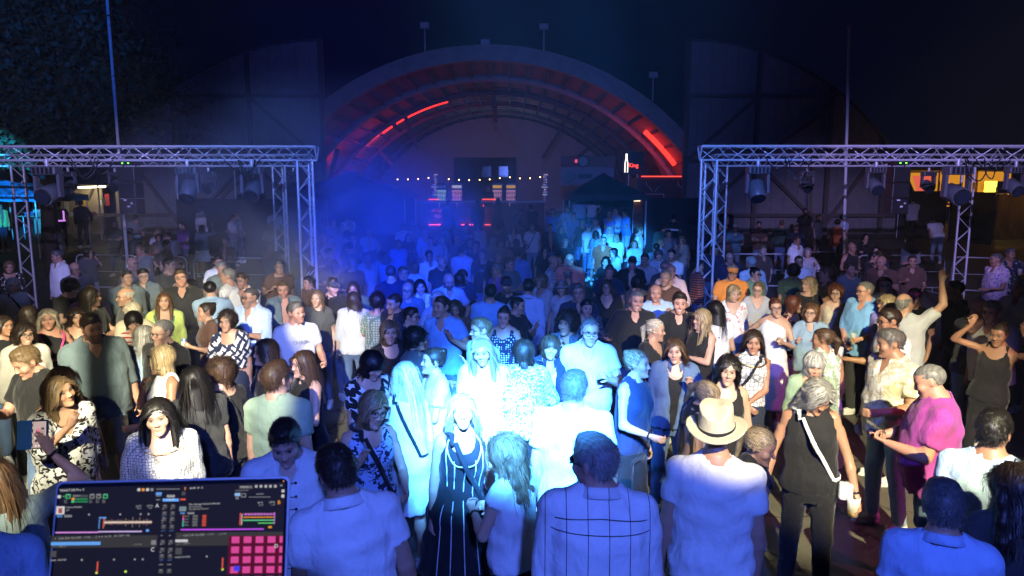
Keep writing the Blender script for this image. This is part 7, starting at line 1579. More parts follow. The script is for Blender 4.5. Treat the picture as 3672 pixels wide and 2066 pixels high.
dict(x=4.558,y=7.88,sex='m',H=1.84,yaw=138.0,hrel=-18.0,hair='balding',hc='gr',top='teeL',tc=('lgrey',),bot='shorts',bc=('khaki',),aR='u',aL='d',ex=(),label='person in grey t-shirt with one arm raised high',skin='m',z=-0.3),
dict(x=4.691,y=8.49,sex='f',H=1.74,yaw=-68.9,hrel=-20.0,hair='pixie',hc='bl',top='blouse',tc=('violet',),bot='pants',bc=('navy',),aR='d',aL='d',ex=('sunup',),label='person in violet blouse with sunglasses pushed up behind the raised glass',skin='m',z=-0.3),
dict(x=4.583,y=8.94,sex='m',H=1.86,yaw=-62.1,hrel=-20.0,hair='reced',hc='gr',top='roll',tc=('sky',),bot='jeans',bc=('char',),aR='k',aL='b',ex=('gl', 'smile', 'watchL'),label='smiling person in sky blue linen shirt with glasses',skin='r',fat=0.3,legs=1.0,z=-0.3),
dict(x=4.647,y=9.81,sex='f',H=1.68,yaw=-17.3,hrel=-8.0,hair='curly',hc='rd',top='shiftdress',tc=('cream', 'print', 'beige'),bot='none',bc=('cream',),aR='d',aL='d',ex=('gl',),label='person in cream embroidered dress with curly hair',skin='l',legs=1.0,z=-0.3),
dict(x=4.552,y=10.5,sex='f',H=1.72,yaw=-53.4,hrel=-15.0,hair='wavy',hc='bl',top='off',tc=('black',),bot='pants',bc=('black',),aR='d',aL='d',ex=(),label='person in black off-shoulder top with long wavy hair',skin='l',z=-0.3),
dict(x=4.79,y=11.62,sex='m',H=1.78,yaw=152.6,hrel=-10.0,hair='curly',hc='bk',top='tee',tc=('dgreen',),bot='jeans',bc=('denim',),aR='d',aL='d',ex=('text:BOARDERS@bteal',),label='person in dark green t-shirt with lettering on the back',skin='m',z=-0.3),
dict(x=5.173,y=11.19,sex='m',H=1.78,yaw=-94.8,hrel=-10.0,hair='short',hc='lb',top='tee',tc=('black',),bot='jeans',bc=('denim',),aR='d',aL='d',ex=('text:SIDE@flgrey',),label='person in black t-shirt with pale letters, in profile by the curly hair',skin='r',z=-0.3),
dict(x=5.674,y=10.56,sex='f',H=1.7,yaw=11.7,hrel=15.0,hair='wavy',hc='bk',top='blouse',tc=('slate',),bot='jeans',bc=('denim',),aR='d',aL='d',ex=('smile',),label='person in slate blouse with dark wavy hair, laughing',skin='r',z=-0.3),
dict(x=5.289,y=8.99,sex='m',H=1.74,yaw=-50.5,hair='short',hc='db',top='tee',tc=('black',),bot='jeans',bc=('denim',),aR='d',aL='d',ex=('cap:hotpink',),label='person in pink cap behind the raised arm',skin='r',z=-0.3),
dict(x=3.08,y=4.83,sex='m',H=1.8,yaw=-112.5,hrel=-5.0,hp=-16.0,hair='buzz',hc='gr',top='teeL',tc=('magenta',),bot='shorts',bc=('denim',),aR='t',aL='t',ex=('hphone3',),label='heavy person in magenta t-shirt looking at a phone',skin='r',fat=0.9,legs=1.0,z=-0.3),
dict(x=5.408,y=7.598,sex='m',H=1.8,yaw=-65.4,hrel=5.0,hair='short',hc='gr',top='shirtS',tc=('white',),bot='jeans',bc=('denim',),aR='d',aL='b',ex=(),label='grey haired person in white collar shirt under pink light',skin='r',fat=0.3,z=-0.3),
dict(x=4.971,y=7.0,sex='f',H=1.68,yaw=-50.4,hrel=-5.0,hp=-4.0,hair='bun',hc='db',top='tank',tc=('black',),bot='pants',bc=('black',),aR='v',aL='v',ex=('watchL',),label='person in black tank top dancing with both hands raised',skin='t',z=-0.3),
dict(x=5.394,y=7.953,sex='m',H=1.8,yaw=5.9,hrel=20.0,hp=10.0,hair='bald',hc='gr',top='tee',tc=('char',),bot='jeans',bc=('denim',),aR='q',aL='d',ex=('hcup4',),label='person in charcoal t-shirt drinking from a glass',skin='r',z=-0.3),
dict(x=6.073,y=9.28,sex='m',H=1.8,yaw=-93.2,hrel=-10.0,hair='short',hc='bk',top='tee',tc=('black',),bot='pants',bc=('black',),aR='d',aL='d',ex=(),label='person in black t-shirt turned aside under the rear truss',skin='t',z=-0.3),
dict(x=9.182,y=13.01,sex='m',H=1.86,yaw=-85.2,hrel=-20.0,hair='buzz',hc='sp',top='shirtS',tc=('lpink', 'print', 'violet'),bot='shorts',bc=('slate',),aR='d',aL='b',ex=(),label='person in pale mottled short-sleeve shirt at the rear truss leg',skin='t',fat=0.3,z=-0.3),
dict(x=10.35,y=14.29,sex='m',H=1.84,yaw=-15.9,hrel=20.0,hair='short',hc='sp',top='shirtS',tc=('navy', 'floral', 'lgrey'),bot='jeans',bc=('denim',),aR='d',aL='c',ex=(),label='person in navy flowered shirt behind the mottled shirt',skin='t',z=-0.3),
dict(x=6.918,y=9.3,sex='m',H=1.84,yaw=-66.6,hrel=-10.0,hair='short',hc='gr',top='shirt',tc=('white',),bot='jeans',bc=('denim',),aR='o',aL='d',ex=(),label='person in white shirt cut by the frame edge above the pink lit hair',skin='r',z=-0.3),
dict(x=4.449,y=13.92,sex='m',H=1.8,yaw=-7.7,hrel=-5.0,hair='bald',hc='gr',top='tee',tc=('navy',),bot='jeans',bc=('denim',),aR='d',aL='d',ex=('gl',),label='bald person in navy t-shirt behind the orange cap',skin='r',z=-0.3),
dict(x=4.552,y=12.99,sex='m',H=1.78,yaw=-169.3,hrel=10.0,hair='short',hc='wh',top='shirt',tc=('white',),bot='jeans',bc=('denim',),aR='d',aL='d',ex=(),label='white haired person in white shirt behind the sunglasses wearer',skin='r',z=-0.3),
dict(x=7.636,y=18.58,sex='m',H=1.82,yaw=32.7,hrel=5.0,hp=-8.0,hair='short',hc='br',top='polo',tc=('white',),bot='jeans',bc=('denim',),aR='d',aL='c',ex=('hcup5',),label='person in white polo shirt holding a beer cup by the barrier',skin='t',z=-0.3),
dict(x=7.044,y=16.43,sex='f',H=1.68,yaw=-8.2,hrel=-5.0,hair='bob',hc='gr',top='roll',tc=('white', 'check', 'navy'),bot='pants',bc=('black',),aR='d',aL='n',ex=(),label='person in navy and white checked shirt with a finger raised',skin='l',z=-0.3),
dict(x=5.622,y=13.45,sex='m',H=1.76,yaw=-32.7,hrel=20.0,hair='reced',hc='db',top='tee',tc=('white',),bot='jeans',bc=('denim',),aR='d',aL='d',ex=('gl',),label='person in white t-shirt with glasses beneath the checked shirt',skin='t',z=-0.3),
dict(x=10.44,y=22.27,sex='m',H=1.84,yaw=154.9,hrel=-2.0,hair='short',hc='db',top='vest',tc=('rust',),bot='jeans',bc=('denim',),aR='d',aL='d',ex=(),label='person in rust sleeveless shirt with back turned at the barrier',skin='t',legs=1.0,z=-0.024),
dict(x=7.804,y=15.95,sex='m',H=1.84,yaw=18.9,hrel=-5.0,hair='bald',hc='gr',top='vest',tc=('black',),bot='shorts',bc=('olive',),aR='d',aL='d',ex=(),label='person in black sleeveless shirt and olive trousers',skin='t',legs=1.0,z=-0.3),
dict(x=10.463,y=20.55,sex='f',H=1.7,yaw=-17.0,hrel=-5.0,hair='long',hc='bk',top='long',tc=('black',),bot='pants',bc=('black',),aR='d',aL='d',ex=(),label='person in black long-sleeve top at the barrier gap',skin='l',z=-0.233),
dict(x=8.043,y=15.38,sex='f',H=1.66,yaw=32.4,hrel=15.0,hair='short',hc='bk',top='jacket',tc=('black',),bot='pants',bc=('black',),aR='d',aL='d',ex=(),label='person in black jacket with pink lit face, side-on',skin='r',z=-0.3),
dict(x=10.116,y=17.5,sex='m',H=1.86,yaw=-70.0,hrel=-20.0,hair='short',hc='sp',top='shirt',tc=('grey',),bot='jeans',bc=('denim',),aR='d',aL='b',ex=(),label='person in greyish purple shirt beyond the barrier',skin='r',legs=1.0,z=-0.3),
dict(x=15.84,y=27.53,sex='m',H=1.8,yaw=150.1,hrel=10.0,hair='short',hc='bk',top='tee',tc=('lgrey',),bot='pants',bc=('black',),aR='d',aL='d',ex=(),label='person in pale t-shirt standing far off in the dark',skin='t',legs=1.0,z=0.656),
dict(x=14.75,y=23.97,sex='m',H=1.8,yaw=168.4,hp=-20.0,hair='short',hc='bk',top='tee',tc=('white',),bot='jeans',bc=('ldenim',),aR='d',aL='d',ex=(),label='person in white t-shirt and jeans bending forward in the dark',skin='t',lean=38.0,legs=1.0,z=0.182),
dict(x=7.862,y=21.98,sex='m',H=1.82,yaw=-14.7,hair='short',hc='bk',top='tee',tc=('brown',),bot='jeans',bc=('slate',),aR='x',aL='x',ex=(),label='person in brown t-shirt with folded arms beyond the barrier',skin='t',legs=1.0,z=-0.06),
dict(x=6.786,y=22.53,sex='f',H=1.68,yaw=-56.8,hair='wavy',hc='bk',top='tee',tc=('slate',),bot='jeans',bc=('denim',),aR='d',aL='d',ex=(),label='person in slate t-shirt next to the tower, far back',skin='l',z=0.007),
dict(x=7.049,y=21.93,sex='m',H=1.76,yaw=-7.8,hair='short',hc='gr',top='shirtS',tc=('slate', 'print', 'teal'),bot='jeans',bc=('slate',),aR='b',aL='b',ex=(),label='person in teal patterned shirt next to the folded arms',skin='m',legs=1.0,z=-0.066),
dict(x=7.745,y=25.15,sex='m',H=1.8,yaw=-2.1,hair='bald',hc='gr',top='jacket',tc=('black',),bot='pants',bc=('black',),aR='d',aL='d',ex=(),label='bald person in black jacket beside the dark cabinet',skin='r',z=0.325),
dict(x=3.562,y=13.22,sex='f',H=1.7,yaw=94.9,hrel=-20.0,hair='short',hc='db',top='long',tc=('navy', 'hstripe', 'rust'),bot='jeans',bc=('denim',),aR='d',aL='d',ex=(),label='person in navy sweater with rust striped sleeve by the tower',skin='l',z=-0.3),
dict(x=11.142,y=23.53,sex='m',H=1.8,yaw=124.7,hair='short',hc='bk',top='tee',tc=('lblue',),bot='jeans',bc=('denim',),aR='d',aL='d',ex=(),label='person in pale blue t-shirt half hidden by the rust shirt',skin='m',z=0.129),
dict(x=10.502,y=24.94,sex='m',H=1.78,yaw=-2.8,hair='short',hc='bk',top='tee',tc=('black',),bot='pants',bc=('black',),aR='d',aL='d',ex=(),label='dark figure near the timber braces of the wing',skin='t',z=0.3),
dict(x=10.633,y=24.15,sex='f',H=1.7,yaw=36.2,hair='bob',hc='lb',top='tee',tc=('dgrey',),bot='pants',bc=('black',),aR='d',aL='d',ex=(),label='person in dark grey top beside the timber braces',skin='l',z=0.204),
dict(x=0.986,y=5.53,sex='f',H=1.72,yaw=44.9,hrel=17.0,hp=4.0,hair='bun',hc='bl',top='vest',tc=('navy',),bot='pants',bc=('black',),aR='b',aL='d',ex=('watchR',),label='person in navy sleeveless top in profile, hair pinned up, under the blue light',skin='l',legs=1.0,z=-0.3),
dict(x=1.471,y=4.14,sex='f',H=1.56,yaw=40.4,hrel=10.0,hp=-18.0,hair='pony',hc='bl',top='strap',tc=('black',),bot='pants',bc=('black',),aR='d',aL='d',ex=(),label='bowed head in black straps right beside the straw hat',skin='m',z=-0.3),
dict(x=-2.33,y=2.74,sex='m',H=1.76,yaw=225.4,hrel=5.0,hair='short',hc='db',top='shirt',tc=('lblue',),bot='jeans',bc=('denim',),aR='d',aL='d',ex=(),label='pale blue shirt shoulder at the lower frame corner beside the laptop',skin='m',z=-0.3),
dict(x=-4.484,y=19.587,sex='m',H=1.76,yaw=12.9,hrel=22.0,hp=5.0,hair='bald',hc='br',top='shirtS',tc=('dgreen',),bot='jeans',bc=('denim',),aR='c',aL='x',ex=('gl',),label='person in dark olive collar shirt in the crowd behind the grey t-shirt',skin='r',z=-0.3),
dict(x=3.74,y=10.504,sex='f',H=1.63,yaw=-9.6,hrel=-20.0,hp=-1.0,hair='pony',hc='lb',top='blouse',tc=('lgrey',),bot='jeans',bc=('denim',),aR='b',aL='d',ex=('gl',),label='person in pale grey blouse in the crowd behind the white blouse',skin='l',z=-0.3),
dict(x=-3.485,y=9.174,sex='f',H=1.67,yaw=190.8,hrel=-22.0,hp=3.0,hair='bob',hc='gr',top='blouse',tc=('lgrey',),bot='jeans',bc=('denim',),aR='d',aL='d',ex=(),label='person in pale grey blouse in the crowd behind the pale dotted shirt with glasses',skin='l',z=-0.3),
dict(x=6.125,y=20.009,sex='m',H=1.75,yaw=153.0,hrel=3.0,hp=-3.0,hair='bald',hc='bk',top='jacket',tc=('brown',),bot='jeans',bc=('denim',),aR='d',aL='d',ex=('gl',),label='person in brown jacket in the crowd behind the white polo shirt',skin='l',z=-0.299),
dict(x=5.497,y=18.815,sex='f',H=1.69,yaw=153.7,hrel=9.0,hp=-8.0,hair='wavy',hc='db',top='tee',tc=('brown',),bot='jeans',bc=('denim',),aR='d',aL='d',ex=(),label='person in brown t-shirt in the crowd behind the navy and white checked shirt',skin='l',z=-0.3),
dict(x=9.677,y=20.231,sex='f',H=1.65,yaw=-75.6,hrel=13.0,hp=2.0,hair='long',hc='db',top='jacket',tc=('brown',),bot='jeans',bc=('denim',),aR='d',aL='d',ex=(),label='person in brown jacket in the crowd behind the greyish purple shirt beyond',skin='t',z=-0.272),
dict(x=-1.463,y=9.645,sex='m',H=1.75,yaw=18.6,hrel=-15.0,hp=3.0,hair='bald',hc='br',top='tee',tc=('slate',),bot='jeans',bc=('denim',),aR='d',aL='d',ex=('gl',),label='person in slate t-shirt in the crowd behind the crochet knit top',skin='m',z=-0.3),
dict(x=-2.22,y=18.617,sex='m',H=1.79,yaw=6.8,hrel=-5.0,hp=-1.0,hair='buzz',hc='bk',top='polo',tc=('lgrey',),bot='jeans',bc=('denim',),aR='d',aL='d',ex=(),label='person in pale grey polo shirt in the crowd behind the blue t-shirt',skin='l',z=-0.3),
dict(x=5.683,y=15.722,sex='m',H=1.78,yaw=20.1,hrel=-13.0,hp=4.0,hair='short',hc='lb',top='shirtS',tc=('brown',),bot='jeans',bc=('denim',),aR='d',aL='d',ex=(),label='person in brown collar shirt in the crowd behind the white t-shirt',skin='r',z=-0.3),
dict(x=-1.042,y=22.497,sex='f',H=1.65,yaw=172.7,hrel=23.0,hp=-5.0,hair='pony',hc='db',top='blouse',tc=('lgrey',),bot='jeans',bc=('denim',),aR='d',aL='d',ex=('gl',),label='person in pale grey blouse in the crowd behind the dark t-shirt directly',skin='r',z=0.003),
dict(x=4.623,y=21.478,sex='m',H=1.81,yaw=157.9,hrel=-23.0,hp=-8.0,hair='reced',hc='db',top='jacket',tc=('dgreen',),bot='jeans',bc=('denim',),aR='d',aL='d',ex=(),label='person in dark olive jacket in the crowd behind the grey collar shirt',skin='r',z=-0.121),
dict(x=8.969,y=17.047,sex='f',H=1.65,yaw=-42.8,hrel=6.0,hp=3.0,hair='long',hc='bk',top='long',tc=('navy',),bot='jeans',bc=('denim',),aR='d',aL='b',ex=(),label='person in navy sweater in the crowd behind the black sleeveless shirt and olive',skin='l',z=-0.3),
dict(x=-6.953,y=14.233,sex='f',H=1.66,yaw=-24.0,hrel=-12.0,hair='pony',hc='br',top='shirtS',tc=('brown',),bot='jeans',bc=('denim',),aR='c',aL='d',ex=('gl',),label='person in brown collar shirt in the crowd behind the charcoal t-shirt looking sideways above',skin='t',z=-0.3),
dict(x=-8.236,y=15.418,sex='m',H=1.82,yaw=-21.9,hrel=-9.0,hp=-5.0,hair='short',hc='lb',top='shirtS',tc=('slate',),bot='jeans',bc=('denim',),aR='b',aL='x',ex=(),label='person in slate collar shirt in the crowd behind the white long-sleeve shirt in profile',skin='m',z=-0.3),
dict(x=6.882,y=12.795,sex='m',H=1.83,yaw=-43.3,hrel=-15.0,hp=-4.0,hair='bald',hc='br',top='shirtS',tc=('brown',),bot='jeans',bc=('denim',),aR='d',aL='d',ex=(),label='person in brown collar shirt in the crowd behind the slate blouse with dark wavy',skin='t',z=-0.3),
dict(x=-9.9,y=19.906,sex='m',H=1.85,yaw=206.4,hrel=19.0,hp=-3.0,hair='reced',hc='bk',top='jacket',tc=('slate',),bot='jeans',bc=('denim',),aR='c',aL='d',ex=('gl',),label='person in slate jacket in the crowd behind the with long hair in charcoal',skin='r',z=-0.3),
dict(x=-4.046,y=15.146,sex='m',H=1.76,yaw=55.0,hrel=14.0,hp=-6.0,hair='short',hc='db',top='tee',tc=('navy',),bot='jeans',bc=('denim',),aR='b',aL='x',ex=('gl',),label='person in dark blue t-shirt in the crowd behind the bald black t-shirt',skin='t',z=-0.3),
dict(x=5.997,y=21.854,sex='f',H=1.67,yaw=-30.3,hrel=-14.0,hp=3.0,hair='long',hc='db',top='blouse',tc=('navy',),bot='jeans',bc=('denim',),aR='c',aL='d',ex=(),label='person in dark blue blouse in the crowd behind the patterned beige blouse against',skin='l',z=-0.075),
dict(x=-7.71,y=22.263,sex='m',H=1.77,yaw=4.1,hrel=21.0,hp=5.0,hair='buzz',hc='bk',top='long',tc=('slate',),bot='jeans',bc=('denim',),aR='c',aL='x',ex=(),label='person in slate sweater in the crowd behind the denim jacket and pale skirt',skin='t',z=-0.025),
dict(x=8.9,y=21.624,sex='m',H=1.73,yaw=157.6,hrel=21.0,hp=-2.0,hair='bald',hc='db',top='jacket',tc=('navy',),bot='jeans',bc=('denim',),aR='d',aL='x',ex=(),label='person in navy jacket in the crowd behind the black long-sleeve top',skin='r',z=-0.103),
dict(x=-7.613,y=18.501,sex='m',H=1.79,yaw=-27.6,hrel=9.0,hp=1.0,hair='short',hc='db',top='jacket',tc=('char',),bot='jeans',bc=('denim',),aR='b',aL='b',ex=('gl',),label='person in charcoal jacket in the crowd behind the dark grey t-shirt leaning towards',skin='t',z=-0.3),
dict(x=-3.399,y=11.58,sex='f',H=1.6,yaw=-33.6,hp=-8.0,hair='pony',hc='bk',top='tee',tc=('brown',),bot='jeans',bc=('denim',),aR='d',aL='b',ex=(),label='person in brown t-shirt in the crowd behind the white shirt',skin='m',z=-0.3),
dict(x=-6.503,y=18.645,sex='f',H=1.67,yaw=199.2,hrel=23.0,hp=-6.0,hair='long',hc='lb',top='blouse',tc=('brown',),bot='jeans',bc=('denim',),aR='d',aL='b',ex=(),label='person in brown blouse in the crowd behind the black t-shirt',skin='l',z=-0.3),
dict(x=-4.091,y=9.386,sex='m',H=1.8,yaw=193.5,hrel=12.0,hp=-6.0,hair='buzz',hc='bk',top='polo',tc=('ldenim',),bot='jeans',bc=('denim',),aR='d',aL='d',ex=(),label='person in faded blue polo shirt in the crowd behind the lime green top',skin='l',z=-0.3),
dict(x=-10.662,y=22.405,sex='m',H=1.73,yaw=-24.6,hrel=-10.0,hp=-4.0,hair='short',hc='bk',top='tee',tc=('purple',),bot='jeans',bc=('denim',),aR='d',aL='b',ex=(),label='person in plum t-shirt in the crowd behind the white t-shirt dancing',skin='l',z=-0.008),
dict(x=-4.684,y=17.822,sex='m',H=1.73,yaw=-0.3,hrel=-15.0,hp=4.0,hair='short',hc='bk',top='long',tc=('purple',),bot='jeans',bc=('denim',),aR='c',aL='b',ex=('gl',),label='person in plum sweater in the crowd behind the raising a phone',skin='r',z=-0.3),
dict(x=-11.457,y=20.66,sex='m',H=1.75,yaw=14.0,hrel=-8.0,hp=-5.0,hair='reced',hc='br',top='tee',tc=('navy',),bot='jeans',bc=('denim',),aR='d',aL='d',ex=(),label='person in navy t-shirt in the crowd behind the dark grey t-shirt showing a',skin='r',z=-0.22),
dict(x=3.537,y=16.965,sex='m',H=1.74,yaw=168.2,hrel=3.0,hp=-6.0,hair='buzz',hc='db',top='jacket',tc=('slate',),bot='jeans',bc=('denim',),aR='d',aL='d',ex=(),label='person in slate jacket in the crowd behind the striped grey t-shirt',skin='m',z=-0.3),
dict(x=-6.065,y=11.303,sex='m',H=1.76,yaw=13.2,hrel=22.0,hp=-4.0,hair='short',hc='bk',top='polo',tc=('slate',),bot='jeans',bc=('denim',),aR='b',aL='d',ex=('gl',),label='person in slate polo shirt in the crowd behind the slate blue jacket half turned',skin='l',z=-0.3),
dict(x=8.64,y=16.225,sex='f',H=1.63,yaw=142.0,hrel=-4.0,hp=-3.0,hair='pony',hc='br',top='shirtS',tc=('navy',),bot='jeans',bc=('denim',),aR='d',aL='x',ex=(),label='person in dark blue collar shirt in the crowd behind the black jacket with pink lit',skin='m',z=-0.3),
dict(x=2.608,y=19.275,sex='f',H=1.62,yaw=-57.7,hrel=23.0,hp=-7.0,hair='pony',hc='db',top='blouse',tc=('navy',),bot='jeans',bc=('denim',),aR='d',aL='x',ex=(),label='person in dark blue blouse in the crowd behind the rust shirt',skin='l',z=-0.3),
dict(x=-7.286,y=13.137,sex='m',H=1.76,yaw=69.0,hrel=7.0,hair='bald',hc='db',top='shirtS',tc=('slate',),bot='jeans',bc=('denim',),aR='d',aL='b',ex=('gl',),label='person in slate collar shirt in the crowd behind the bald dark grey t-shirt',skin='r',z=-0.3),
dict(x=2.802,y=12.451,sex='m',H=1.76,yaw=-2.7,hrel=-3.0,hp=-2.0,hair='reced',hc='gr',top='jacket',tc=('dgrey',),bot='jeans',bc=('denim',),aR='c',aL='d',ex=('gl',),label='person in dim grey jacket in the crowd behind the bald open pale pink shirt',skin='r',z=-0.3),
dict(x=-5.308,y=15.58,sex='f',H=1.66,yaw=188.8,hrel=5.0,hp=-2.0,hair='long',hc='br',top='blouse',tc=('dgreen',),bot='jeans',bc=('denim',),aR='d',aL='d',ex=(),label='person in dark olive blouse in the crowd behind the white polo shirt looking up',skin='r',z=-0.3),
dict(x=-5.096,y=21.66,sex='m',H=1.83,yaw=53.2,hrel=-22.0,hp=4.0,hair='short',hc='gr',top='tee',tc=('navy',),bot='jeans',bc=('denim',),aR='c',aL='d',ex=(),label='person in dark blue t-shirt in the crowd behind the white short-sleeve shirt',skin='l',z=-0.098),
dict(x=-5.761,y=9.297,sex='m',H=1.76,yaw=16.8,hrel=19.0,hp=-8.0,hair='bald',hc='db',top='polo',tc=('purple',),bot='jeans',bc=('denim',),aR='b',aL='d',ex=(),label='person in plum polo shirt in the crowd behind the long haired black t-shirt',skin='m',z=-0.3),
dict(x=4.718,y=16.205,sex='m',H=1.76,yaw=-16.2,hrel=16.0,hp=-3.0,hair='buzz',hc='bk',top='polo',tc=('navy',),bot='jeans',bc=('denim',),aR='b',aL='d',ex=(),label='person in navy polo shirt in the crowd behind the bald navy t-shirt',skin='l',z=-0.3),
dict(x=0.969,y=13.818,sex='m',H=1.73,yaw=-4.0,hrel=-16.0,hp=-5.0,hair='reced',hc='lb',top='polo',tc=('char',),bot='jeans',bc=('denim',),aR='d',aL='d',ex=(),label='person in charcoal polo shirt in the crowd behind the coral t-shirt',skin='r',z=-0.3),
dict(x=-3.005,y=15.907,sex='f',H=1.66,yaw=50.7,hrel=6.0,hp=-7.0,hair='long',hc='br',top='jacket',tc=('ldenim',),bot='jeans',bc=('denim',),aR='c',aL='x',ex=('gl',),label='person in faded blue jacket in the crowd behind the sky blue top',skin='r',z=-0.3),
dict(x=5.425,y=9.834,sex='m',H=1.79,yaw=-28.9,hrel=-9.0,hp=-5.0,hair='reced',hc='bk',top='long',tc=('slate',),bot='jeans',bc=('denim',),aR='d',aL='x',ex=(),label='person in slate sweater in the crowd behind the pink cap',skin='l',z=-0.3),
dict(x=-1.891,y=11.774,sex='m',H=1.75,yaw=49.1,hrel=1.0,hp=-3.0,hair='buzz',hc='lb',top='shirtS',tc=('brown',),bot='jeans',bc=('denim',),aR='b',aL='d',ex=('gl',),label='person in brown collar shirt in the crowd behind the big dark t-shirt',skin='m',z=-0.3),
dict(x=2.298,y=10.273,sex='m',H=1.85,yaw=-27.6,hair='reced',hc='gr',top='long',tc=('brown',),bot='jeans',bc=('denim',),aR='b',aL='b',ex=(),label='person in brown sweater in the crowd behind the bald pale t-shirt',skin='m',z=-0.3),
dict(x=5.975,y=12.212,sex='m',H=1.75,yaw=13.9,hrel=1.0,hp=3.0,hair='short',hc='br',top='tee',tc=('slate',),bot='jeans',bc=('denim',),aR='d',aL='d',ex=(),label='person in slate t-shirt in the crowd behind the black t-shirt with pale letters',skin='m',z=-0.3),
dict(x=-5.003,y=11.802,sex='m',H=1.82,yaw=33.0,hrel=-10.0,hp=-3.0,hair='short',hc='gr',top='long',tc=('slate',),bot='jeans',bc=('denim',),aR='c',aL='d',ex=(),label='person in slate sweater in the crowd behind the white ribbed sweater turned away',skin='t',z=-0.3),
dict(x=-2.324,y=10.305,sex='f',H=1.67,yaw=12.7,hrel=-13.0,hp=-8.0,hair='long',hc='db',top='tee',tc=('dgreen',),bot='jeans',bc=('denim',),aR='c',aL='x',ex=(),label='person in dark olive t-shirt in the crowd behind the charcoal cap',skin='t',z=-0.3),
dict(x=-3.284,y=9.809,sex='m',H=1.74,yaw=28.5,hrel=-12.0,hp=-2.0,hair='buzz',hc='lb',top='jacket',tc=('slate',),bot='jeans',bc=('denim',),aR='d',aL='d',ex=(),label='person in slate jacket in the crowd behind the grey t-shirt in the shade',skin='r',z=-0.3),
dict(x=0.171,y=19.667,sex='f',H=1.66,yaw=179.5,hrel=-1.0,hp=-2.0,hair='bob',hc='br',top='polo',tc=('dgreen',),bot='jeans',bc=('denim',),aR='d',aL='x',ex=(),label='person in dark olive polo shirt in the crowd behind the mid grey t-shirt',skin='r',z=-0.3),
dict(x=-12.729,y=22.148,sex='m',H=1.82,yaw=14.9,hrel=20.0,hp=-2.0,hair='short',hc='db',top='tee',tc=('dgreen',),bot='jeans',bc=('denim',),aR='b',aL='x',ex=(),label='person in dark olive t-shirt in the crowd behind the striped pale top',skin='t',z=-0.039),
dict(x=-10.455,y=20.515,sex='f',H=1.69,yaw=12.0,hrel=3.0,hp=-3.0,hair='bob',hc='bk',top='tee',tc=('brown',),bot='jeans',bc=('denim',),aR='d',aL='d',ex=(),label='person in brown t-shirt in the crowd behind the white top with red',skin='r',z=-0.237),
dict(x=-0.218,y=11.814,sex='m',H=1.78,yaw=-48.9,hrel=-23.0,hp=3.0,hair='short',hc='gr',top='polo',tc=('purple',),bot='jeans',bc=('denim',),aR='d',aL='x',ex=(),label='person in plum polo shirt in the crowd behind the dark cap and black t-shirt',skin='m',z=-0.3),
dict(x=-0.052,y=12.806,sex='m',H=1.78,yaw=40.2,hrel=-1.0,hp=2.0,hair='short',hc='lb',top='tee',tc=('slate',),bot='jeans',bc=('denim',),aR='d',aL='x',ex=(),label='person in slate t-shirt in the crowd behind the youngster in navy t-shirt',skin='r',z=-0.3),
dict(x=-4.347,y=20.859,sex='m',H=1.76,yaw=21.8,hrel=-7.0,hp=2.0,hair='bald',hc='bk',top='jacket',tc=('ldenim',),bot='jeans',bc=('denim',),aR='c',aL='b',ex=(),label='person in faded blue jacket in the crowd behind the navy t-shirt',skin='r',z=-0.196),
dict(x=0.494,y=11.278,sex='f',H=1.66,yaw=-52.5,hrel=-1.0,hp=-2.0,hair='bob',hc='lb',top='blouse',tc=('lgrey',),bot='jeans',bc=('denim',),aR='b',aL='d',ex=(),label='person in pale grey blouse in the crowd behind the grey sun hat mid crowd',skin='m',z=-0.3),
dict(x=-1.465,y=8.55,sex='m',H=1.75,yaw=-40.3,hrel=-2.0,hp=-5.0,hair='buzz',hc='br',top='jacket',tc=('navy',),bot='jeans',bc=('denim',),aR='d',aL='d',ex=(),label='person in dark blue jacket in the crowd behind the navy t-shirt with glasses',skin='l',z=-0.3),
dict(x=-5.121,y=10.959,sex='f',H=1.61,yaw=-25.0,hrel=-13.0,hair='bob',hc='br',top='blouse',tc=('slate',),bot='jeans',bc=('denim',),aR='b',aL='d',ex=(),label='person in slate blouse in the crowd behind the tall heavy black polo shirt',skin='r',z=-0.3),
dict(x=-0.884,y=11.522,sex='f',H=1.65,yaw=184.4,hrel=-9.0,hp=4.0,hair='bob',hc='db',top='shirtS',tc=('navy',),bot='jeans',bc=('denim',),aR='d',aL='d',ex=(),label='person in dark blue collar shirt in the crowd behind the pale collar shirt with head',skin='m',z=-0.3),
dict(x=-0.716,y=8.619,sex='f',H=1.65,yaw=14.8,hrel=-14.0,hp=-7.0,hair='wavy',hc='br',top='blouse',tc=('brown',),bot='jeans',bc=('denim',),aR='b',aL='d',ex=(),label='person in brown blouse in the crowd behind the blue polo shirt half turned',skin='m',z=-0.3),
dict(x=8.713,y=22.491,sex='m',H=1.77,yaw=148.8,hrel=17.0,hp=-8.0,hair='buzz',hc='lb',top='long',tc=('dgreen',),bot='jeans',bc=('denim',),aR='d',aL='d',ex=(),label='person in dark olive sweater in the crowd behind the brown t-shirt',skin='t',z=0.002),
dict(x=1.219,y=15.215,sex='f',H=1.64,yaw=5.4,hrel=1.0,hp=2.0,hair='wavy',hc='db',top='tee',tc=('lgrey',),bot='jeans',bc=('denim',),aR='c',aL='d',ex=(),label='person in pale grey t-shirt in the crowd behind the black top',skin='r',z=-0.3),
dict(x=8.071,y=13.924,sex='m',H=1.72,yaw=-20.1,hrel=2.0,hp=3.0,hair='reced',hc='db',top='shirtS',tc=('brown',),bot='jeans',bc=('denim',),aR='c',aL='b',ex=(),label='person in brown collar shirt in the crowd behind the pale mottled short-sleeve shirt',skin='t',z=-0.3),
]
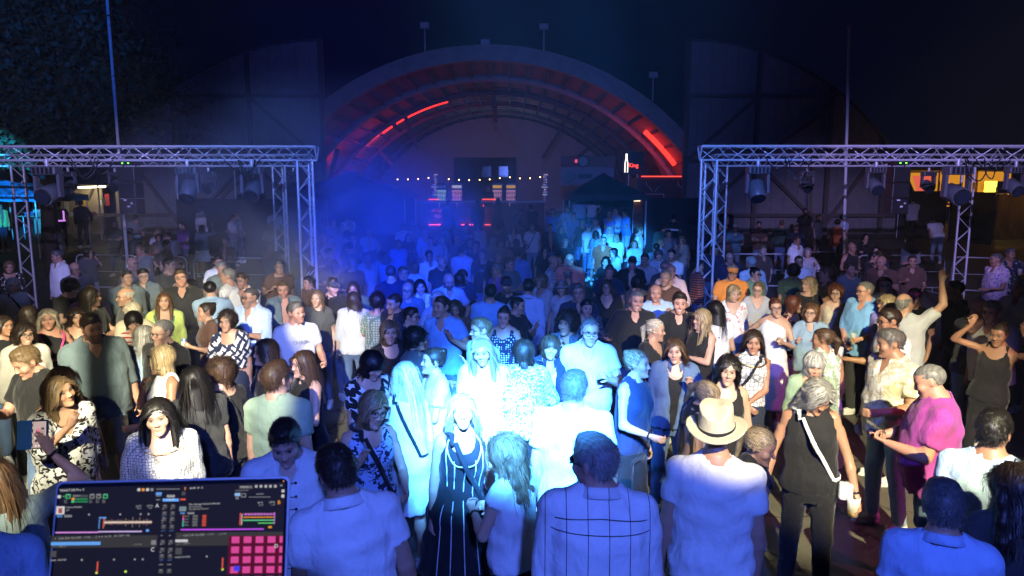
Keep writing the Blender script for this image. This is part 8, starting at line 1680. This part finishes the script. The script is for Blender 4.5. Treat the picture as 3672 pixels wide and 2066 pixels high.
# ---------------------------------------------------------------- build the crowd
for i,sp in enumerate(PEOPLE):
    sp['seed']=i*17+5; sp.setdefault('ex',()); rp=random.Random(i*31+2)
    if sp['aR']=='d' and sp['aL']=='d' and sp['y']>5.3 and rp.random()<.55:       # idle hands differ: a drink held, arms folded, hands clasped
        sp['aR'],sp['aL']=rp.choice([('b','d'),('d','b'),('c','d'),('d','c'),('x','x'),('k','k'),('h','d'),('d','h'),('w','b'),('b','b'),('f','x'),('o','d'),('d','n'),('t','t')])
    sp['tilt']=rp.uniform(-4,4); sp['hroll']=sp.get('hroll',0)+rp.uniform(-7,7); sp['hp']=sp.get('hp',0)+rp.uniform(-4,5)
    person(sp)
def byl(txt): return next(s for s in PEOPLE if txt in s['label'])
def hand_world(sp,sd):
    P=sp['P']; S,E,W,fd,pn,c=P.arms[sd]; M=Matrix.Translation((sp['x'],sp['y'],sp.get('z',0)))@Matrix.Rotation(math.radians(sp['yaw']),4,'Z')
    p=W+fd*.075*P.s+pn/np.linalg.norm(pn)*.035; return M@Vector(p), (M.to_3x3()@Vector(fd)), (M.to_3x3()@Vector(pn))
def extra_layer(txt,col,kind):                  # top worn under an open jacket
    sp=byl(txt); q=dict(sp); q['top']=kind; P=sp['P']; part('undershirt',top_mesh(q,P,.018),cloth_mat(col),sp['root'])
extra_layer('open white jacket','black','scoop'); extra_layer('dark jacket over white','white','scoop'); extra_layer('cream cardigan','black','scoop'); extra_layer('sunglasses pushed up|'.split('|')[0] if False else 'denim jacket with sunglasses','black','scoop'); extra_layer('lime green','white','tank'); extra_layer('pale blue cardigan','lblue','scoop'); extra_layer('light denim jacket','white','tee')
# white piping on the black dress
sp=byl('white piping'); P=sp['P']; PIPE=cloth_mat('white')
for th,z0,z1 in ((-110,.76,.30),(-90,.745,.30),(-70,.76,.30),(-50,.80,.30),(-130,.80,.30)):
    pts=[]; t_=.010; hz_=.27*P.H
    for z in np.linspace(z0,z1,26):
        zz=z*P.H; p=torso_pt(P,math.radians(th),zz,.016)
        if zz<.615*P.H:
            tt=(.62*P.H-zz)/(.62*P.H-hz_); a_=max(np.interp(zz,P.Z,P.A+t_+.012),(P.A[2]+t_)*min(1,tt*4))+.10*P.s*tt; b_=max(np.interp(zz,P.Z,P.B+t_+.012),(P.B[2]+t_)*min(1,tt*4))+.10*P.s*tt
            e=V(a_*math.cos(math.radians(th))*1.04,.005+b_*math.sin(math.radians(th))*1.04,zz); w=min(1,max(0,(.615-z)/.06)); p=p*(1-w)+e*w
        pts.append(P.up(p) if zz>.53*P.H else p)
    tubes('piping',[pts],.0035,PIPE,sp['root'],ns=5)
pts=[P.up(torso_pt(P,math.radians(-90+a),(.742+.075*(abs(a)/42)**3)*P.H,.016)) for a in range(-46,47,4)]
tubes('neck_piping',[pts],.0040,PIPE,sp['root'],ns=5)
# black toggles on the white shirt
sp=byl('toggle fastenings'); P=sp['P']
for k in range(8):
    z=(.80-.038*k)*P.H
    for sx in (-1,1): p=P.up(torso_pt(P,math.radians(-90+sx*9),z,.033)); ball('toggle',p,.008,BLK,sp['root'])
    tubes('toggle_cord',[[P.up(torso_pt(P,math.radians(-90+a),z,.034)) for a in (-9,0,9)]],.0022,BLK,sp['root'],ns=5)
# yoke seams on the striped shirt
sp=byl('thin dark stripes'); P=sp['P']
for z,sag in ((.812,.012),(.775,.0)):
    pts=[P.up(torso_pt(P,math.radians(a),(z-sag*abs(a-90)/60)*P.H,.028)) for a in range(25,156,5)]; tubes('yoke_seam',[pts],.0022,cloth_mat('dgrey'),sp['root'],ns=5)
# reflective vest bands
sp=byl('pink reflective bands'); P=sp['P']; PK=glow('band_glow_pink',(.75,.28,1),.9)  # light thrown back by the bands is put in as glow
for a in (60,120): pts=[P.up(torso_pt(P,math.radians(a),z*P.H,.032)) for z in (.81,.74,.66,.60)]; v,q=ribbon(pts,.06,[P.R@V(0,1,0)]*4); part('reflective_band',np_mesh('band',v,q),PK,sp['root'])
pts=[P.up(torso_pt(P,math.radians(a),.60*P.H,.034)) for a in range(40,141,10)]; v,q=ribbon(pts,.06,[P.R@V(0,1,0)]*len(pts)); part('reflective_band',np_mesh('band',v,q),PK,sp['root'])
sp=byl('reflective belt'); P=sp['P']; pts=[P.up(torso_pt(P,math.radians(a),.70*P.H,.034)) for a in range(30,151,10)]; v,q=ribbon(pts,.06,[P.R@V(0,1,0)]*len(pts)); part('reflective_band',np_mesh('band',v,q),pbr('band_white',(.7,.7,.75),.4),sp['root'])
# ---------------------------------------------------------------- things held in hands
CUPM=bpy.data.materials.new('clear_plastic'); t,N=nodes(CUPM); o=N('ShaderNodeOutputMaterial'); b=N('ShaderNodeBsdfPrincipled'); b.inputs['Base Color'].default_value=(.85,.88,.92,1); b.inputs['Roughness'].default_value=.12; b.inputs['Alpha'].default_value=.45; t.links.new(b.outputs[0],o.inputs[0])
BEER=pbr('beer',(.60,.30,.03),.15)
def cup(sp,sd,lab,h=.13,r=.042,full=.7,cat='cup',mat=None,name='drinking_cup',tilt=0):
    p,fd,pn=hand_world(sp,sd); o=empty(name,p,0,lab,cat,'drinks held in the crowd'); o.rotation_euler=(tilt,0,0)
    n=14; v=[];f=[]
    for z,rr in ((-h/2,r*.72),(h/2,r),(h/2,r*.94),(-h/2+.006,r*.66)):
        for a in range(n): v.append((rr*math.cos(a/n*6.283),rr*math.sin(a/n*6.283),z))
    for k in range(3):
        for a in range(n): f.append((k*n+a,k*n+(a+1)%n,(k+1)*n+(a+1)%n,(k+1)*n+a))
    f.append(tuple(range(n-1,-1,-1))); f.append(tuple(3*n+a for a in range(n)))
    mesh_obj('cup_wall',v,f,mat or CUPM,o,True)
    if full: rod('drink',(0,0,-h/2+.008),(0,0,-h/2+h*full),r*.74,BEER if mat is None else mat,o)
def can(sp,sd,lab):
    p,fd,pn=hand_world(sp,sd); o=empty('drink_can',p,0,lab,'can','drinks held in the crowd'); rod('can_body',(0,0,-.06),(0,0,.055),.032,pbr('can_blue',(.25,.4,.75),.25,.6),o); rod('can_lid',(0,0,.055),(0,0,.061),.028,ALU,o); bbox('can_label',(-.02,-.0335,-.03),(.02,-.0315,.03),pbr('can_white',(.7,.7,.72),.4),o)
def phone(p,rot,lab,screen=None,case=None,s=1.0):
    o=empty('mobile_phone',p,0,lab,'phone','phones held in the crowd'); o.rotation_euler=rot; o.scale=(s,s,s)
    bbox('phone_body',(-.037,-.004,-.078),(.037,.004,.078),BLKP,o,.003); bbox('screen',(-.033,-.0052,-.072),(.033,-.0044,.072),screen or LENS,o)
    if case is not None: bbox('flip_case',(-.118,-.003,-.080),(-.042,.003,.080),case,o,.002); bbox('case_back',(-.040,.0045,-.080),(.040,.009,.080),case,o,.002)
    return o
can(byl('brown t-shirt in profile'),1,'blue and white can held by the brown t-shirt')
cup(byl('clear plastic cup'),1,'clear plastic cup held by the long haired person with glasses')
cup(byl('raising a tall glass'),-1,'tall clear glass raised beside the sky blue shirt',.17,.034,.15)
cup(byl('holding a beer cup'),1,'beer cup held over the barrier by the white polo')
cup(byl('drinking from a glass'),-1,'glass tipped to the mouth of the drinker',.15,.034,.4)
cup(byl('white cross-body strap'),1,'clear cup held low by the black sleeveless top',.14,.045,.3)
cup(byl('hand raised, |'.split('|')[0] if False else 'sky blue linen'),1,'empty clear tumbler held by the sky blue linen shirt',.14,.036,0)
cup(byl('holding a drink far back'),-1,'small drink held by the white blouse far back')
cup(byl('cup at the tent corner'),-1,'small cup held by the pale blue t-shirt at the tent corner')
cup(byl('navy flowered'),1,'clear cup held by the navy flowered shirt')
# phones
CASE=pbr('blue_case',(.03,.16,.42),.55,bump=.2)
sp=byl('phone in a blue case'); p,fd,pn=hand_world(sp,-1); want=Vector((-2.62,3.70,1.38)); sp['root'].location+=Vector((want.x-p.x,want.y-p.y,0)); p=Vector((want.x,want.y,p.z))
ph=phone(p+Vector((-.0,-.01,.03)),(math.radians(-12),0,math.radians(8)),'phone in a blue flip case filming the crowd',glow('phone_screen',(.55,.40,.38),1.0),CASE,1.0)
rg=random.Random(4)
for k in range(12):
    c=[(1,.25,.35),(.9,.85,.7),(1,.1,.3),(.08,.05,.06),(.6,.4,.35)][k%5]; x=rg.uniform(-.030,.012); z=rg.uniform(-.05,.03); bbox('screen_patch',(x,-.0062-.0001*k,z),(x+rg.uniform(.008,.02),-.0056-.0001*k,z+rg.uniform(.012,.035)),glow('scr%d'%(k%5),c,.8),ph)
for k in range(3): bbox('screen_button',(-.022+.016*k,-.0066,-.064),(-.014+.016*k,-.0060,-.058),glow('scrw',(1,1,1),.9),ph)
for txt,lab,scr in (('raising a phone','phone raised with both hands near the smoke',None),('holding up a lit phone','lit phone held up by the grey cardigan',glow('phone_red',(1,.25,.2),1.5)),('magenta t-shirt','phone looked at by the magenta t-shirt',None),('showing a phone','phone shown beside the barrier',glow('phone_dim',(.6,.35,.3),.5))):
    sp=byl(txt); a,_,_=hand_world(sp,-1); b_,_,_=hand_world(sp,1); p=(a+b_)/2 if txt not in('showing a phone',) else b_
    if txt=='magenta t-shirt': rot=(math.radians(-60),0,math.radians(sp['yaw']+180))
    else: rot=(math.radians(0),0,math.radians(sp['yaw']+180))
    phone(p+Vector((0,0,.05)),rot,lab,scr)
# small bag on the white strap
sp=byl('white cross-body strap'); P=sp['P']; q=P.up(torso_pt(P,math.radians(-30),.555*P.H,.05)); 
hb=bbox('shoulder_bag',(q[0]-.01,q[1]-.05,q[2]-.10),(q[0]+.08,q[1]+.02,q[2]+.02),CUPM,sp['root'],.015)

# ---------------------------------------------------------------- stage deck, table and laptop in front of the camera
dk=bbox('stage_deck',(-6,-5,.95),(6,1.15,1.10),BLKP); dk['kind']='structure'
tb=empty('dj_table',(-.32,.72,1.10),0,'black table carrying the laptop at the stage edge','table'); bbox('table_top',(-.75,-.35,.93),(.75,.35,.965),BLKP,tb,.008)
for sx in (-.7,.7):
    for sy in (-.3,.3): rod('table_leg',(sx,sy,0),(sx,sy,.93),.022,STEEL,tb)
A_=Vector((-.6315,.9132,2.3000)); B_=Vector((-.3146,.9333,2.2994)); C_=Vector((-.6286,.8764,2.1815))
ux=(B_-A_).normalized(); uz=(A_-C_); uz=(uz-ux*uz.dot(ux)).normalized(); uy=uz.cross(ux)
LH=.217; hinge=A_-uz*LH
lap=empty('laptop',hinge,0,'open laptop showing dark mixing software with a pink pad grid','laptop')
lap.matrix_world=Matrix.Translation(hinge)@Matrix(((ux.x,uy.x,uz.x),(ux.y,uy.y,uz.y),(ux.z,uy.z,uz.z))).to_4x4()
LW=(B_-A_).length
SILV=pbr('laptop_aluminium',(.50,.48,.50),.35,.8)
def rrect(name,x0,z0,x1,z1,y0,y1,r,mat,parent):
    pts=[]
    for cx_,cz,a0 in ((x1-r,z1-r,0),(x0+r,z1-r,90),(x0+r,z0+r,180),(x1-r,z0+r,270)):
        for a in range(0,91,15): pts.append((cx_+r*math.cos(math.radians(a0+a)),cz+r*math.sin(math.radians(a0+a))))
    n=len(pts); v=[(x,y0,z) for x,z in pts]+[(x,y1,z) for x,z in pts]
    f=[tuple(range(n)),tuple(range(2*n-1,n-1,-1))]+[(i,n+i,n+(i+1)%n,(i+1)%n) for i in range(n)]
    return mesh_obj(name,v,f,mat,parent)
lid=rrect('lid',0,0,LW,LH,.0,.005,.008,SILV,lap)
rrect('bezel',.0025,.004,LW-.0025,LH-.0025,-.0012,-.0002,.007,pbr('bezel_black',(.004,.004,.005),.3,spec=.15),lap)
scr=rrect('screen',.006,.010,LW-.006,LH-.008,-.0020,-.0014,.004,pbr('screen_dark',(.003,.003,.004),.3,emit=(.012,.011,.016),estr=.8,spec=.15),lap)
SX=LW/1794; SZ=.124/736
def uv(X,Y):
    top=492-37*(X-438)/1794; return (X-438)*SX, LH-(Y-top)*SZ
UIC={}
def uim(c,e=1.0):
    k=tuple(round(q,3) for q in c)+(e,); 
    if k not in UIC: UIC[k]=glow('ui_%d'%len(UIC),c,e)
    return UIC[k]
LAY=[0]
def ui(name,X0,Y0,X1,Y1,c,e=.8):
    LAY[0]+=1; d=-.0024-.000012*LAY[0]
    p=[uv(X0,Y1),uv(X1,Y1),uv(X1,Y0),uv(X0,Y0)]; v=[(x,d,z) for x,z in p]
    return mesh_obj(name,v,[(0,1,2,3)],uim(c,e),scr)
def uit(X,Y,txt,px,c,e=.8,al='LEFT'):
    LAY[0]+=1; x,z=uv(X,Y+px*.35); sl=math.atan(37*SZ/(1794*SX))
    o=words('screen_text',txt,px*SZ*1.25,uim(c,e),scr,Matrix.Translation((x,-.0024-.000012*LAY[0],z))@Matrix.Rotation(-sl,4,'Y')@UP,0,al); return o
W_=(.75,.75,.78); GY=(.30,.30,.33); DG=(.085,.085,.10); OR=(1,.35,.05); BL=(.15,.42,1); GR=(.08,.65,.25); RD=(.9,.12,.08)
uit(470,562,'TRAKTOR Pro 4',22,W_)
for k,(x,c) in enumerate(((1072,W_),(1105,OR),(1138,W_),(1172,GY))): ui('toolbar_icon',x-11,545,x+11,567,c)
ui('toolbar_slider',1205,548,1385,556,GY,.6); ui('toolbar_icon',1420,537,1430,560,OR,.6); uit(1460,547,'00:48  59  O',17,W_)
ui('menu_box',1845,528,1945,550,GY,.5); uit(1855,538,'Selector',15,W_,.6)
for x in (1975,2012,2050,2086,2124): ui('toolbar_icon',x-10,522,x+10,544,W_,.55)
uit(2160,528,'W',17,W_); ui('orange_dot',2182,487,2192,497,OR)
# mixer strip, upper rows
ui('button_small',460,597,485,620,W_,.8); ui('gain_line',500,604,520,609,GR)
for X,c in ((540,GR),(720,GY),(770,GY),(822,GR)):
    ui('knob',X-18,588,X+18,624,c,.8); ui('knob_face',X-11,595,X+11,618,(.02,.02,.025),.8); ui('knob_mark',X-2,590,X+2,604,W_,.6)
ui('name_box',572,594,690,614,DG); uit(580,602,'Deck A',14,W_,.6)
ui('meter',592,622,692,634,(.03,.30,.12)); ui('meter',592,642,692,654,(.03,.30,.12)); ui('button_small',568,617,590,636,OR); ui('button_small',568,638,590,656,GR)
for X in (530,718,770,818): uit(X-16,640,'FLT',12,W_,.5); uit(X-16,655,'KEY',12,W_,.4)
ui('button',1205,577,1250,600,BL); uit(1208,608,'SNAP',13,W_,.5); uit(1208,638,'QNT',13,W_,.5)
ui('tempo_box',1290,598,1350,618,(.5,.5,.52)); uit(1294,606,'129.76',15,(.02,.02,.02),.5); ui('master_button',1260,628,1382,650,BL,1.0); uit(1290,637,'MASTER',14,W_,.9); ui('red_button',1395,628,1435,642,RD); ui('knob',1402,572,1432,602,DG)
ui('button',1812,586,1855,610,(.35,.6,1)); ui('knob',1862,588,1900,622,GY,.6); ui('knob_face',1870,595,1892,614,(.02,.02,.025)); uit(1815,568,'AUDIO RECORDER',10,W_,.5); uit(1980,596,'Gain Rec',13,W_,.6); ui('level_line',1922,616,2090,622,GY,.6); ui('button_small',1820,616,1845,636,GY,.6)
ui('button_small',2175,560,2198,582,W_,.7); ui('button_small',2175,600,2198,625,W_,.7)
# deck A
ui('cover_art',460,684,523,748,(.8,.75,.75),.8); ui('cover_shape',478,698,506,738,(.45,.10,.10),.8); uit(535,694,'Dance Machine',16,W_,.7); uit(535,716,'DJP',14,W_,.5)
uit(1055,688,'-02:27',15,W_,.6); uit(1068,705,'02:41',14,W_,.5); uit(1140,686,'129.76',15,W_,.7); uit(1150,704,'-1.3%',13,W_,.5); uit(1208,686,'A',34,W_,1.0)
ui('tag',470,752,510,770,BL,.5); ui('tag',525,752,582,770,GY,.7)
for X in (710,945,1100,1160): ui('cue_mark',X-6,744,X+6,756,W_,.5)
for k in range(34):
    X=830+k*10.6; h=(30 if k%5 else 62)*(1+.3*math.sin(k*2.3)); c=[(.9,.85,.8),(1,.5,.3),(.7,.4,.9),(1,.7,.4)][k%4]
    ui('waveform',X,812-h/2,X+(3 if k%5 else 4),812+h/2,tuple(q*(.4 if k%5==0 else .6) for q in c),.8)
ui('waveform_core',830,806,1190,819,(.95,.75,.6),.8); ui('play_head',822,768,829,860,RD); ui('play_head',790,768,797,862,BL,.7); ui('cue_flag',795,770,845,780,BL)
ui('overview_wave',470,884,790,894,(.85,.35,.95),.8); ui('overview_wave',790,880,1120,890,(.75,.55,1),.8); ui('cue_mark',1150,868,1172,888,BL)
ui('transport_bar',445,915,1240,1008,(.055,.055,.065),.7); uit(470,938,'>   CUE CUP  FLX REV   -1 1/2  .  .  2  4  8  16  32    IN  OUT  CD',17,W_,.5)
ui('progress_bar',445,962,815,988,BL,.85); uit(460,1000,'|  >  - 1001 m',15,W_,.45); uit(1060,990,'- 1 7 + 0',15,W_,.5); ui('loop_slider',1195,955,1232,990,GY,.7)
uit(1195,1030,'C',34,W_,1.0); ui('empty_cover',448,1030,492,1078,DG); 
uit(450,1105,'MASK  MASTER',15,W_,.6)
for X in (685,925,1080,1140): ui('cue_mark',X-6,1096,X+6,1108,W_,.5)
ui('play_head',800,1115,810,1205,RD); ball('green_dot',(uv(1015,1197)[0],-.003,uv(1015,1197)[1]),.0016,uim((.6,.9,.1)),scr); ball('green_dot',(uv(800,1203)[0],-.003,uv(800,1203)[1]),.0016,uim((.6,.9,.1)),scr)
# mixer column
for X in (1282,1345):
    for Y in (690,745,790,850,970,1030,1080,1195): ui('mixer_knob',X-17,Y-16,X+17,Y+16,DG,.9); ui('knob_mark',X-2,Y-14,X+2,Y-2,W_,.5)
    for Y in (712,768,800,820,882,920,988,1052,1110,1145): uit(X-18,Y,'GAIN' if Y%4 else 'FX',11,W_ if Y%3 else BL,.55)
# deck B
uit(1465,676,'The Ultimate Warlord (Remix)',16,W_,.7); uit(1465,696,'The Immortals',14,W_,.6); uit(1465,714,'The Ultimate Warlord',14,W_,.55); ui('cover_art',1395,690,1448,728,(.30,.40,.45),.6)
uit(1990,665,'-00:10',15,W_,.6); uit(2003,684,'05:42',14,W_,.5); uit(2080,662,'129.76',15,W_,.7); uit(2095,682,'-1.3%',13,W_,.5); uit(2150,664,'B',34,OR,1.0)
ui('tag',1405,735,1440,750,BL,.5); ui('tag',1458,735,1512,752,GY,.7)
for i,c in enumerate((RD,(.8,.2,.8),GR,(.1,.6,.6))):
    Y=768+i*23; ui('stem_colour',1425,Y-10,1434,Y+12,c); uit(1440,Y,'Drum',12,W_,.5); ui('stem_slot',1500,Y-10,1540,Y+9,GY,.4); ui('stem_value',1575,Y-10,1605,Y+9,RD,.6)
ui('wave_frame',1862,745,1872,840,RD); ui('wave_frame',1876,750,1882,840,W_,.7)
for Y,c,x0 in ((755,(.6,.2,1),1890),(779,OR,1890),(803,(.15,.8,.35),1885),(826,(.15,.8,.2),2005)): ui('stem_wave',x0,Y-4,2132,Y+4,c,.8)
for k in range(10): ui('stem_peak',1905+k*24,744,1911+k*24,766,(1,.3,.6),.7)
ui('wave_frame',2128,740,2134,835,(.7,.2,.9),.7); ui('overview_wave',1415,868,2050,878,(.62,.10,1),.9); ui('cue_mark',2085,850,2112,866,OR)
ui('transport_bar',1380,895,2200,1000,(.055,.055,.065),.7); uit(1405,922,'>   CUE CUP  FLX REV   -1 1/2  .  .  2  4  8',17,W_,.5); ui('progress_bar',1380,950,1475,970,(.75,.75,.78),.8); uit(1395,985,'|  >  - 1001 m',15,W_,.45)
ui('empty_cover',1385,1015,1435,1066,DG); uit(1385,1090,'MASK MASTER',15,W_,.6); ui('play_head',1742,1095,1752,1185,RD); ball('green_dot',(uv(1745,1188)[0],-.003,uv(1745,1188)[1]),.0016,uim((.6,.9,.1)),scr); ball('green_dot',(uv(1960,1182)[0],-.003,uv(1960,1182)[1]),.0016,uim((.6,.9,.1)),scr)
for X in (1625,1870,2025,2085): ui('cue_mark',X-6,1078,X+6,1090,W_,.5)
uit(2138,1010,'D',34,W_,1.0)
PKC=(.80,.08,.36); ui('reflection_backing',1785,925,2200,1225,(.16,.012,.055),.6)  # pink grid mirrored in the screen, painted on as flat cells
for r_ in range(5):
    for c_ in range(5):
        X=1808+c_*92; Y=930+r_*78; ui('pad_reflection',X,Y,min(X+60,2200),Y+52,PKC,.85)
ui('blue_pad_reflection',1835,1160,1880,1200,(.06,.06,.95),.9); uit(2138,1010,'D',34,W_,1.0)
# base with keyboard, towards the camera
bs=empty('tmp_base'); bpy.data.objects.remove(bs)
Mi=lap.matrix_world.inverted(); fw=Vector((ux.x,ux.y,0)).normalized(); bk=Vector((0,0,1)).cross(fw)
base_M=Mi@(Matrix.Translation(hinge+Vector((0,0,-.004)))@Matrix(((fw.x,bk.x,0),(fw.y,bk.y,0),(fw.z,bk.z,1))).to_4x4())
bd=bbox('base',(0,0,0),(1,1,1),SILV,lap); bd.matrix_local=base_M@Matrix.Translation((LW/2,-.110,-.008))@Matrix.Diagonal((LW,.218,.014,1))
for r_ in range(5):
    for c_ in range(13):
        k=inst('box','key',BLKP,lap,base_M@Matrix.Translation((.026+c_*.0222,-.03-r_*.02,.0000))@Matrix.Diagonal((.018,.016,.003,1)))
bt_=inst('box','touchpad',SILV,lap,base_M@Matrix.Translation((LW/2,-.175,-.0006))@Matrix.Diagonal((.12,.07,.001,1)))
# ---------------------------------------------------------------- haze over the whole place and the drifting smoke
def volume_mat(name,density,noise=None):
    m=bpy.data.materials.new(name); t,N=nodes(m); L=t.links.new; o=N('ShaderNodeOutputMaterial'); v=N('ShaderNodeVolumePrincipled'); v.inputs['Color'].default_value=(.92,.94,1,1); v.inputs['Density'].default_value=density; v.inputs['Anisotropy'].default_value=.0
    L(v.outputs[0],o.inputs['Volume'])
    if noise:
        tc=N('ShaderNodeTexCoord'); n=N('ShaderNodeTexNoise',Scale=noise,Detail=4.0,Distortion=.6); L(tc.outputs['Object'],n.inputs['Vector'])
        r=N('ShaderNodeMapRange'); r.inputs['From Min'].default_value=.40; r.inputs['From Max'].default_value=.72; L(n.outputs['Fac'],r.inputs['Value'])
        g=N('ShaderNodeTexGradient',gradient_type='SPHERICAL'); L(tc.outputs['Object'],g.inputs['Vector'])
        x=N('ShaderNodeMath',operation='MULTIPLY'); L(r.outputs[0],x.inputs[0]); L(g.outputs['Fac'],x.inputs[1]); x2=N('ShaderNodeMath',operation='MULTIPLY'); x2.inputs[1].default_value=density; L(x.outputs[0],x2.inputs[0]); L(x2.outputs[0],v.inputs['Density'])
    return m
hz=mesh_obj('haze',[(x,y,z) for x in (-40,40) for y in (-9,58) for z in (-1,13.2)],[(0,1,3,2),(4,6,7,5),(0,4,5,1),(2,3,7,6),(0,2,6,4),(1,5,7,3)],volume_mat('haze_air',.0005)); hz['kind']='stuff'

sm=empty('smoke',(-1.75,11.2,1.7)); bpy.data.objects.remove(sm)
bm=bmesh.new(); bmesh.ops.create_icosphere(bm,subdivisions=3,radius=1); me=bpy.data.meshes.new('smoke'); bm.to_mesh(me); bm.free(); me.materials.append(volume_mat('smoke_air',.36,2.6))
sm=bpy.data.objects.new('smoke',me); link(sm); sm.location=(-2.9,13.5,1.7); sm.scale=(4.6,6.4,3.3); sm['kind']='stuff'
